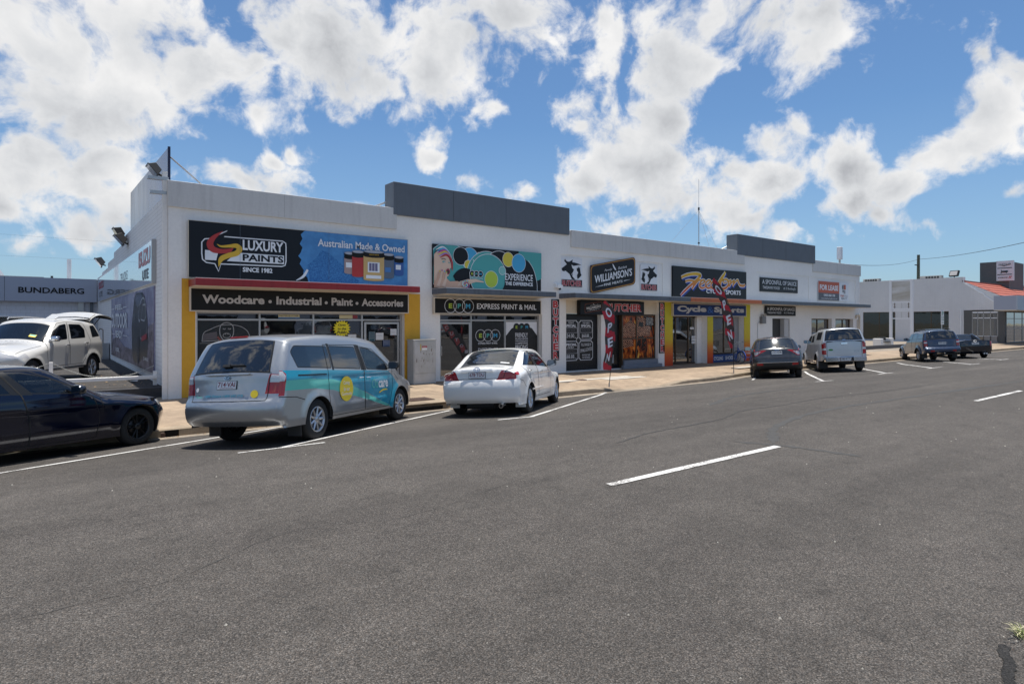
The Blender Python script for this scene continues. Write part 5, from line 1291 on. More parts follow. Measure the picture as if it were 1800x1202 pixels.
def wall_cells(mb, X0, X1, Z0, Z1, holes, y0, y1, mat):
    """wall slab in the XZ plane with rectangular openings"""
    xs = sorted({X0, X1} | {h[0] for h in holes} | {h[1] for h in holes}); zs = sorted({Z0, Z1} | {h[2] for h in holes} | {h[3] for h in holes})
    for za, zb in zip(zs, zs[1:]):
        run = None
        for xa, xb in list(zip(xs, xs[1:])) + [(None, None)]:
            solid = xa is not None and not any(h[0] < (xa + xb) / 2 < h[1] and h[2] < (za + zb) / 2 < h[3] for h in holes)
            if solid: run = (run[0], xb) if run else (xa, xb)
            elif run:
                mb.box(run[0], run[1], y0, y1, za, zb, mat); run = None

bld = empty('shop_building', (2.6, 0, 0), label='long single-storey white row of shops with grey raised parapets', cat='building'); bld.location = (0, 0, 0)
OPEN = [(3.25, 9.28, .17, 2.40), (10.6, 15.05, .17, 2.40), (16.27, 18.20, .17, 2.46), (18.64, 21.80, .17, 2.46), (22.78, 25.39, .14, 2.40), (25.84, 28.50, .14, 2.40), (31.2, 33.0, .14, 2.32), (35.4, 37.85, .75, 2.33), (38.3, 40.65, .75, 2.33)]
RECESS = [(16.27, 21.82, 2.46, 3.0), (16.0, 22.1, 3.22, 4.75), (29.62, 35.11, 3.22, 4.75), (35.30, 40.99, 3.22, 4.75)]
w = MB()
wall_cells(w, 2.6, 41.54, .05, 5.68, OPEN + RECESS, 0, .30, WALL)
w.box(16.0, 22.1, .035, .30, 3.22, 4.75, WALL); w.box(29.62, 35.11, .035, .30, 3.22, 4.75, WALL); w.box(35.30, 40.99, .035, .30, 3.22, 4.75, WALL)
w.box(16.27, 21.82, .12, .30, 2.46, 3.0, CREAM)
w.box(2.6, 41.54, .30, .5, 4.9, 5.68, WALL)
w.build('wall', bld)
sw_ = MB()   # long brick side wall, stepped along the top, and the far end wall
steps = [(.30, 11.5, 5.42), (11.5, 14.5, 5.18), (14.5, 17.5, 4.95), (17.5, 21, 4.72), (21, 24.5, 4.60)]
for a, b_, h in steps: sw_.box(2.6, 2.85, a, b_, .05, h, BRICKW)
sw_.build('side_wall', bld)
e_ = MB(); e_.box(41.29, 41.54, .30, 12, .05, 5.68, WALL); e_.build('end_wall', bld)
c_ = MB(); c_.box(2.60, 2.90, -.02, 0.0, .1, 5.68, WALL); c_.build('corner_pilaster', bld)
for a, b_ in ((2.58, 8.98), (16.5, 28.47), (35.50, 41.58)):
    q = MB(); q.box(a, b_, -.07, .36, 5.05, 5.72, BAND); q.build('parapet_band', bld, bevel=.012)
    q = MB(); x = a + 2.9
    while x < b_ - 1: q.box(x, x + .006, -.0725, -.068, 5.07, 5.70, pm('joint_grey', (.30, .29, .28), rough=.9)); x += 3.1
    q.build('panel_joints', bld)
for a, b_ in ((8.86, 16.38), (27.8, 35.68)):
    q = MB(); q.box(a, b_, -.085, .55, 5.51, 6.55, GREYB)
    q.build('raised_parapet', bld, bevel=.015)
    q = MB()
    for k in (1, 2): x = a + (b_ - a) * k / 3.4; q.box(x, x + .008, -.0875, -.08, 5.53, 6.53, GAPM)
    q.build('panel_joints', bld)
    q = MB(); q.cyl((a + .05, .45, 6.0), (a - 1.3, 1.1, 5.35), .03, ALU, n=8); q.build('brace', bld)
r_ = MB(); r_.box(2.9, 41.25, .5, 24, 4.86, 4.95, ROOFM); r_.build('roof', bld)
# canopies
for a, b_, m_, d in ((3.06, 9.34, CANR, .92), (10.29, 14.95, CANG, .92), (15.9, 22.88, CANG, .92), (22.885, 28.60, CANO, .93), (28.605, 40.95, CANG, .92)):
    q = MB(); q.box(a, b_, -d, -.003, 3.03, 3.205, m_); q.box(a + .01, b_ - .01, -d + .03, -.01, 3.018, 3.03, SOFF)
    q.box(a + .002, b_ - .002, -d + .02, -.012, 3.205, 3.222, ALU)
    q.build('canopy', bld, bevel=.008)
# painted pilasters
q = MB(); q.box(2.66, 3.22, -.012, .0, .16, 3.24, YELW); q.build('yellow_pilaster', bld); q = MB(); q.box(9.28, 9.84, -.012, .0, .16, 3.028, YELW); q.build('yellow_pilaster', bld)
for a, b_ in ((22.22, 22.78), (25.39, 25.84), (28.50, 29.04)):
    q = MB(); q.box(a, b_, -.02, -.003, .15, 2.38 if a == 25.39 else 3.02, RAINB); q.build('painted_pilaster', bld)

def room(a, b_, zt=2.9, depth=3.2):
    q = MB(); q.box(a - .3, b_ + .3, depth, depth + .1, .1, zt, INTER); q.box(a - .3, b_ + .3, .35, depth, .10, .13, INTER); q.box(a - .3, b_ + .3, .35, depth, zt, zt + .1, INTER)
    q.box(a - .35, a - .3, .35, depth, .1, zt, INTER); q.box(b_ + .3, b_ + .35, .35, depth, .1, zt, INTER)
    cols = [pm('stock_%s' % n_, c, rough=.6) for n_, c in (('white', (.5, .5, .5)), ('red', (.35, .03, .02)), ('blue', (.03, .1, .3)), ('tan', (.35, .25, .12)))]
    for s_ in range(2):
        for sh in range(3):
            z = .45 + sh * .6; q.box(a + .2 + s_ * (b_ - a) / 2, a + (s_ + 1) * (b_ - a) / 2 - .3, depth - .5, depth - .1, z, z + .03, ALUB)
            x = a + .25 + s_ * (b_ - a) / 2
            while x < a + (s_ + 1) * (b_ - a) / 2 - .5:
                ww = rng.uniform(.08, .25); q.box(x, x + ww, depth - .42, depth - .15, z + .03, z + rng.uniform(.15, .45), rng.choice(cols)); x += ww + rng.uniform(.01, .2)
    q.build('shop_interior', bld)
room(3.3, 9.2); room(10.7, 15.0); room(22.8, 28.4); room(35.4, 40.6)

def window(a, b_, z0, z1, yf, fm, cols, trans=None, name='window', glass=SGLASS, fw=.05, sill=None):
    """a framed shop window; cols are the x of its mullions"""
    f = MB(); y0, y1 = yf - .04, yf + .04
    f.box(a, a + fw, y0, y1, z0, z1, fm); f.box(b_ - fw, b_, y0, y1, z0, z1, fm); f.box(a + fw, b_ - fw, y0, y1, z0, z0 + fw, fm); f.box(a + fw, b_ - fw, y0, y1, z1 - fw, z1, fm)
    for x in cols: f.box(x - fw / 2, x + fw / 2, y0, y1, z0 + fw, z1 - fw, fm)
    ed = [a + fw] + [v for x in cols for v in (x - fw / 2, x + fw / 2)] + [b_ - fw]
    if trans:
        for i in range(0, len(ed), 2): f.box(ed[i], ed[i + 1], y0 + .005, y1 - .005, trans - fw / 2, trans + fw / 2, fm)
    o = f.build(name, bld, bevel=.004)
    for i in range(0, len(ed), 2):
        zz = [(z0 + fw, z1 - fw)] if not trans else [(z0 + fw, trans - fw / 2), (trans + fw / 2, z1 - fw)]
        for za, zb in zz:
            p = MB(); p.box(ed[i], ed[i + 1], yf - .004, yf + .004, za, zb, glass); p.build('pane', o)
    return o
win1 = window(3.26, 9.27, .17, 2.395, .22, ALU, [4.88, 6.40, 7.92], 2.18)
win2 = window(10.61, 15.04, .17, 2.395, .22, ALU, [11.97, 13.44], 2.18)
def door(a, b_, z0, z1, yf, fm, handle_x, par, gl=SGLASS, fw=.07):
    f = MB(); f.box(a, a + fw, yf - .05, yf - .01, z0, z1, fm); f.box(b_ - fw, b_, yf - .05, yf - .01, z0, z1, fm); f.box(a + fw, b_ - fw, yf - .05, yf - .01, z0, z0 + fw * 1.4, fm); f.box(a + fw, b_ - fw, yf - .05, yf - .01, z1 - fw, z1, fm)
    o = f.build('door', par, bevel=.004); p = MB(); p.box(a + fw, b_ - fw, yf - .034, yf - .026, z0 + fw * 1.4, z1 - fw, gl); p.build('pane', o)
    h = MB(); h.tube([(handle_x, yf - .05, 1.0), (handle_x, yf - .11, 1.0), (handle_x, yf - .11, 1.3), (handle_x, yf - .05, 1.3)], .012, fm, 8); h.build('handle', o)
    return o
door(7.98, 9.18, .20, 2.12, .21, ALU, 9.10, bld); door(10.66, 11.93, .20, 2.12, .21, ALU, 10.72, bld)
window(22.80, 25.38, .15, 2.395, .45, ALUB, [23.55, 24.5], None, fw=.06)
q = MB(); q.box(25.02, 25.385, .30, .60, .14, 2.38, WALL); q.build('reveal', bld)
window(25.86, 27.95, .55, 2.395, .32, ALUB, [27.2], None, fw=.06)
q = MB(); q.box(27.95, 28.49, .30, .44, .14, 2.39, pm('reveal_grey', (.30, .30, .31), rough=.8)); q.build('reveal', bld)
window(35.42, 37.83, .76, 2.32, .24, ALUB, [36.5], None, fw=.06); window(38.32, 40.63, .76, 2.32, .24, ALUB, [39.7], None, fw=.06)
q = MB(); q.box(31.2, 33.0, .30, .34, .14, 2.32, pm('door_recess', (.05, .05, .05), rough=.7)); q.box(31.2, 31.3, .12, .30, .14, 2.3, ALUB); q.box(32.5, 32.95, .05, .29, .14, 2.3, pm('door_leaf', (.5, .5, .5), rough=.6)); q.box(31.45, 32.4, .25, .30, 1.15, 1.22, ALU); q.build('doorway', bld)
# roller door
q = MB(); RD = pm('roller_slats', (.014, .015, .018), rough=.45, metal=.3)
for k in range(30): z = .20 + k * .075; q.box(16.28, 18.19, .20, .232, z, z + .062, RD); q.box(16.28, 18.19, .212, .24, z + .062, z + .075, RD)
q.box(16.28, 18.19, .19, .25, .17, .20, ALU); q.build('roller_door', bld)
# dark doorway, poster window and its stepped sill
q = MB(); q.box(18.66, 19.55, .25, .30, .17, 2.44, VINYLB); q.box(19.55, 19.62, .1, .30, .17, 2.44, ALUB); q.build('side_door', bld)
q = MB(); SILL = pm('sill_blue_grey', (.20, .22, .26), rough=.7, var=.2); q.box(19.62, 21.79, .02, .30, .17, .50, SILL); q.box(19.4, 21.9, -.14, .0, .15, .30, SILL); q.build('window_sill', bld, bevel=.01)
def flame_mat():
    m = bpy.data.materials.new('printed_flames'); m.use_nodes = True; nt = m.node_tree; b = nt.nodes['Principled BSDF']; L = nt.links.new
    tc = nt.nodes.new('ShaderNodeTexCoord'); mp = nt.nodes.new('ShaderNodeMapping'); L(tc.outputs['Object'], mp.inputs[0]); mp.inputs['Scale'].default_value = (2.6, 1, 1.1)
    n = nt.nodes.new('ShaderNodeTexNoise'); n.inputs['Scale'].default_value = 1.5; n.inputs['Detail'].default_value = 5; n.inputs['Distortion'].default_value = 1.6; L(mp.outputs[0], n.inputs[0])
    cr = nt.nodes.new('ShaderNodeValToRGB'); L(n.outputs[0], cr.inputs[0]); e = cr.color_ramp.elements
    e[0].position, e[0].color = .42, (.015, .006, .003, 1); e[1].position, e[1].color = .70, (.95, .66, .12, 1); k = e.new(.50); k.color = (.30, .05, .01, 1); k = e.new(.59); k.color = (.62, .16, .02, 1)
    L(cr.outputs[0], b.inputs['Base Color']); b.inputs['Roughness'].default_value = .2; return m
def meat_mat():
    m = bpy.data.materials.new('printed_meat'); m.use_nodes = True; nt = m.node_tree; b = nt.nodes['Principled BSDF']; L = nt.links.new
    tc = nt.nodes.new('ShaderNodeTexCoord'); wv = nt.nodes.new('ShaderNodeTexWave'); mp = nt.nodes.new('ShaderNodeMapping'); mp.inputs['Rotation'].default_value = (0, .9, 0); L(tc.outputs['Object'], mp.inputs[0]); L(mp.outputs[0], wv.inputs[0])
    wv.inputs['Scale'].default_value = 4; wv.inputs['Distortion'].default_value = 6; wv.inputs['Detail'].default_value = 4; wv.inputs['Detail Scale'].default_value = 3
    cr = nt.nodes.new('ShaderNodeValToRGB'); L(wv.outputs[0], cr.inputs[0]); e = cr.color_ramp.elements
    e[0].color = (.02, .008, .006, 1); e[1].color = (.55, .30, .18, 1); k = e.new(.55); k.color = (.22, .08, .045, 1)
    L(cr.outputs[0], b.inputs['Base Color']); b.inputs['Roughness'].default_value = .2; return m
FLAME, MEAT = flame_mat(), meat_mat()
fw_ = window(19.63, 21.78, .51, 2.44, .20, ALUB, [20.55], 1.42, fw=.06, glass=FLAME)
c = Canvas(front_M(.193), fw_); 
c.poly([(19.70,1.48),(20.5,1.48),(20.5,2.05),(20.15,2.2),(19.70,1.95)], MEAT); c.poly([(20.60,1.50),(21.45,1.50),(21.5,1.95),(21.1,2.3),(20.60,2.36)], MEAT); c.poly([(19.70,1.0),(20.4,1.1),(20.3,1.38),(19.7,1.38)], MEAT)
c.rect(21.15,21.70,1.95,2.35,VINYLB); c.w -= .0
for k in range(4): c.text(('MONDAY TO FRIDAY','7AM TO 5PM','SATURDAY','7AM TO 12PM')[k],21.2,21.66,2.25-.085*k,2.31-.085*k,WHT)
c.poly([(20.68,1.95),(20.98,1.9),(21.02,2.12),(20.75,2.12)], VINYLB); c.done('meat_print','lettering')
c = Canvas(front_M(.245), bld); c.text('N',18.70,19.0,1.6,2.0,WHT,off=.02); c.text('Y',18.70,19.0,1.2,1.5,WHT,off=.02); c.rect(18.72,19.2,.4,.75,pm('poster_grey',(.3,.3,.3))); c.done('door_poster','door_lettering')
# soffit pieces, downpipe, camera, conduit and meter box
q = MB(); q.tube([(40.95, -.06, 2.35), (40.95, -.06, 2.55), (41.3, -.06, 2.6), (41.4, -.06, 2.5), (41.4, -.06, .2)], .045, CREAM, 10); q.tube([(41.15, -.06, 2.3), (41.15, -.06, .2)], .03, CREAM, 8); q.build('downpipe', bld)
q = MB(); q.tube([(30.05, -.03, 2.25), (29.72, -.03, 2.05), (29.72, -.03, .2)], .015, ALU, 6); q.box(29.95, 30.32, -.16, .0, 2.05, 2.42, pm('meter_box', (.2, .2, .2), rough=.5, var=.3)); q.cyl((30.15, -.12, 2.55), (30.15, -.2, 2.45), .09, ALU, n=12); q.build('meter_box', bld, bevel=.01)
q = MB(); q.tube([(2.57, .25, 4.7), (2.57, .22, 4.3), (2.57, .25, 3.9)], .012, BLK, 6); q.tube([(2.575, .12, 3.9), (2.575, .12, .3)], .02, WALL, 8); q.build('conduit', bld)
cam_ = empty('security_camera', label='small white security camera above the gap between two grey canopies', cat='camera')
q = MB(); q.box(15.72, 15.98, -.14, -.001, 3.42, 3.55, WHT); q.box(15.66, 15.72, -.1, -.001, 3.44, 3.60, WHT); q.build('housing', cam_, bevel=.01); q = MB(); q.cyl((15.85, -.10, 3.42), (15.85, -.12, 3.36), .045, BLK, n=12); q.build('lens', cam_)
# white metal post at the brick corner with two brackets
q = MB(); q.box(2.48, 2.595, .05, .16, .15, 5.95, WALL); q.build('corner_post', bld)
q = MB(); q.box(2.15, 2.62, .04, .18, 5.72, 5.80, ALU); q.build('bracket', bld); q = MB(); q.box(2.2, 2.62, .04, .18, 5.36, 5.44, ALU); q.build('bracket', bld)
# ------------------------------------------------------------------ signs of the shops
BOARD = pm('board_black', (.009, .011, .016), rough=.35, var=.15, vscale=2, spec=.25)
BOARDB = pm('board_charcoal', (.013, .013, .013), rough=.5, spec=.2)
SWHT = pm('sign_white', (.74, .75, .78), rough=.45)
SGREY = pm('sign_grey', (.50, .48, .47), rough=.5)
SRED = pm('sign_red', (.42, .03, .03), rough=.45)
SYEL = pm('sign_yellow', (.66, .40, .03), rough=.45)
LIME = pm('sign_lime', (.42, .55, .05), rough=.45); AQUA = pm('sign_aqua', (.07, .36, .35), rough=.45); SKYB = pm('sign_sky', (.05, .36, .62), rough=.45)
CYEL = pm('sign_mustard', (.66, .54, .05), rough=.45); CPAL = pm('sign_pale_aqua', (.22, .50, .47), rough=.45)
FRAME = pm('sign_frame', (.62, .55, .45), rough=.5)
def mottled(name, a, b_, sc=3, dist=0.0, mapping=(1, 1, 1), rough=.3, p=(.4, .62)):
    m = bpy.data.materials.new(name); m.use_nodes = True; nt = m.node_tree; b = nt.nodes['Principled BSDF']; L = nt.links.new
    tc = nt.nodes.new('ShaderNodeTexCoord'); mp = nt.nodes.new('ShaderNodeMapping'); mp.inputs['Scale'].default_value = mapping; L(tc.outputs['Object'], mp.inputs[0])
    n = nt.nodes.new('ShaderNodeTexNoise'); n.inputs['Scale'].default_value = sc; n.inputs['Detail'].default_value = 7; n.inputs['Roughness'].default_value = .65; n.inputs['Distortion'].default_value = dist; L(mp.outputs[0], n.inputs[0])
    cr = nt.nodes.new('ShaderNodeValToRGB'); L(n.outputs[0], cr.inputs[0]); e = cr.color_ramp.elements; e[0].position = p[0]; e[1].position = p[1]; e[0].color = (*a, 1); e[1].color = (*b_, 1)
    L(cr.outputs[0], b.inputs['Base Color']); b.inputs['Roughness'].default_value = rough; return m
BLUEPAINT = mottled('painted_blue', (.05, .20, .46), (.07, .26, .55), 4); BLUEROLL = mottled('roller_nap', (.02, .10, .30), (.06, .24, .52), 42, 0, (1, 1, 1), .8)

def board(name, label, x0, x1, z0, z1, y, t, m, frame=None, fw=.03, cat='sign'):
    o = empty(name, label=label, cat=cat); q = MB(); q.box(x0, x1, y, y + t, z0, z1, m); q.build('panel', o, bevel=.004)
    if frame:
        q = MB(); q.box(x0 - fw, x1 + fw, y - .006, y + t + .002, z0 - fw, z0, frame); q.box(x0 - fw, x1 + fw, y - .006, y + t + .002, z1, z1 + fw, frame); q.box(x0 - fw, x0, y - .006, y + t + .002, z0, z1, frame); q.box(x1, x1 + fw, y - .006, y + t + .002, z0, z1, frame); q.build('frame', o)
    return o, Canvas(front_M(y), o)

# paint shop, upper billboard
o, c = board('billboard', 'wide upper billboard, black left half with a flame badge and blue right half with tins', 3.05, 9.34, 3.27, 4.74, -.10, .07, BOARD, FRAME, .012)
edge = [(6.05,4.738),(5.93,4.62),(5.98,4.5),(5.90,4.35),(5.98,4.25),(5.93,4.1),(5.86,4.0),(5.95,3.9),(5.90,3.78),(6.02,3.6),(6.0,3.5),(6.12,3.4),(6.15,3.272)]
c.poly([(9.338,4.738)] + edge + [(9.338,3.272)], BLUEPAINT)
c.poly([(6.12,3.75),(6.35,3.95),(6.55,4.22),(6.75,4.15),(7.0,3.95),(7.25,3.75),(7.5,3.5),(7.7,3.36),(7.62,3.275),(6.2,3.275)], BLUEROLL)
c.stroke([(5.8,3.30),(6.0,3.42),(6.13,3.62)], [.02,.07,.06], SWHT)
fr = [(3.42,4.30),(3.62,4.33),(3.75,4.44),(3.98,4.56),(3.90,4.40),(4.6,4.40),(5.42,4.40),(5.52,4.34),(5.53,4.22),(5.53,3.82),(5.50,3.70),(5.40,3.66),(3.82,3.64),(3.76,3.44),(3.66,3.64),(3.46,3.66),(3.36,3.74),(3.34,3.9),(3.34,4.2)]
c.poly(fr, SWHT); c.poly(inset(fr, .03), BOARD)
c.poly([(3.43,3.74),(5.46,3.74),(5.46,3.98),(3.43,3.98)], SWHT); c.poly([(3.5,4.28),(4.1,4.32),(4.12,3.9),(3.95,3.73),(3.62,3.73),(3.44,4.0)], BOARD); c.poly([(3.43,3.75),(3.70,3.74),(3.74,3.92),(3.72,3.98),(3.43,4.0)], SWHT)
c.stroke([(3.86,4.52),(3.66,4.36),(3.55,4.18),(3.62,4.03),(3.82,3.99),(4.02,4.02),(4.12,4.10)], [.01,.10,.16,.16,.12,.10,.02], SRED)
c.stroke([(3.72,4.17),(3.82,4.12),(4.02,4.14),(4.2,4.16),(4.28,4.08),(4.20,3.96),(3.98,3.88),(3.82,3.78),(3.76,3.58)], [.01,.05,.08,.12,.14,.14,.13,.12,.01], SYEL)
c.text('LUXURY', 4.36, 5.44, 4.06, 4.34, SWHT, off=.03); c.text('PAINTS', 4.36, 5.44, 3.77, 3.955, BOARD, off=.03); c.text('SINCE 1982', 4.36, 5.14, 3.47, 3.60, SWHT, off=.03)
[c.rect(x, x + .006, 3.275, 4.735, pm('sheet_join', (.10,.13,.18), rough=.6)) for x in (4.29, 6.75, 8.0)]
c.text('Australian Made & Owned', 6.42, 9.22, 4.32, 4.54, SWHT, off=.018)
for (x0, x1, z0, z1, mm, m2) in ((7.22,7.56,3.60,4.18,pm('can_pink', (.35,.25,.24)),SWHT),(8.86,9.18,3.62,4.16,pm('can_blue', (.03,.10,.32)),SWHT),(7.46,7.84,3.52,4.24,SRED,SRED),(8.48,8.84,3.52,4.22,pm('can_slate', (.10,.13,.18)),pm('can_blue2', (.06,.18,.42))),(7.82,8.50,3.42,4.27,pm('can_gold', (.55,.36,.14)),SWHT)):
    cx_ = (x0 + x1) / 2; rx_ = (x1 - x0) / 2
    c.poly([(x0,z1)] + [(cx_ - rx_ * math.cos(t), z0 - .045 * math.sin(t)) for t in np.linspace(0, math.pi, 12)] + [(x1,z1)], mm)
    c.poly([(x0,z1-.14)] + [(cx_ - rx_ * math.cos(t), z1 - .14 - .04 * math.sin(t)) for t in np.linspace(0, math.pi, 12)] + [(x1,z1)] + [(x0,z1)], BOARDB)
    c.circle(cx_, z1, rx_, pm('can_lid', (.25,.27,.33)), .045); c.circle(cx_, z1, rx_ * .86, pm('can_lid2', (.38,.40,.46)), .033)
    c.rect(cx_ - rx_ * .6, cx_ + rx_ * .55, z0 + .22, z1 - .32, m2) if x1 - x0 > .5 else c.rect(cx_ - rx_ * .7, cx_ + rx_ * .4, z0 + .15, z0 + .3, m2)
c.rect(8.0,8.28,3.68,3.92,pm('can_window', (.14,.12,.22))); c.rect(7.90,8.40,3.45,3.55,SWHT); c.rect(8.08,8.095,3.68,3.92,SWHT); c.rect(8.18,8.195,3.68,3.92,SWHT); c.text('LUXURY PAINTS',8.0,8.32,4.16,4.20,SYEL)
c.done()
# paint shop fascia
o, c = board('fascia_sign', 'black fascia sign above the paint shop window with grey service words', 3.10, 9.33, 2.42, 2.985, -.14, .12, BOARDB, FRAME, .03)
c.text('Woodcare', 3.36, 4.92, 2.60, 2.83, SGREY, off=.035); c.circle(5.07, 2.68, .045, SGREY); c.text('Industrial', 5.24, 6.52, 2.60, 2.83, SGREY, off=.035); c.circle(6.66, 2.68, .045, SGREY)
c.text('Paint', 6.82, 7.48, 2.60, 2.83, SGREY, off=.035); c.circle(7.61, 2.68, .045, SGREY); c.text('Accessories', 7.76, 9.16, 2.60, 2.83, SGREY, off=.035); c.done()
# stickers in the paint shop window
def sticker(name, label, y=.213): o = empty(name, label=label, cat='sticker'); return o, Canvas(front_M(y), o, .0006)
o, c = sticker('window_poster', 'black window film with a white line drawing of a gorilla over an old car')
c.rect(3.32, 4.85, .22, 2.15, VINYLB); GL = pm('chalk_line', (.33, .33, .34), rough=.6); RD2 = pm('chalk_red', (.22, .06, .05), rough=.6)
c.stroke([(3.42,1.60),(3.46,1.82),(3.62,1.92),(3.9,2.03),(4.3,2.02),(4.55,1.88),(4.62,1.66),(4.5,1.58)], .018, GL); c.stroke([(3.42,1.6),(3.9,1.62),(4.5,1.58)], .02, GL); c.poly([(3.44,1.62),(3.8,1.66),(3.78,1.86),(3.46,1.80)], pm('chalk_fill', (.11,.10,.11)))
c.stroke([(3.86,1.80),(3.88,2.02),(4.03,2.10),(4.18,2.02),(4.20,1.80),(4.12,1.64),(4.03,1.60),(3.94,1.64)], .022, GL, closed=True); c.ring(4.03,1.75,.10,.015,GL,.07); c.stroke([(3.93,1.94),(3.98,1.92),(4.0,1.94)], .02, GL); c.stroke([(4.06,1.94),(4.1,1.92),(4.14,1.94)], .02, GL); c.ring(4.0,1.79,.014,.008,GL); c.ring(4.06,1.79,.014,.008,GL)
c.stroke([(3.80,1.72),(3.90,1.60),(4.03,1.55),(4.18,1.60),(4.28,1.72)], .05, RD2); c.rect(3.36,4.8,1.545,1.555,GL)
c.text('Guerilla', 3.55, 4.5, 1.36, 1.52, GL, off=.0); c.text('APPLY HERE', 3.4, 4.4, 1.14, 1.28, GL); c.done()
o, c = sticker('starburst_sticker', 'yellow starburst sticker in the paint shop window'); st = []
for k in range(36): r_ = (.27 if k % 2 else .20); st.append((7.28 + r_ * 1.05 * math.cos(k * math.pi / 18), 1.92 + r_ * math.sin(k * math.pi / 18)))
c.poly(st, pm('star_yellow', (.85, .70, .02))); c.text('Open', 7.16, 7.40, 1.98, 2.06, VINYLB, off=.03, shear=.2); c.text('to the', 7.15, 7.41, 1.88, 1.95, VINYLB, off=.03, shear=.2); c.text('Public', 7.13, 7.44, 1.76, 1.85, VINYLB, off=.03, shear=.2); c.done()
o, c = sticker('transom_sticker', 'small cream and blue lettered strip in the top pane of the paint shop'); c.rect(5.4,6.0,2.25,2.33,pm('strip_cream',(.6,.55,.35))); c.rect(5.4,6.0,2.225,2.25,pm('strip_blue',(.05,.2,.5))); c.text('MASTER BLOCKER',5.43,5.97,2.265,2.32,VINYLB); c.done()
o, c = sticker('transom_sticker', 'pale notice with a maroon square in the top pane above the starburst'); c.rect(7.2,7.62,2.22,2.33,pm('strip_cream',(.6,.55,.35))); c.rect(7.62,7.78,2.22,2.33,pm('strip_maroon',(.25,.04,.06))); c.done()
for (x, z, w_, h_, mm, lab) in ((8.12,1.52,.22,.30,pm('note_dark',(.03,.09,.12)),'dark teal flyer taped to the paint shop door'),(8.36,1.56,.26,.22,WHT,'blank white notice beside the teal flyer on the door'),(8.86,1.70,.22,.20,WHT,'white notice high at the right of the door glass'),(8.60,1.34,.24,.21,pm('note_blue',(.02,.06,.16)),'navy framed notice lowest on the door glass'),(7.48,1.48,.26,.26,WHT,'white price sheet left of the paint shop door'),(7.80,1.44,.10,.11,pm('note_sky',(.1,.35,.6)),'small round blue sticker beside the door jamb')):
    o, c = sticker('door_notice', lab, .15 if x > 8 else .213); c.rect(x, x + w_, z, z + h_, mm); c.line([(x+.02,z+.02),(x+w_-.02,z+.02),(x+w_-.02,z+h_-.02),(x+.02,z+h_-.02)], .008, GL, True)
    for k in range(3): c.rect(x + .03, x + w_ - .04, z + h_ * (.3 + .2 * k), z + h_ * (.3 + .2 * k) + .012, GL)
    c.done()

# print shop
def epm(c, x, z, r, gap=1.78, ring=SWHT, fill=None, th=.022, rv=None):
    for k, (t, m_) in enumerate((('E', LIME), ('P', AQUA), ('M', SKYB))):
        cx_ = x + k * r * gap
        if fill: c.circle(cx_, z, r, fill, rv)
    for k, (t, m_) in enumerate((('E', LIME), ('P', AQUA), ('M', SKYB))):
        cx_ = x + k * r * gap; c.ring(cx_, z, r, th, ring, rv)
        c.text(t, cx_ - r * .30 - (r * .08 if t == 'M' else 0), cx_ + r * .30 + (r * .08 if t == 'M' else 0), z - (rv or r) * .34, z + (rv or r) * .34, m_, off=.035)
o, c = board('billboard', 'upper print-shop billboard with coloured discs and a woman with rainbow hair', 10.28, 14.93, 3.24, 4.70, -.08, .07, BOARD, None)
def clipc(u, v, r, m_, rv=None):   # disc clipped to the board
    rv = rv or r; pts = []
    for k in range(72):
        t = 2 * math.pi * k / 72; pts.append((min(max(u + r * math.cos(t), 10.285), 14.925), min(max(v + rv * math.sin(t), 3.245), 4.695)))
    c.poly(pts, m_)
clipc(10.9,3.95,.86,SWHT,.83); clipc(10.9,3.95,.84,AQUA,.81); clipc(11.72,4.30,.36,SWHT,.38); clipc(11.72,4.30,.345,SKYB,.365); clipc(11.36,4.36,.31,SWHT); clipc(11.36,4.36,.295,BOARD); clipc(11.66,4.08,.165,SWHT); clipc(11.66,4.08,.15,CYEL); clipc(12.10,4.42,.12,SWHT); clipc(12.10,4.42,.105,BOARD)
clipc(12.45,3.75,.86,SWHT,.85); clipc(12.45,3.75,.84,AQUA,.83); c.poly([(11.30,3.245)] + [(11.55 + .62*math.cos(t), 3.24 + .72*math.sin(t)) for t in np.linspace(math.pi*.80, 0.02, 16)], BOARD)
c.stroke([(11.30+.85,3.26),(12.12,3.7),(11.95,4.1),(11.85,4.28)], .02, SWHT)
clipc(12.98,4.05,.62,SWHT,.60); clipc(12.98,4.05,.60,BOARD,.58); clipc(12.50,3.72,.78,AQUA,.78); c.ring(12.5,3.72,.79,.02,SWHT)
clipc(14.6,4.60,.76,AQUA,.95); c.poly([(13.1,3.25)] + [(13.95 + .75*math.cos(t), 3.45 + 1.0*math.sin(t)) for t in np.linspace(math.pi, -.1, 22)] + [(14.7,3.25)], BOARD); c.stroke([(14.72,3.26),(14.70,3.6),(14.55,4.05),(14.3,4.38)], .02, SWHT)
clipc(12.62,3.62,.29,SWHT,.30); clipc(12.62,3.62,.275,LIME,.285); clipc(13.10,3.95,.155,SWHT); clipc(13.10,3.95,.14,CPAL); clipc(13.36,4.36,.255,SWHT,.27); clipc(13.36,4.36,.24,CYEL,.255); clipc(13.84,4.26,.32,SWHT,.34); clipc(13.84,4.26,.305,SKYB,.325)
c.text('EXPERIENCE', 13.22, 14.50, 3.62, 3.86, SWHT, off=.01); c.text('THE DIFFERENCE', 13.22, 14.50, 3.44, 3.57, SWHT, off=.03)
epm(c, 11.80, 3.78, .115, 1.5, SWHT, BOARD, .014); c.text('EXPRESSPRINT&MAIL', 11.72, 12.25, 3.60, 3.64, SWHT)
SKIN = pm('print_skin', (.62, .38, .27), rough=.45); SKIN2 = pm('print_skin_light', (.70, .50, .38), rough=.45); HAIRD = pm('print_hair', (.05, .03, .03)); LIP = pm('print_lip', (.35, .03, .06)); 
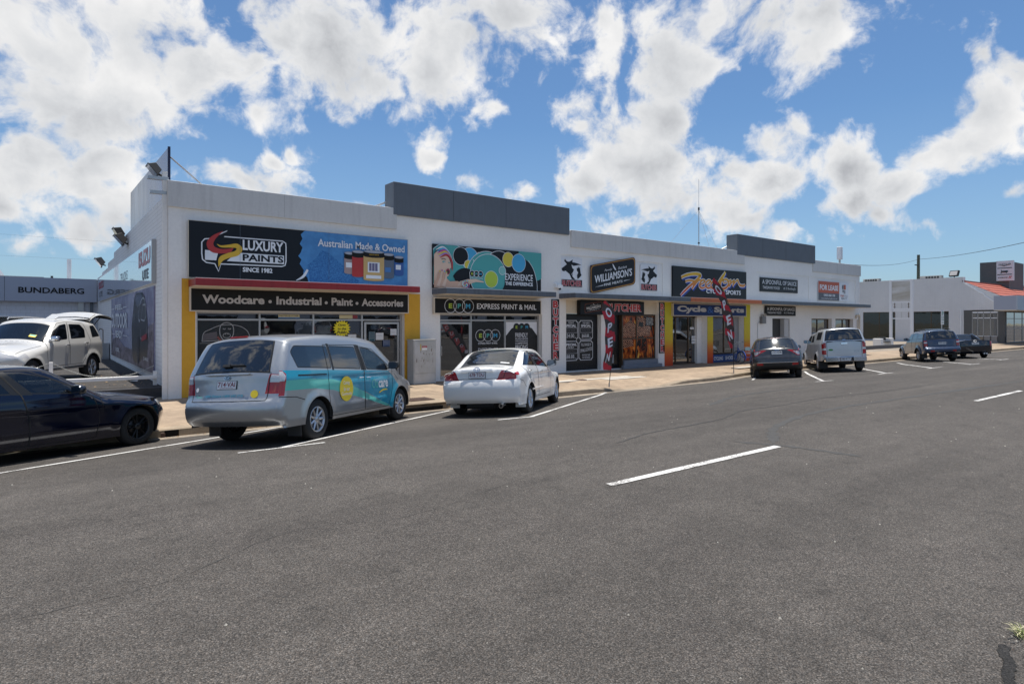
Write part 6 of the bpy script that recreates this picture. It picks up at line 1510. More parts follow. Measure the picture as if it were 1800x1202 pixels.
c.poly([(10.29,3.25),(11.5,3.25),(11.6,3.42),(11.2,3.50),(10.9,3.48),(10.72,3.62),(10.29,3.7)], SKIN)
c.poly([(11.2,3.34),(11.55,3.38),(11.95,3.50),(12.28,3.49),(12.27,3.53),(11.95,3.60),(11.6,3.58),(11.3,3.50)], SKIN2)
c.circle(10.60,4.10,.34,HAIRD,.50); c.poly([(10.29,3.5),(10.29,4.35),(10.40,4.45),(10.62,4.46),(10.85,4.28),(10.93,4.08),(10.95,3.95),(10.90,3.90),(10.90,3.80),(10.84,3.66),(10.70,3.60),(10.55,3.42)], SKIN2)
for k, m_ in enumerate((SWHT, SKYB, pm('print_magenta', (.5,.05,.3)), CYEL, pm('print_violet', (.35,.2,.5)), SRED)):
    c.stroke([(10.36 + .03*k, 4.50 - .05*k), (10.62 + .03*k, 4.60 - .05*k), (10.86 + .02*k, 4.42 - .05*k), (10.98, 4.16 - .04*k), (11.0, 3.98 - .03*k)], [.02,.07,.07,.06,.01], m_)
c.circle(10.66,4.12,.06,AQUA,.03); c.circle(10.68,4.11,.03,SWHT,.02); c.circle(10.69,4.11,.013,HAIRD); c.circle(10.86,4.10,.03,AQUA,.018); c.stroke([(10.56,4.2),(10.66,4.22),(10.74,4.19)], .02, HAIRD)
c.circle(10.82,3.80,.075,LIP,.10); c.circle(10.82,3.80,.045,HAIRD,.065)
for k in range(4): c.stroke([(10.34 + .1*k, 3.30), (10.42 + .1*k, 3.55), (10.50 + .085*k, 3.84 - .03*abs(k-1))], [.12,.085,.05], (SKIN, SKIN2)[k % 2]); c.circle(10.50 + .085*k, 3.83 - .03*abs(k-1), .018, (CYEL, pm('print_magenta', (.5,.05,.3)), SKYB, LIME)[k], .03)
for k in range(46): a = k * 2.4; r_ = .16 * math.sqrt(k / 46); c.circle(11.50 + r_*math.cos(a), 3.40 + r_*1.0*math.sin(a)*.8, .022, (SKYB, SRED, CYEL, SWHT, pm('print_violet', (.35,.2,.5)))[k % 5], n=8)
c.done()
o, c = board('fascia_sign', 'black fascia sign with three linked letter rings above the print shop', 10.32, 14.86, 2.42, 2.90, -.14, .12, BOARDB, FRAME, .028)
epm(c, 10.92, 2.66, .235, 1.48, SWHT, None, .016); c.text('EXPRESS PRINT & MAIL', 11.98, 14.64, 2.57, 2.76, SWHT, off=.012); c.done()
o, c = sticker('window_poster', 'black vinyl with letter rings filling the middle print shop pane'); c.rect(12.03,13.39,.23,2.13,VINYLB); epm(c, 12.38, 1.64, .215, 1.5, SWHT, None, .015); c.text('EXPRESS PRINT & MAIL',12.28,13.12,1.33,1.40,SWHT,off=.01); c.text('EXPERIENCE',12.28,13.12,1.02,1.20,SWHT); c.text('THE DIFFERENCE',12.28,13.12,.86,.95,SWHT,off=.02); c.done()
o, c = sticker('window_poster', 'vinyl with a black arch on white listing services in the right print shop pane'); c.rect(13.50,14.97,.23,2.13,SWHT); c.poly([(13.50,.24),(13.50,1.62),(13.75,1.88),(14.0,1.98),(14.24,2.0),(14.48,1.98),(14.73,1.88),(14.97,1.62),(14.97,.24)], VINYLB)
epm(c, 13.99, 1.93, .15, 1.6, VINYLB, VINYLB, .01)
for (t, z0, z1) in (('FRIENDLY',1.56,1.72),('RELIABLE SERVICE',1.47,1.53),('COMPETITIVE',1.30,1.37),('PRICING',1.12,1.27),('SUPER',.86,1.02)): c.text(t, 13.93, 14.52, z0, z1, SWHT, off=.01)
c.rect(13.93,14.52,1.415,1.43,SWHT); c.rect(13.93,14.52,1.07,1.085,SWHT); c.done()
# reflection of a flag in the print shop door, painted as dim flat artwork
o, c = sticker('banner_or_reflection', 'painted reflection of a red and black feather flag on the print shop door glass', .168)
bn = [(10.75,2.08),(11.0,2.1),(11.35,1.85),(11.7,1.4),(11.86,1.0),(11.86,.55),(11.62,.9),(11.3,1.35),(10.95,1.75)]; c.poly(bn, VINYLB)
for k in range(4): a = .22 * k; c.poly([(10.80 + a, 2.03 - a*1.1), (10.98 + a, 2.06 - a*1.1), (11.06 + a, 1.90 - a*1.1), (10.92 + a, 1.78 - a*1.1)], pm('reflected_banner_red', (.13,.01,.012), rough=.5))
for k, t in enumerate('CUTOI'): a = .2 * k; c.text(t, 10.88 + a, 11.02 + a, 1.88 - a*1.05, 1.99 - a*1.05, pm('reflected_banner_white', (.20,.20,.22), rough=.5), off=.02)
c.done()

# butcher
def vertical_sign(x0, x1, z0, z1, lab):
    o, c = board('vertical_sign', lab, x0, x1, z0, z1, -.03, .028, BOARD, None); n = 7; h = (z1 - z0 - .06) / n
    for k, t in enumerate('BUTCHER'): zt = z1 - .03 - h * k; c.text(t, x0 + .06, x1 - .06, zt - h + .03, zt - .02, pm('butcher_red', (.45, .02, .025), rough=.4), off=.05, out=(SWHT, .04, .05))
    c.done()
vertical_sign(15.50, 15.89, .66, 2.99, 'vertical black sign of stacked red letters on the pier right of the print shop')
vertical_sign(21.83, 22.19, .74, 2.99, 'vertical black sign of stacked red letters beside the yellow and orange pilaster')
BRED = pm('butcher_red', (.45, .02, .025), rough=.4)
def cow_board(x0, x1, flip, lab):
    o, c = board('pictogram_sign', lab, x0, x1, 3.48, 4.62, -.01, .03, SWHT, None); w_ = x1 - x0
    f = (lambda u: x0 + w_ * u) if not flip else (lambda u: x1 - w_ * u); g = lambda v: 3.48 + 1.14 * v
    P = lambda L: [(f(a), g(b_)) for a, b_ in L]
    c.poly(P([(.02,.63),(.05,.55),(.13,.53),(.20,.56),(.30,.50),(.38,.46),(.42,.40),(.50,.28),(.66,.27),(.60,.32),(.52,.38),(.48,.46),(.55,.52),(.60,.62),(.52,.66),(.48,.78),(.58,.74),(.80,.78),(.96,.79),(.80,.83),(.62,.86),(.52,.86),(.54,.96),(.44,.90),(.36,.87),(.26,.88),(.20,.94),(.18,.98),(.18,.90),(.13,.96),(.15,.88),(.22,.82),(.26,.78),(.14,.70)]), BOARD)
    c.poly(P([(.76,.30),(.74,.42),(.80,.52),(.74,.58),(.73,.68),(.78,.66),(.80,.74),(.85,.66),(.88,.74),(.90,.60),(.92,.50),(.96,.44),(.90,.38),(.82,.32)]), BOARD)
    c.ring(f(.49), g(.44), .055, .02, BOARD); c.rect(x0 + .02, x1 - .02, 3.50, 3.78, BOARD); c.text('BUTCHER', x0 + .05, x1 - .05, 3.53, 3.75, BRED, off=.018, out=(SWHT, .02, .02)); c.done()
cow_board(16.0, 17.13, False, 'white square sign with cow head silhouette facing left over red letters'); cow_board(20.60, 21.71, True, 'white square sign with cow head silhouette facing right over red letters')
def will(c, x0, x1, z0, z1, slant, dim=1.0):
    """slanted badge: u right, v up; fn shears it upward to the right"""
    W_, H_ = x1 - x0, z1 - z0; S = lambda u, v: (x0 + W_ * u, z0 + H_ * v + slant * u)
    rp = lambda d: [S(a / W_, b_ / H_) for a, b_ in round_poly([(d, d), (W_ - d, d), (W_ - d, H_ - d), (d, H_ - d)], .16 * H_, 5)]
    c.poly(rp(0), pm('badge_maroon', (.10,.015,.015))); c.poly(rp(.03 * H_), SYEL if dim == 1 else pm('badge_dull', (.3,.14,.06))); c.poly(rp(.045 * H_), pm('badge_maroon', (.10,.015,.015))); c.poly(rp(.07 * H_), BOARD)
    def T(t, u0, u1, v0, v1, off=0, sh=0):
        c.text(t, u0, u1, v0, v1, SWHT, off=off, shear=sh, fn=lambda u, v, a, b_: S(u, v))
    T("WILLIAMSON'S", .09, .92, .34, .62, .02); T('FINE MEATS', .29, .70, .17, .26, .01); T('Family', .30, .47, .66, .76, 0, .4); T('Butchers', .60, .80, .66, .76, 0, .4)
    c.poly([S(.09,.205),S(.27,.225),S(.27,.20)], SWHT); c.poly([S(.73,.225),S(.90,.215),S(.73,.20)], SWHT); c.poly([S(.47,.90),S(.49,.88),S(.56,.66),S(.53,.66),S(.49,.78)], SWHT)
t = empty('badge_sign', label='slanted black badge sign with rounded corners and yellow edge above the butcher canopy', cat='sign')
q = MB(front_M(-.06)); q.prism([(17.56,3.30),(20.16,3.78),(20.16,4.88),(17.56,4.40)], -.06, 0, BOARD); q.build('panel', t, bevel=.04)
c = Canvas(front_M(-.06), t); will(c, 17.52, 20.20, 3.24, 4.40, .50); c.done()
o, c = board('fascia_sign', 'black butcher fascia with big red letters and a small slanted badge', 16.95, 20.74, 2.42, 2.99, -.09, .2, BOARD, None)
will(c, 17.18, 18.16, 2.47, 2.84, .13, .5); c.text('BUTCHER', 18.40, 20.55, 2.56, 2.88, BRED, off=.04, out=(SWHT, .03, .03)); c.done()
t = empty('special_board', label='black sign panel of four white-framed specials on the roller door', cat='sign')
c = Canvas(front_M(.196), t); c.rect(16.28,17.92,.50,2.22,pm('panel_black', (.01,.01,.011), rough=.4))
def bracket(x0, x1, z0, z1):
    k = .07; c.line([(x0+k,z0),(x1-k,z0),(x1-k,z0+k*.6),(x1,z0+k),(x1,z1-k),(x1-k,z1-k*.6),(x1-k,z1),(x0+k,z1),(x0+k,z1-k*.6),(x0,z1-k),(x0,z0+k),(x0+k,z0+k*.6)], .022, SWHT, True)
for x0, x1, z0, z1 in ((16.10,17.08,1.42,2.18),(17.14,17.90,1.42,2.18),(16.10,17.08,.60,1.36),(17.14,17.90,.60,1.36)): bracket(max(x0,16.22), x1, z0, z1)
for (tx, u0, u1, v0, v1, of, sh) in (("TODAY'S",16.55,16.85,2.06,2.13,.01,.2),('SPECIAL',16.40,16.98,1.92,2.03,.035,0),("THIS WEEK'S",17.33,17.72,2.05,2.12,.01,.2),('SPECIAL',17.25,17.80,1.92,2.02,.035,0),('$24.00',16.36,16.86,1.48,1.65,.0,.12),('kg',16.88,16.98,1.48,1.53,.0,0),('$68.88',17.28,17.68,1.48,1.64,.0,.12),('kg',17.71,17.79,1.48,1.53,.0,0),
    ('SPECIAL',16.36,17.0,1.18,1.28,.035,0),('2ND BUY',16.50,16.86,1.09,1.15,.01,.2),('$88.88',16.36,16.86,.66,.83,.0,.12),('kg',16.88,16.98,.66,.71,.0,0),('FULL RANGE OF',17.24,17.80,1.16,1.27,.0,0),('MADE RIGHT HERE',17.30,17.74,.76,.83,.0,0),('ON THE PREMISES',17.30,17.74,.66,.73,.0,0)): c.text(tx, u0, u1, v0, v1, SWHT, off=of, shear=sh)
c.text('SMALLGOODS', 17.20, 17.84, .92, 1.05, SWHT, off=.0, fn=lambda u, v, a, b_: (u, v + .08 * (a - .2)))
for (x0, x1, z0, z1) in ((16.30,17.02,1.70,1.88),(17.20,17.84,1.70,1.88),(16.30,17.02,.88,1.05)): c.line([(x0,z0),(x1,z0),(x1,z1),(x0,z1)], .018, pm('frame_dim', (.35,.35,.37)), True); c.text('Rump Steak' if z0 > 1 else 'Chicken Mince', x0 + .08, x1 - .1, z0 + .06, z1 - .05, pm('chalk_dim', (.16,.15,.17)))
c.done()

# cycle shop
o, c = board('billboard', 'black billboard with brush-script lettering above the orange canopy', 22.70, 28.58, 3.27, 4.67, -.09, .08, BOARD, None)
FADE = gradient_paint('lettering_fade', [(0, (.55,.05,.03)), (.45, (.62,.22,.05)), (1, (.75,.50,.03))], 3.45, 4.5); DBLUE = pm('sign_deep_blue', (.02,.05,.28))
# brush-script word: strokes in board coordinates (u 0..1 across, v 0..1 up)
U = lambda a: 22.70 + 5.88 * a; V_ = lambda b_: 3.27 + 1.40 * b_
strokes = [
 ([(.10,.64),(.16,.72),(.24,.78),(.31,.79),(.345,.75),(.32,.66),(.26,.50),(.20,.36),(.14,.20),(.09,.05)], [.10,.12,.12,.13,.13,.12,.12,.11,.10,.06]),
 ([(.15,.52),(.20,.56),(.27,.55),(.33,.60)], [.08,.09,.08,.04]),
 ([(.33,.60),(.29,.50),(.25,.36),(.235,.28)], [.05,.10,.10,.07]), ([(.25,.40),(.29,.52),(.34,.60),(.365,.56)], [.05,.07,.08,.05]),
 ([(.335,.42),(.38,.50),(.405,.57),(.375,.60),(.34,.50),(.335,.38),(.37,.33),(.42,.38)], [.05,.07,.08,.08,.09,.10,.09,.05]),
 ([(.42,.42),(.455,.50),(.48,.58),(.45,.61),(.415,.50),(.42,.38),(.455,.34),(.50,.40)], [.05,.07,.08,.08,.09,.10,.09,.05]),
 ([(.555,.58),(.52,.60),(.485,.48),(.495,.36),(.54,.36),(.60,.55),(.66,.80),(.685,.94)], [.07,.08,.10,.10,.09,.11,.12,.10]), ([(.66,.85),(.60,.60),(.575,.42),(.60,.34)], [.08,.12,.12,.08]),
 ([(.66,.68),(.625,.60),(.615,.42),(.65,.34),(.71,.42),(.735,.58),(.70,.68),(.655,.64),(.665,.56),(.72,.58)], [.08,.10,.12,.12,.12,.11,.10,.08,.06,.04]),
 ([(.72,.60),(.765,.66),(.755,.52),(.735,.43)], [.05,.08,.10,.07]), ([(.745,.48),(.79,.62),(.815,.66),(.80,.52),(.79,.45)], [.05,.08,.09,.10,.07]), ([(.80,.50),(.84,.64),(.865,.68),(.88,.58),(.905,.50),(.96,.50),(.975,.56)], [.05,.08,.10,.10,.12,.11,.06])]
for dx, dz, add, m_ in ((.012, -.045, .075, DBLUE), (0, 0, .06, SWHT), (0, 0, .0, FADE)):
    w0 = c.w; c.step = .0003
    for pts, ws in strokes: c.stroke([(U(a + dx), V_(b_ + dz)) for a, b_ in pts], [q_ * 1.05 + add for q_ in ws], m_)
    c.step = .0012
c.text('CYCLE', U(.42), U(.615), V_(.16), V_(.305), SWHT, off=.03); c.text('&', U(.64), U(.68), V_(.15), V_(.32), CYEL, off=.03); c.text('SPORTS', U(.69), U(.91), V_(.15), V_(.305), SWHT, off=.03); c.done()
o, c = board('fascia_sign', 'navy fascia sign with pale rounded lettering above the cycle shop doors', 22.70, 28.48, 2.43, 2.95, -.13, .12, pm('sign_navy', (.008, .028, .12), rough=.45, spec=.2), FRAME, .03)
c.text('Cycle', 22.95, 25.15, 2.52, 2.88, SGREY, off=.05); c.text('&', 25.22, 25.70, 2.55, 2.86, pm('sign_mid_blue', (.02,.10,.38))); c.text('Sports', 25.75, 28.30, 2.52, 2.86, SGREY, off=.05); c.done()
o, c = board('banner_or_reflection', 'blue board with white letters under the cycle shop window', 25.90, 27.95, .16, .54, .05, .03, pm('banner_blue', (.01,.06,.22), rough=.5), None); c.text('CYCLING', 26.0, 26.75, .26, .44, SWHT, off=.03); c.text('SHOES', 26.95, 27.6, .26, .44, SWHT, off=.03); c.done()
for (x, z, lab) in ((24.72, 1.36, 'stack of small white opening-hours notices on the cycle shop door'), (24.60, 1.78, 'small square white sticker high on the cycle shop door')):
    o, c = sticker('door_notice', lab, .402); 
    for k in range(3 if x > 24.7 else 1): c.rect(x, x + .30, z - .13 * k, z + .10 - .13 * k, WHT); c.rect(x + .03, x + .26, z + .04 - .13 * k, z + .06 - .13 * k, GL)
    c.done()

# takeaway and agent boards
for (x0, x1, z0, z1, y, m_, lab) in ((29.98, 33.82, 3.74, 4.48, -.02, BOARD, 'upper black takeaway sign with white serif words on the wall'), (30.37, 33.46, 2.47, 2.99, -.09, BOARDB, 'lower black takeaway sign under the grey canopy')):
    o, c = board('shop_sign', lab, x0, x1, z0, z1, y, .03, m_, None); w_ = x1 - x0; h_ = z1 - z0
    c.text('A SPOONFUL OF SAUCE', x0 + w_ * .05, x1 - w_ * .04, z0 + h_ * .54, z0 + h_ * .85, SWHT, off=.005); c.text('TAKEAWAY FOOD', x0 + w_ * .06, x0 + w_ * .50, z0 + h_ * .20, z0 + h_ * .40, SWHT, off=.005); c.text('#5, 21 Bourbong St', x0 + w_ * .60, x0 + w_ * .93, z0 + h_ * .18, z0 + h_ * .40, SWHT); c.done()
o, c = board('agent_sign', 'orange, grey and white for-lease board on the last shop', 36.15, 39.96, 3.42, 4.54, -.02, .03, SWHT, None)
c.rect(36.152, 38.74, 3.86, 4.538, pm('lease_orange', (.50, .09, .04), rough=.5)); c.rect(36.152, 38.74, 3.422, 3.86, pm('lease_grey', (.09, .095, .115), rough=.5))
c.text('FOR LEASE', 36.32, 38.60, 4.02, 4.34, SWHT, off=.035); c.text('0400 868 100', 36.8, 38.2, 3.66, 3.80, SWHT, off=.02); c.text('www.thefourwalls.com.au', 36.5, 38.45, 3.50, 3.58, SWHT)
c.rect(39.12, 39.27, 4.15, 4.40, pm('lease_grey', (.09, .095, .115))); c.rect(39.32, 39.58, 4.13, 4.42, pm('lease_orange', (.50, .09, .04))); c.rect(39.17, 39.28, 3.96, 4.10, pm('lease_grey', (.09, .095, .115))); c.rect(39.33, 39.52, 3.88, 4.08, GL)
c.text('FOUR', 38.90, 39.35, 3.68, 3.80, pm('lease_orange', (.50, .09, .04)), off=.02); c.text('WALLS', 39.36, 39.88, 3.68, 3.80, GL); c.text('REALTY', 39.0, 39.75, 3.52, 3.64, pm('lease_grey', (.09, .095, .115))); c.done()

# dealership signs on the brick side wall: u runs toward the street
SM = lambda X: plane_M((X, 0, 0), (0, -1, 0), (0, 0, 1))
t = empty('wall_sign_panel', label='long white glossy sign panel with red and grey lettering on the brick side wall', cat='sign')
GLOSSW = pm('gloss_white', (.62, .66, .72), rough=.06, coat=1.0)
q = MB(); q.box(2.50, 2.597, 2.1, 22.6, 3.22, 4.42, GLOSSW); q.build('panel', t); q = MB(); q.box(2.485, 2.597, 2.02, 2.1, 3.20, 4.44, ALU); q.build('edge_trim', t)
c = Canvas(SM(2.50), t, .002); RR = pm('dealer_red', (.38, .01, .025), rough=.35); GG = pm('dealer_grey', (.13, .14, .15), rough=.5)
c.text('ISUZU', -5.0, -2.4, 3.80, 4.30, RR, off=.04); c.text('UTE', -4.1, -2.8, 3.38, 3.68, GG, off=.04); c.text('TRUCKS', -10.6, -8.2, 3.66, 3.98, pm('dealer_pale', (.40,.42,.45))); c.text('ISUZU', -21.6, -18.6, 3.85, 4.2, RR, off=.04); c.text('UTE', -21.2, -19.4, 3.42, 3.7, GG, off=.03); c.done()
t = empty('wall_mural', label='large printed mural of a black pickup on rocky ground on the side wall', cat='mural')
MURAL = mottled('mural_sky', (.20,.19,.30), (.44,.44,.56), .5, .6, (1, 1, .8), .25); GRD = mottled('mural_rocks', (.05,.04,.05), (.28,.24,.30), 2.6, .3, (1,.6,1.3), .4)
q = MB(); q.box(2.56, 2.597, 2.2, 15.2, .66, 3.14, MURAL); q.build('panel', t)
c = Canvas(SM(2.56), t, .002)
c.poly([(-15.19,.665),(-15.19,1.9),(-14.2,1.35),(-12.5,1.55),(-10,1.2),(-7,1.15),(-4,1.5),(-3.2,2.0),(-2.21,2.1),(-2.21,.665)], GRD)
MB_ = pm('mural_black', (.012,.013,.018), rough=.3); MG = pm('mural_grey', (.32,.34,.38), rough=.35)
c.poly([(-7.3,1.0),(-7.4,2.0),(-7.0,2.5),(-6.6,2.95),(-6.2,3.08),(-4.6,3.05),(-4.1,2.9),(-3.5,2.2),(-3.3,1.6),(-3.5,1.05),(-4.4,1.0),(-5.2,.85),(-6.2,.75),(-6.9,.80)], MB_)
c.poly([(-6.5,2.9),(-6.0,3.03),(-4.7,3.0),(-4.6,2.7),(-5.9,2.6)], pm('mural_glass', (.07,.09,.13), rough=.2)); c.stroke([(-5.6,2.3),(-5.0,2.75),(-4.2,2.85),(-3.7,2.55)], .05, MG); c.line([(-4.9,2.2),(-4.4,2.65),(-3.9,2.65),(-3.7,2.3),(-4.1,2.15)], .05, MG, True); c.stroke([(-5.5,2.5),(-5.4,2.2),(-5.05,2.15)], .09, MG); c.stroke([(-4.9,1.9),(-4.9,1.6),(-3.6,1.75),(-3.5,2.0)], .05, MG); c.poly([(-4.7,1.5),(-3.5,1.62),(-3.5,1.78),(-4.7,1.66)], RR)
c.stroke([(-5.6,1.6),(-5.75,1.2),(-5.6,.85),(-5.35,1.0),(-5.4,1.45)], .10, pm('mural_tyre', (.10,.10,.12)), closed=True); c.stroke([(-6.6,2.4),(-6.5,2.2)], .10, MG)
for (tx, u0, u1, v0, v1) in (('FEEL', -13.1,-10.2,2.62,2.82),('OUTDOOR', -14.6,-8.6,1.88,2.48),('READY', -12.9,-10.1,1.48,1.78),('3.0L', -12.9,-11.3,.92,1.08),('D-MAX', -4.1,-3.0,.95,1.06)): c.text(tx, u0, u1, v0, v1, SWHT, off=.03)
c.rect(-14.6,-13.4,2.66,2.69,SWHT); c.rect(-9.9,-8.7,2.66,2.69,SWHT); c.rect(-14.6,-13.2,1.6,1.63,SWHT); c.rect(-9.8,-8.4,1.6,1.63,SWHT); c.done()
# tall billboard above the side wall
t = empty('roof_billboard', label='tall glossy billboard on edge above the brick side wall with a steel brace', cat='billboard')
PRN = mottled('weathered_print', (.10,.12,.16), (.50,.53,.58), .55, 1.6, (1, 1, .25), .25, (.36, .66))
def fade_to_blue(m):
    nt = m.node_tree; b = nt.nodes['Principled BSDF']; src = b.inputs['Base Color'].links[0].from_socket; L = nt.links.new
    tc = nt.nodes.new('ShaderNodeTexCoord'); sp_ = nt.nodes.new('ShaderNodeSeparateXYZ'); L(tc.outputs['Object'], sp_.inputs[0])
    n = nt.nodes.new('ShaderNodeTexNoise'); n.inputs['Scale'].default_value = .7; L(tc.outputs['Object'], n.inputs[0])
    a = nt.nodes.new('ShaderNodeMath'); a.operation = 'MULTIPLY_ADD'; L(n.outputs[0], a.inputs[0]); a.inputs[1].default_value = 5; L(sp_.outputs['Y'], a.inputs[2])
    mr = nt.nodes.new('ShaderNodeMapRange'); L(a.outputs[0], mr.inputs[0]); mr.inputs[1].default_value = 4.0; mr.inputs[2].default_value = 9.5; mr.inputs[3].default_value = 1; mr.inputs[4].default_value = 0
    x = nt.nodes.new('ShaderNodeMixRGB'); L(mr.outputs[0], x.inputs[0]); L(src, x.inputs[1]); x.inputs[2].default_value = (.045, .14, .36, 1); L(x.outputs[0], b.inputs['Base Color'])
fade_to_blue(PRN)
q = MB(); q.prism([(-9.6,5.44),(-1.0,5.44),(-1.0,6.80),(-9.6,7.02)], -.04, 0, PRN, SM(2.74)); q.build('panel', t); q = MB(); q.box(2.73, 2.79, .94, 1.0, 5.3, 6.82, pm('edge_navy', (.01,.015,.05))); q.build('edge_trim', t)
q = MB(); q.cyl((2.79, .97, 6.55), (3.95, 1.0, 5.6), .022, ALU, n=8)
for y in (3.5, 6.5, 9.2): q.cyl((2.79, y, 6.6), (4.2, y, 4.95), .03, ALU, n=6); q.box(2.78, 2.84, y - .03, y + .03, 4.9, 6.7, ALU)
q.build('brace', t)
# ------------------------------------------------------------------ lamps, flags, street things
def floodlight(x, y, z, tilt, lab, s=1.0, yaw=180):
    t = empty('floodlight', label=lab, cat='lamp', group='floodlights along the side wall')
    M = Matrix.Translation((x, y, z)) @ Matrix.Rotation(math.radians(yaw), 4, 'Z') @ Matrix.Rotation(math.radians(tilt), 4, 'Y') @ Matrix.Scale(s, 4)
    q = MB(M); q.add([(0,-.2,-.15),(0,.2,-.15),(0,.2,.15),(0,-.2,.15),(-.16,-.12,-.09),(-.16,.12,-.09),(-.16,.12,.10),(-.16,-.12,.10)], [(0,1,2,3),(4,7,6,5),(0,4,5,1),(1,5,6,2),(2,6,7,3),(3,7,4,0)], BLK)
    q.box(-.01,.012,-.215,.215,-.165,-.15,BLK); q.box(-.01,.012,-.215,.215,.15,.165,BLK); q.build('housing', t, bevel=.01)
    q = MB(M); q.box(.001,.006,-.18,.18,-.13,.13,pm('lamp_glass',(.25,.27,.28),rough=.1,coat=1)); q.build('lens', t)
    q = MB(); q.cyl((x + .10, y, z - .05), (x + .32, y, z - .12), .03, BLK, n=8); q.build('bracket', t)
floodlight(2.28, .35, 5.98, 38, 'grey floodlight on the white corner post', 1.15)
floodlight(2.28, 9.6, 5.42, 30, 'upper of the two floodlights clamped halfway along the side wall', 1.5); floodlight(2.30, 9.0, 5.12, 40, 'lower of the two floodlights clamped halfway along the side wall', 1.5)
floodlight(2.25, 18.2, 5.0, 35, 'floodlight near the far end of the side wall', 1.6)

def feather_flag(x, y, z0, h, lean, lab, spin=0.0, phase=0, w=.62, bot=.8):
    t = empty('feather_flag', label=lab, cat='flag', group='open flags on the kerb')
    q = MB(); c0, s0 = math.cos(spin), math.sin(spin); pole = cr_pts([(x + c0 * l_, y + s0 * l_, z0 + h * f_) for l_, f_ in zip(lean, (0, .25, .55, .85, 1.0))], 8)
    q.tube(pole, .013, BLK, 6); q.cyl((x, y, z0 - .02), (x, y, z0 + .12), .022, ALU, n=8); q.build('pole', t)
    FR = pm('flag_red', (.40, .012, .03), rough=.6); FK = pm('flag_charcoal', (.05, .04, .04), rough=.7)
    n = 60; rows = []
    for i in range(n + 1):
        v = i / n; z = z0 + bot + (h - bot) * v
        px = (np.interp(z, [p[2] for p in pole], [p[0] for p in pole]), np.interp(z, [p[2] for p in pole], [p[1] for p in pole]))
        wd = w * (math.sin(math.pi * min(1, .12 + v * .62)) ** .7) * (1 - max(0, v - .86) / .14) ** .6 + .02
        rows.append((px, z, wd))
    def pt(i, u):
        px, z, wd = rows[i]; a = -wd * u; return (px[0] + a * c0, px[1] + a * s0 + .05 * math.sin(z * 3.1 + phase) * u + .03 * math.sin(z * 7 + u * 3), z)
    q = MB(); m = 8; 
    vs = [pt(i, j / m) for i in range(n + 1) for j in range(m + 1)]
    fr, fk = [], []
    for i in range(n):
        for j in range(m):
            f = (i * (m + 1) + j, i * (m + 1) + j + 1, (i + 1) * (m + 1) + j + 1, (i + 1) * (m + 1) + j)
            band = ((i / n * (h - bot) + .55 * (1 - j / m) * w * 1.0) / .27) % 2 < 1 if True else 0
            (fr if band else fk).append(f)
    q.add(vs, fr, FR, True); q.add(vs, fk, FK, True); q.build('banner', t)
    # the word OPEN runs down the banner
    L = MB()
    for k, ch in enumerate('OPEN'):
        tv, tf = text_mesh(ch, .03, 0); xs = [p[0] for p in tv]; ys = [p[1] for p in tv]; v1 = .90 - k * .215; v0 = v1 - .135
        vs = []
        for p in tv:
            a = (p[0] - min(xs)) / (max(xs) - min(xs)); b_ = (p[1] - min(ys)) / (max(ys) - min(ys)); v = v0 + (v1 - v0) * b_ + .03 * a - .02; i = min(n, max(0, v * n)); i0 = int(min(n - 1, i)); fr_ = i - i0
            u = .74 - .48 * a; A = Vector(pt(i0, u)); B = Vector(pt(i0 + 1, u)); P = A.lerp(B, fr_); vs.append((P.x + s0 * .004, P.y - .008, P.z))
        L.add(vs, tf, pm('flag_white', (.62, .64, .72), rough=.6))
    L.build('lettering', t)
feather_flag(14.35, -4.12, .08, 2.72, (0, .06, .17, .16, -.10), 'red and black feather flag reading OPEN, nearer one on the kerb by the butcher', -.80, 0, .31, .52)
feather_flag(22.25, -3.45, .07, 3.85, (0, -.01, -.02, -.38, -.72), 'red and black feather flag reading OPEN, farther and taller one by the cycle shop', -1.0, 2, .33, 1.0)

# street-side electrical cabinet
t = empty('electrical_cabinet', label='scuffed grey steel electrical cabinet standing against the wall between two shops', cat='cabinet')
CAB = mottled('cabinet_steel', (.42,.42,.40), (.50,.50,.49), 2, 0, (1,1,1), .45); SCUF = mottled('cabinet_scuffs', (.20,.16,.12), (.45,.44,.42), 9, 1, (1, 1, .6), .7, (.46, .56))
q = MB(); q.box(9.33, 10.14, -.52, -.10, .15, 1.54, CAB); q.box(9.31, 10.16, -.54, -.08, 1.54, 1.565, CAB); q.build('body', t, bevel=.01)
q = MB(); q.box(9.36, 10.11, -.535, -.522, .50, 1.51, CAB); q.build('door', t, bevel=.004); q = MB(); q.box(9.36, 10.11, -.53, -.521, .18, .48, CAB); q.build('lower_panel', t, bevel=.004)
c = Canvas(front_M(-.536), t, .0007)
for k in range(46): x = rng.uniform(9.55, 10.08); z = .98 + rng.gauss(0, .12) + (.08 if x > 9.9 else 0); c.w = .0005 + .00005 * k; c.rect(x, x + rng.uniform(.004, .03), z, z + rng.uniform(.01, .09), SCUF)
c.w = .003; c.rect(9.56,9.59,1.22,1.42,pm('label_yellow',(.6,.42,.02))); c.rect(9.62,9.80,1.30,1.36,BRED); c.rect(9.62,9.80,1.23,1.30,WHT); c.text('DANGER',9.64,9.78,1.315,1.345,WHT); c.rect(9.42,9.44,.85,.96,RUST); c.done('scuffs','lettering')

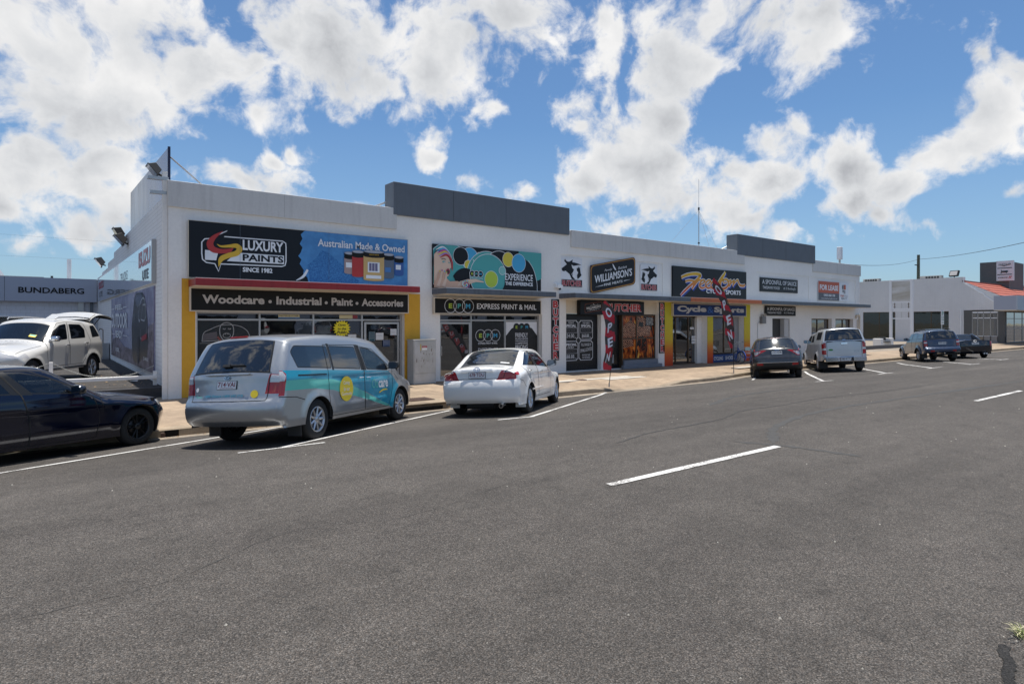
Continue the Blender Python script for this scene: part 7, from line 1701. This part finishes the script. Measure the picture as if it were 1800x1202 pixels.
# tricycle in front of the cycle shop window
t = empty('tricycle', label='blue adult tricycle with white wire baskets outside the cycle shop', cat='tricycle')
BL = pm('trike_blue', (.02, .10, .42), rough=.3, coat=.5); WIRE = pm('wire_white', (.6, .6, .6), rough=.4, metal=.4)
def cwheel(cx_, cy_, cz_, r_, axis=(0, 1, 0)):
    ax = Vector(axis).normalized(); M = Matrix.Translation((cx_, cy_, cz_)) @ ax.to_track_quat('Z', 'Y').to_matrix().to_4x4()
    q = MB(M); q.lathe([(r_ - .02, -.018), (r_, 0), (r_ - .02, .018), (r_ - .035, 0)], TYRE, 28, closed=True); w_ = q.build('wheel', t)
    q = MB(M); q.lathe([(r_ - .035, -.01), (r_ - .03, 0), (r_ - .035, .01), (r_ - .05, 0)], ALLOY, 28, closed=True)
    for k in range(14): a = math.pi * 2 * k / 14; q.cyl((.02 * math.cos(a + 1), .02 * math.sin(a + 1), 0), ((r_ - .04) * math.cos(a), (r_ - .04) * math.sin(a), 0), .0025, ALLOY, n=4, cap=False)
    q.cyl((0, 0, -.03), (0, 0, .03), .02, CHROME, n=8); q.build('rim', w_)
D1 = Vector((.30, 1, 0)).normalized(); ax_ = (D1.y, -D1.x, 0)
P0 = Vector((27.1, -1.1, .15)); sd_ = Vector((D1.y, -D1.x, 0))
for s_ in (-.42, .42): p = P0 + sd_ * s_; cwheel(p.x, p.y, .15 + .28, .28, sd_)
pf = P0 + D1 * .85; pf.y = min(pf.y, -.35); cwheel(pf.x, pf.y, .15 + .28, .28, sd_)
q = MB(); A = P0 + Vector((0,0,.28)); q.cyl(A + sd_ * .44, A - sd_ * .44, .018, BL, n=8); seat = P0 + D1 * .25 + Vector((0, 0, .62)); bb = P0 + D1 * .42 + Vector((0, 0, .28)); head = P0 + D1 * .70 + Vector((0, 0, .72))
q.cyl(A, bb, .018, BL, n=8); q.cyl(bb, seat, .018, BL, n=8); q.cyl(bb, head, .022, BL, n=8); q.cyl(head + Vector((0,0,.12)), Vector((pf.x, pf.y, .43)), .018, BL, n=8)
for s_ in (-.42, .42):
    for k in range(6): a0 = math.radians(-10 + 35 * k); a1 = a0 + math.radians(35); c_ = P0 + sd_ * s_ + Vector((0, 0, .28)); q.cyl(c_ + D1 * .32 * math.cos(a0) + Vector((0,0,.32 * math.sin(a0))), c_ + D1 * .32 * math.cos(a1) + Vector((0,0,.32 * math.sin(a1))), .025, BL, n=6)
q.build('frame', t)
q = MB(); q.prism([(-.12,-.10),(.14,-.03),(.14,.03),(-.12,.10)], 0, .05, BLK, plane_M(seat + Vector((0,0,.02)), D1, sd_)); q.build('saddle', t, bevel=.015)
q = MB(); hb = head + Vector((0,0,.28)); q.tube([hb - sd_ * .28 - D1 * .2, hb - sd_ * .2, hb + Vector((0,0,-.05)), hb + sd_ * .2, hb + sd_ * .28 - D1 * .2], .012, CHROME, 6); q.cyl(head, hb, .014, CHROME, n=6); q.build('handlebar', t)
def basket(c_, w_, d_, h_):
    q = MB(); M = plane_M(c_, sd_, D1)
    for k in range(9): u = -w_/2 + w_ * k / 8; q.cyl((u, -d_/2, 0), (u, -d_/2, h_), .004, WIRE, n=4, M=M); q.cyl((u, d_/2, 0), (u, d_/2, h_), .004, WIRE, n=4, M=M); q.cyl((u, -d_/2, 0), (u, d_/2, 0), .004, WIRE, n=4, M=M)
    for k in range(6): v = -d_/2 + d_ * k / 5; q.cyl((-w_/2, v, 0), (-w_/2, v, h_), .004, WIRE, n=4, M=M); q.cyl((w_/2, v, 0), (w_/2, v, h_), .004, WIRE, n=4, M=M)
    for z in (0, h_/2, h_): q.tube([M @ Vector(p) for p in ((-w_/2,-d_/2,z),(w_/2,-d_/2,z),(w_/2,d_/2,z),(-w_/2,d_/2,z),(-w_/2,-d_/2,z))], .006, WIRE, 4)
    q.build('basket', t)
basket(P0 + Vector((0, 0, .48)) - D1 * .05, .56, .42, .28); basket(head + D1 * .18 + Vector((0, 0, .05)), .36, .26, .24)

# litter bin, bench, parking sign
t = empty('litter_bin', label='boxy bin enclosure with dark curved lid and grey-brown panels on the footpath', cat='bin')
q = MB(); BINP = pm('bin_panel', (.26, .22, .18), rough=.6, var=.15); q.box(35.0, 35.85, -2.35, -1.65, .13, 1.10, BINP)
for k in range(7): q.box(35.02 + k * .115, 35.115 + k * .115, -2.372, -2.35, .16, 1.07, BINP)
q.build('body', t, bevel=.01); q = MB(); q.box(34.98, 35.03, -2.39, -1.63, .13, 1.12, ALU); q.box(35.82, 35.87, -2.39, -1.63, .13, 1.12, ALU); q.build('posts', t)
q = MB(); pr = [(34.95,1.12),(35.90,1.12),(35.88,1.26),(35.70,1.36),(35.42,1.40),(35.15,1.36),(34.97,1.26)]; q.prism(pr, 0, .82, BLK, plane_M((0, -1.6, 0), (1, 0, 0), (0, 0, 1))); q.build('lid', t, bevel=.01)
t = empty('park_bench', label='low bench of white end blocks and dark seat by the driveway', cat='bench')
for x in (52.0, 53.9): q = MB(); q.box(x, x + .45, 2.9, 3.5, .15, .85, WALL); q.build('leg', t, bevel=.02)
q = MB(); q.box(52.45, 53.9, 2.95, 3.4, .55, .62, BLK); q.box(52.45, 53.9, 3.3, 3.36, .7, .95, BLK); q.build('seat', t, bevel=.01)
q = MB(); q.box(46, 60.5, 1.9, 2.05, .1, .42, pm('low_wall_grey', (.10,.10,.105), rough=.85)); q.build('low_wall', label='low dark garden wall in front of the bench', cat='wall')
t = empty('parking_sign', label='white parking time sign on a slim post behind the blue wagon', cat='sign')
q = MB(); q.cyl((56.6, .3, .1), (56.6, .3, 3.1), .035, ALU, n=10); q.build('post', t); q = MB(); q.box(56.3, 56.9, .24, .26, 1.95, 3.08, SWHT); q.build('panel', t)
c = Canvas(front_M(.24), t); GRN = pm('sign_green', (.02, .25, .10)); c.text('1P', 56.42, 56.78, 2.66, 2.98, GRN, off=.02); c.text('8am-5pm', 56.36, 56.84, 2.44, 2.58, GRN); c.text('MON-FRI', 56.36, 56.84, 2.26, 2.38, GRN); c.rect(56.4,56.8,2.08,2.12,GRN); c.done()

# things on the roofs
t = empty('antenna_mast', label='thin guyed antenna mast rising behind the middle parapet', cat='antenna')
q = MB(); q.cyl((28.9, 3, 4.9), (28.9, 3, 8.4), .025, ALU, n=6); q.cyl((28.9, 3, 8.4), (28.9, 3, 10.0), .010, ALU, n=5); q.cyl((28.9, 3, 8.3), (28.9, 3, 8.45), .05, BLK, n=6); q.cyl((28.9, 3, 6.45), (28.9, 3, 6.52), .06, BLK, n=6); q.build('mast', t)
for dx, dy in ((-2.9, 1.2), (3.2, 1.0), (-.4, -2.0)): q = MB(); q.cyl((28.9, 3, 8.3), (28.9 + dx, 3 + dy, 4.95), .006, ALU, n=4); q.build('guy_wire', t)
t = empty('mobile_antenna', label='short roof pole with a pale box antenna near the end of the row', cat='antenna')
q = MB(); q.cyl((45.4, 3, 4.0), (45.4, 3, 6.6), .07, ALU, n=8); q.build('pole', t); q = MB(); q.box(45.25, 45.55, 2.85, 3.15, 6.6, 7.5, SWHT); q.build('panel', t, bevel=.03)

# chain fence of the yard
t = empty('yard_rail', label='low white rail across the yard entrance', cat='rail')
q = MB(); q.box(-12, 2.5, 1.10, 1.20, .60, .69, WALL); q.build('rail', t, bevel=.008); 
for x in (-7, -3, 2.42): q = MB(); q.box(x, x + .09, 1.205, 1.29, .42, .80, WALL); q.build('post', t, bevel=.006)
for x in (.22, -3.2, -6.6): q = MB(); q.box(x - .04, x + .04, 1.21, 1.29, .42, 1.12, WALL); q.build('chain_post', label='white square post holding the sagging chain' if x > 0 else ('white chain post behind the hatchback roof' if x > -4 else 'white chain post farthest left in the yard'), cat='post', group='chain posts', bevel=.006)
def chain(a, b_, sag, lab):
    a, b_ = Vector(a), Vector(b_); n = int((b_ - a).length / .045); q = MB(); ch = pm('chain_steel', (.42, .42, .40), rough=.4, metal=.7)
    for i in range(n):
        t0, t1 = i / n, (i + 1) / n; p = a.lerp(b_, t0); p.z -= sag * 4 * t0 * (1 - t0); r_ = a.lerp(b_, t1); r_.z -= sag * 4 * t1 * (1 - t1)
        d = (r_ - p).normalized(); s_ = d.orthogonal().normalized() * .011; s_ = Matrix.Rotation(math.radians(90 * (i % 2) + 20), 4, d) @ s_; e_ = d * .012
        q.tube([p - e_, p + s_, r_ + s_, r_ + e_, r_ - s_, p - s_, p - e_], .0048, ch, 4)
    q.build('chain', label=lab, cat='chain')
chain((.26, 1.25, 1.09), (2.45, 1.25, .95), .34, 'sagging steel chain between the white post and the brick corner'); chain((-3.16, 1.25, 1.09), (.18, 1.25, 1.09), .36, 'steel chain running left from the white post behind the hatchback')
q = MB(); q.box(2.18, 2.56, 16.3, 17.0, .42, 1.15, SILVER); q.build('wall_cabinet', label='small grey steel box at the far foot of the side wall', cat='box')
q = MB(); q.tube([(2.45, 18.2, .42), (2.45, 18.2, 1.75), (2.35, 18.2, 1.82), (2.28, 18.2, 1.72)], .02, ALUB, 6); q.build('standpipe', label='thin brown standpipe tap near the yard corner', cat='tap')

# building across the back of the yard
t = empty('dealer_building', label='low pale block dealership office with a lavender-grey fascia', cat='building')
FASC = pm('fascia_lavender', (.36, .385, .46), rough=.4)
q = MB(); wall_cells(q, -40, 2.6, .05, 4.4, [(-6.0, -.70, .42, 2.40)], 24.3, 24.7, BLOCKW); q.build('wall', t)
q = MB(); q.box(-40, 2.55, 23.9, 24.3, 3.24, 4.52, FASC); q.box(-1.47, -1.455, 23.895, 23.9, 3.24, 4.52, GAPM); q.build('fascia', t, bevel=.01)
q = MB(); q.box(-40, 2.6, 24.3, 40, 4.4, 4.5, ROOFM); q.build('roof', t)
q = MB(); q.box(-6.1, -.60, 24.22, 24.30, 2.40, 2.46, WALL); q.box(-6, -.7, 24.5, 24.52, .42, 2.4, VINYLB); q.build('window', t); g = MB()
for k in range(60): x = -6 + k * .09; g.cyl((x, 24.4, 2.38), (x + .5, 24.4, 1.85), .008, ALU, n=3, cap=False); g.cyl((x + .5, 24.4, 2.38), (x, 24.4, 1.85), .008, ALU, n=3, cap=False)
g.build('security_grille', t); q = MB(); q.box(1.7, 1.95, 24.1, 24.3, .42, 3.24, ALU); q.box(2.25, 2.4, 24.15, 24.3, .42, 3.24, GREYB); q.build('column', t)
q = MB(front_M(23.89)); tv, tf = text_mesh('BUNDABERG', .022, 0); xs = [p[0] for p in tv]; ys = [p[1] for p in tv]
q.add([(-.90 + 2.86 * (p[0] - min(xs)) / (max(xs) - min(xs)), 3.68 + .31 * (p[1] - min(ys)) / (max(ys) - min(ys)), .01) for p in tv], tf, BOARDB); q.build('lettering', t)
q = MB(); q.box(-9, -1.9, 30, 36, 4.4, 5.3, BLOCKW); q.box(-9, .2, 29, 36, 4.4, 4.85, pm('roof_grey', (.22,.22,.22))); q.build('rear_shed', label='grey flat-roofed shed behind the dealership fascia', cat='building')
q = MB(); q.cyl((1.35, 26, 4.4), (1.35, 26, 5.75), .11, WHT, n=10); q.build('vent_pipe', label='white vent pipe above the dealership roof', cat='pipe')
q = MB(); q.cyl((.55, 26, 4.4), (.55, 26, 4.75), .06, BLK, n=8); q.build('roof_stub', label='stubby dark pipe on the dealership roof', cat='pipe')

# far side of the cross street: white brick shop, red-tiled corner shop
t = empty('corner_building', label='white brick corner building with dark windows and a red tiled roof beyond the driveway', cat='building')
X0 = 71.3
def side_cells(mb, Y0, Y1, Z0, Z1, holes, x0, x1, mat):
    ys = sorted({Y0, Y1} | {h[0] for h in holes} | {h[1] for h in holes}); zs = sorted({Z0, Z1} | {h[2] for h in holes} | {h[3] for h in holes})
    for za, zb in zip(zs, zs[1:]):
        for ya, yb in zip(ys, ys[1:]):
            if not any(h[0] < (ya + yb) / 2 < h[1] and h[2] < (za + zb) / 2 < h[3] for h in holes): mb.box(x0, x1, ya, yb, za, zb, mat)
q = MB(); side_cells(q, 3.15, 30, .05, 6.5, [(4.4, 7.5, .5, 3.22), (9.2, 12.4, .3, 3.22)], X0, X0 + .3, BRICKF)
q.prism([(-3.15, 3.3), (-3.15, 5.9), (-1.9, 4.95), (-1.6, 4.8), (-1.5, 4.6), (-.6, 3.9), (0, 3.6), (0, 3.3)], -.3, 0, BRICKF, SM(X0)); q.build('wall', t)
q = MB(); q.box(X0 - .03, X0 + .33, 3.12, 3.20, 5.9, 6.53, SWHT); q.box(X0 - .02, X0 + .32, 3.2, 30, 6.5, 6.54, SWHT)
pts = [(-3.15, 5.9), (-1.9, 4.95), (-1.6, 4.8), (-1.5, 4.6), (-.6, 3.9), (0, 3.6)]
for a, b_ in zip(pts, pts[1:]): q.prism([a, b_, (b_[0], b_[1] + .10), (a[0], a[1] + .10)], -.33, .03, SWHT, SM(X0))
q.build('coping', t)
DG = glass_mat('far_glass', (.05, .05, .055), refl=.55, see=.2)
for (a, b_, z0) in ((4.4, 7.5, .5), (9.2, 12.4, .3)):
    f = MB(); f.box(X0 + .1, X0 + .16, a, b_, z0, z0 + .05, ALUB); f.box(X0 + .1, X0 + .16, a, b_, 3.17, 3.22, ALUB)
    for k in range(3): y = a + (b_ - a) * k / 2; f.box(X0 + .1, X0 + .16, y - .03, y + .03, z0, 3.2, ALUB)
    o = f.build('window', t); p = MB(); p.box(X0 + .12, X0 + .13, a, b_, z0, 3.2, DG); p.build('pane', o)
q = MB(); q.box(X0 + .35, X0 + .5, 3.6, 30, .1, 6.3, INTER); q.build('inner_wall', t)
# shopfront under the eave
q = MB(); q.box(X0, X0 + .25, 2.5, 3.15, .1, 3.3, pm('pebble_grey', (.13,.13,.13), rough=.9, var=.4, vscale=30)); q.box(X0, X0 + .6, -.05, .45, .1, 3.15, pm('pebble_grey', (.13,.13,.13))); q.box(X0 + .02, X0 + .25, -.05, 1.6, .1, .80, pm('stall_grey', (.28,.26,.25), rough=.8)); q.build('pier', t)
FRG = pm('shopfront_frame_grey', (.34, .34, .34), rough=.5)
SC = glass_mat('far_shop_glass', (.35, .38, .38), refl=1.6, see=.4)
f = MB(); f.box(X0 + .02, X0 + .12, .45, 2.5, 3.02, 3.15, SWHT); f.box(X0 + .02, X0 + .12, .45, 2.5, 2.50, 2.58, SWHT)
for y in (.45, 1.0, 1.55, 2.0, 2.44): f.box(X0 + .02, X0 + .12, y, y + .06, .3, 3.1, FRG)
f.box(X0 + .02, X0 + .12, .45, 2.5, .78, .84, SWHT); o = f.build('window', t); p = MB(); p.box(X0 + .06, X0 + .07, .45, 2.5, .3, 3.1, SC); p.build('pane', o)
f = MB()
for x in [X0 + .6 + k * 2.6 for k in range(9)]: f.box(x, x + .07, -.012, .05, .2, 3.15, FRG)
for z in (.2, 1.5, 2.45, 3.05): f.box(X0 + .6, X0 + 23, -.015, .075, z, z + .06, FRG)
o = f.build('window', t); p = MB(); p.box(X0 + .6, X0 + 23, .02, .03, .2, 3.1, SC); p.build('pane', o)
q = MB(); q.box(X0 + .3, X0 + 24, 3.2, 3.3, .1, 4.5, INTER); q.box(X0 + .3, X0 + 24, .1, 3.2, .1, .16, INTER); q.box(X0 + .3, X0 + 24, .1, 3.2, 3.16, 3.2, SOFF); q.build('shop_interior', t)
q = MB(); q.box(X0 - 3.0, X0 + 26, -1.7, -1.6, 3.22, 4.5, pm('fascia_pale', (.42,.46,.52), rough=.5)); q.box(X0 - .05, X0 + 26, -1.72, -1.70, 3.25, 4.36, GREYB); q.box(X0 - 3.0, X0 + 26, -1.6, 0, 3.18, 3.24, SOFF); q.box(X0 - 3.0, X0 - 2.9, -1.6, 0.0, 3.24, 4.5, FASC); q.build('fascia', t)
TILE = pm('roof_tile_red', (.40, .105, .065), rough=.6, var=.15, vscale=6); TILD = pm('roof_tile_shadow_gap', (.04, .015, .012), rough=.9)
q = MB(); n = 7
for k in range(n):
    y0, z0, y1, z1 = -.9 + 4.1 * k / n, 4.0 + 2.1 * k / n, -.9 + 4.1 * (k + 1) / n, 4.0 + 2.1 * (k + 1) / n
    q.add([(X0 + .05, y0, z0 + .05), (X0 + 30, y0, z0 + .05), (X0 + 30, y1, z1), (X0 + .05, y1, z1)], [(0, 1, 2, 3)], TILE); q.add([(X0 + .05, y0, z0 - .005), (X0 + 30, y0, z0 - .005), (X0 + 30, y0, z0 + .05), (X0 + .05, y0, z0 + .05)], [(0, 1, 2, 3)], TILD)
q.add([(X0 + .05, -.9, 4.0), (X0 + .05, 3.2, 6.1), (X0 + .05, 3.2, 4.0)], [(0, 1, 2)], BRICKF); q.box(X0, X0 + 30, 3.1, 3.3, 6.05, 6.2, TILE); q.build('roof', t)
q = MB(); q.cyl((71.0, 3.3, .1), (71.0, 3.3, 3.4), .05, SWHT, n=8); q.build('downpipe', t)
# rooftop plant on that building
for (y, w_, lab) in ((11.0, 1.6, 'air conditioner on the white brick parapet, left one'), (5.2, 1.9, 'air conditioner on the white brick parapet behind the pylon sign')):
    q = MB(); q.box(X0 + .5, X0 + 1.1, y, y + w_, 6.4, 6.85, pm('ac_beige', (.48, .46, .42), rough=.6)); 
    for k in range(5): q.box(X0 + .49, X0 + .50, y + .2 + k * .25, y + .38 + k * .25, 6.5, 6.78, BLK)
    q.build('air_conditioner', label=lab, cat='air conditioner', bevel=.01)
t = empty('floodlight', label='black floodlight standing on the white brick parapet', cat='lamp'); M = Matrix.Translation((X0 + .2, 5.0 - 1.0, 6.9)) @ Matrix.Rotation(math.radians(160), 4, 'Z') @ Matrix.Rotation(math.radians(-20), 4, 'Y')
q = MB(M); q.box(-.1, .1, -.45, .45, -.28, .32, BLK); q.build('housing', t, bevel=.03); q = MB(M); q.box(.10, .11, -.36, .36, -.2, .24, SGREY); q.build('lens', t); q = MB(); q.cyl((X0 + .2, 4.0, 6.5), (X0 + .2, 4.0, 6.75), .05, BLK, n=8); q.build('bracket', t)
# pylon sign frame
t = empty('pylon_sign', label='tall empty pylon sign frame of two white posts in front of the brick wall', cat='sign')
for y in (3.62, 5.28): q = MB(); q.box(59.9, 60.12, y - .10, y + .10, .1, 5.86, SWHT); q.build('post', t, bevel=.01)
q = MB(); q.box(59.96, 60.06, 3.72, 5.18, 3.98, 5.70, mottled('blank_panel', (.42,.39,.34), (.60,.60,.60), .9, .5, (1, .3, 1.6), .5)); q.build('panel', t)
q = MB()
for z in (5.72, 3.84, 3.24, 3.10, 2.42): q.box(59.95, 60.08, 3.72, 5.18, z, z + .09, SWHT)
for z0 in (3.36, 2.52):
    q.box(60.0, 60.03, 4.40, 4.43, z0, z0 + .5, ALU)
    for y in (3.85, 4.95): q.box(59.99, 60.04, y, y + .04, z0, z0 + .5, ALUB); q.box(59.97, 60.04, y - .05, y + .10, z0 + .12, z0 + .15, RUST); q.box(59.97, 60.04, y - .05, y + .10, z0 + .34, z0 + .37, RUST)
q.build('crossbars', t)
# tower block with the car brand sign, power pole and wires
t = empty('brand_sign', label='grey block tower with a white three-brand sign board on its corner', cat='sign')
q = MB(); q.box(83.05, 88.5, 2.5, 5.1, 4.5, 8.74, pm('tower_grey', (.145, .145, .145), rough=.85, var=.15, vscale=6)); q.build('tower', t)
q = MB(); q.box(82.7, 83.04, 2.03, 3.52, 6.62, 8.76, SWHT); q.build('board', t); c = Canvas(SM(82.7) @ Matrix.Translation((-3.52, 6.62, 0)) @ Matrix.Diagonal((1.49 / 7.2, 2.14 / 3.05, 1, 1)) @ Matrix.Translation((-87.6, -6.55, 0)), t, .01)
for z in (8.45, 7.45): c.rect(88.0, 94.2, z, z + .10, BOARD)
c.text('CHRYSLER', 88.6, 93.8, 8.98, 9.2, BOARD); c.poly([(88.2,9.0),(91,8.78),(94,9.02),(91,8.9)], BOARD); c.text('Jeep', 89.4, 92.6, 7.70, 8.2, BOARD, off=.04); c.text('DODGE', 88.4, 92.4, 6.95, 7.12, BOARD, off=.02); c.poly([(92.8,6.9),(93.3,7.25),(93.6,7.25),(93.1,6.9)], BRED); c.poly([(93.4,6.9),(93.9,7.25),(94.2,7.25),(93.7,6.9)], BRED); c.done()
t = empty('power_pole', label='weathered timber power pole with crossarm behind the white brick building', cat='pole'); q = MB(); q.cyl((96.8, 16, 0), (97, 16, 11.5), .24, pm('pole_timber', (.15, .16, .12), rough=.9, var=.3), r1=.18, n=10); q.build('pole', t); q = MB(); q.box(95.9, 97.2, 15.9, 16.1, 10.0, 10.1, BLK); q.build('crossarm', t)
t = empty('power_pole', label='short dark pole at the right behind the red roof', cat='pole'); q = MB(); q.cyl((97, 7, 0), (97, 7, 7.3), .22, BLK, n=8); q.build('pole', t)
def wire(a, b_, sag, r_, lab, grp='overhead wires'):
    a, b_ = Vector(a), Vector(b_); pts = []
    for i in range(21): t_ = i / 20; p = a.lerp(b_, t_); p.z -= sag * 4 * t_ * (1 - t_); pts.append(p)
    q = MB(); q.tube(pts, r_, BLK, 4); q.build('overhead_wire', label=lab, cat='wire', group=grp)
wire((43.5, 3, 6.3), (97, 16, 10.9), .5, .022, 'dark overhead wire rising right to the timber pole'); wire((97, 16, 10.9), (57, -8, 8.6), .4, .03, 'dark overhead wire running from the timber pole back over the street')
wire((-40, 45, 10.2), (6, 45, 9.0), .3, .006, 'upper of the faint wires over the dealership'); wire((-40, 45, 8.2), (6, 45, 7.4), .3, .006, 'lower of the faint wires over the dealership')
q = MB(); q.box(98, 130, 8, 20, 0, 7.4, pm('far_shed', (.40, .42, .42), rough=.7)); q.build('far_shed', label='pale flat shed behind the red roof at the right edge', cat='building')
q = MB(); q.box(41.6, 71, 0.3, 14, .02, .152, GUTT); q.build('driveway', kind='structure')
# grass tuft growing from the seam at the viewer's feet
q = MB(); GR = pm('grass_blade', (.16, .20, .05), rough=.8, var=.4, vscale=40); GR2 = pm('dry_blade', (.50, .46, .28), rough=.8)
for k in range(90):
    a = rng.uniform(0, 6.28); l_ = rng.uniform(.03, .085); bx_, by_ = 4.09 + rng.gauss(0, .022), -16.86 + rng.gauss(0, .012); d = Vector((math.cos(a), math.sin(a), 0)); s_ = Vector((-d.y, d.x, 0)) * .0016; b0 = Vector((bx_, by_, .46)); b1 = b0 + d * l_ * .6 + Vector((0, 0, l_ * .5)); b2 = b0 + d * l_ * 1.1 + Vector((0, 0, l_ * .45))
    q.add([b0 - s_, b0 + s_, b1 + s_, b1 - s_, b2], [(0, 1, 2, 3), (3, 2, 4)], GR if k % 2 else GR2)
q.build('grass_tuft', label='small tuft of grass growing from the road seam at the lower right', cat='grass')

# ------------------------------------------------------------------ the far side of the street, seen in the shop windows
t = empty('opposite_building', label='showroom across the street, seen only mirrored in the shop glass', cat='building')
q = MB(); q.box(-60, 120, -62, -61.5, .2, 5.2, BLOCKW); q.box(-60, 120, -61.4, -61.2, 3.4, 5.2, FASC); q.build('wall', t)
for k in range(24): q = MB(); q.box(-56 + k * 7, -51 + k * 7, -61.35, -61.3, .6, 3.0, DG); q.build('window', t)
OPPL = ['silver van parked first across the street, seen only as a reflection', 'grey crossover next to the silver van across the street', 'white sedan between the crossover and the utility across the street', 'black utility across the street opposite the paint shop',
 'white wagon with raised tailgate across the street, nearer one', 'silver pickup across the street opposite the print shop', 'grey crossover standing right of the silver pickup across the street', 'silver van across the street opposite the butcher', 'navy hatchback across the street', 'white sedan right of the navy hatchback across the street', 'blue wagon across the street', 'white wagon with raised tailgate across the street, farthest right']
opp = [(van, -9), (hrv, -3), (camry, 3), (ute, 9), (mux, 15), (hilux, 21), (hrv, 27), (van, 34), (navy, 41), (camry, 48), (pathf, 56), (mux, 64)]
for k, (src, x) in enumerate(opp):
    r_ = copy_tree(src); r_.name = 'parked_car'; tag(r_, OPPL[k], 'car', 'vehicles across the street'); place_car(r_, x, -38 - (k % 3) * .6, 262 + (k * 37) % 16, flatz=.46)
q = MB(); q.box(-60, 120, -36.4, -34.8, .3, .56, GUTT); q.build('far_kerb', kind='structure')
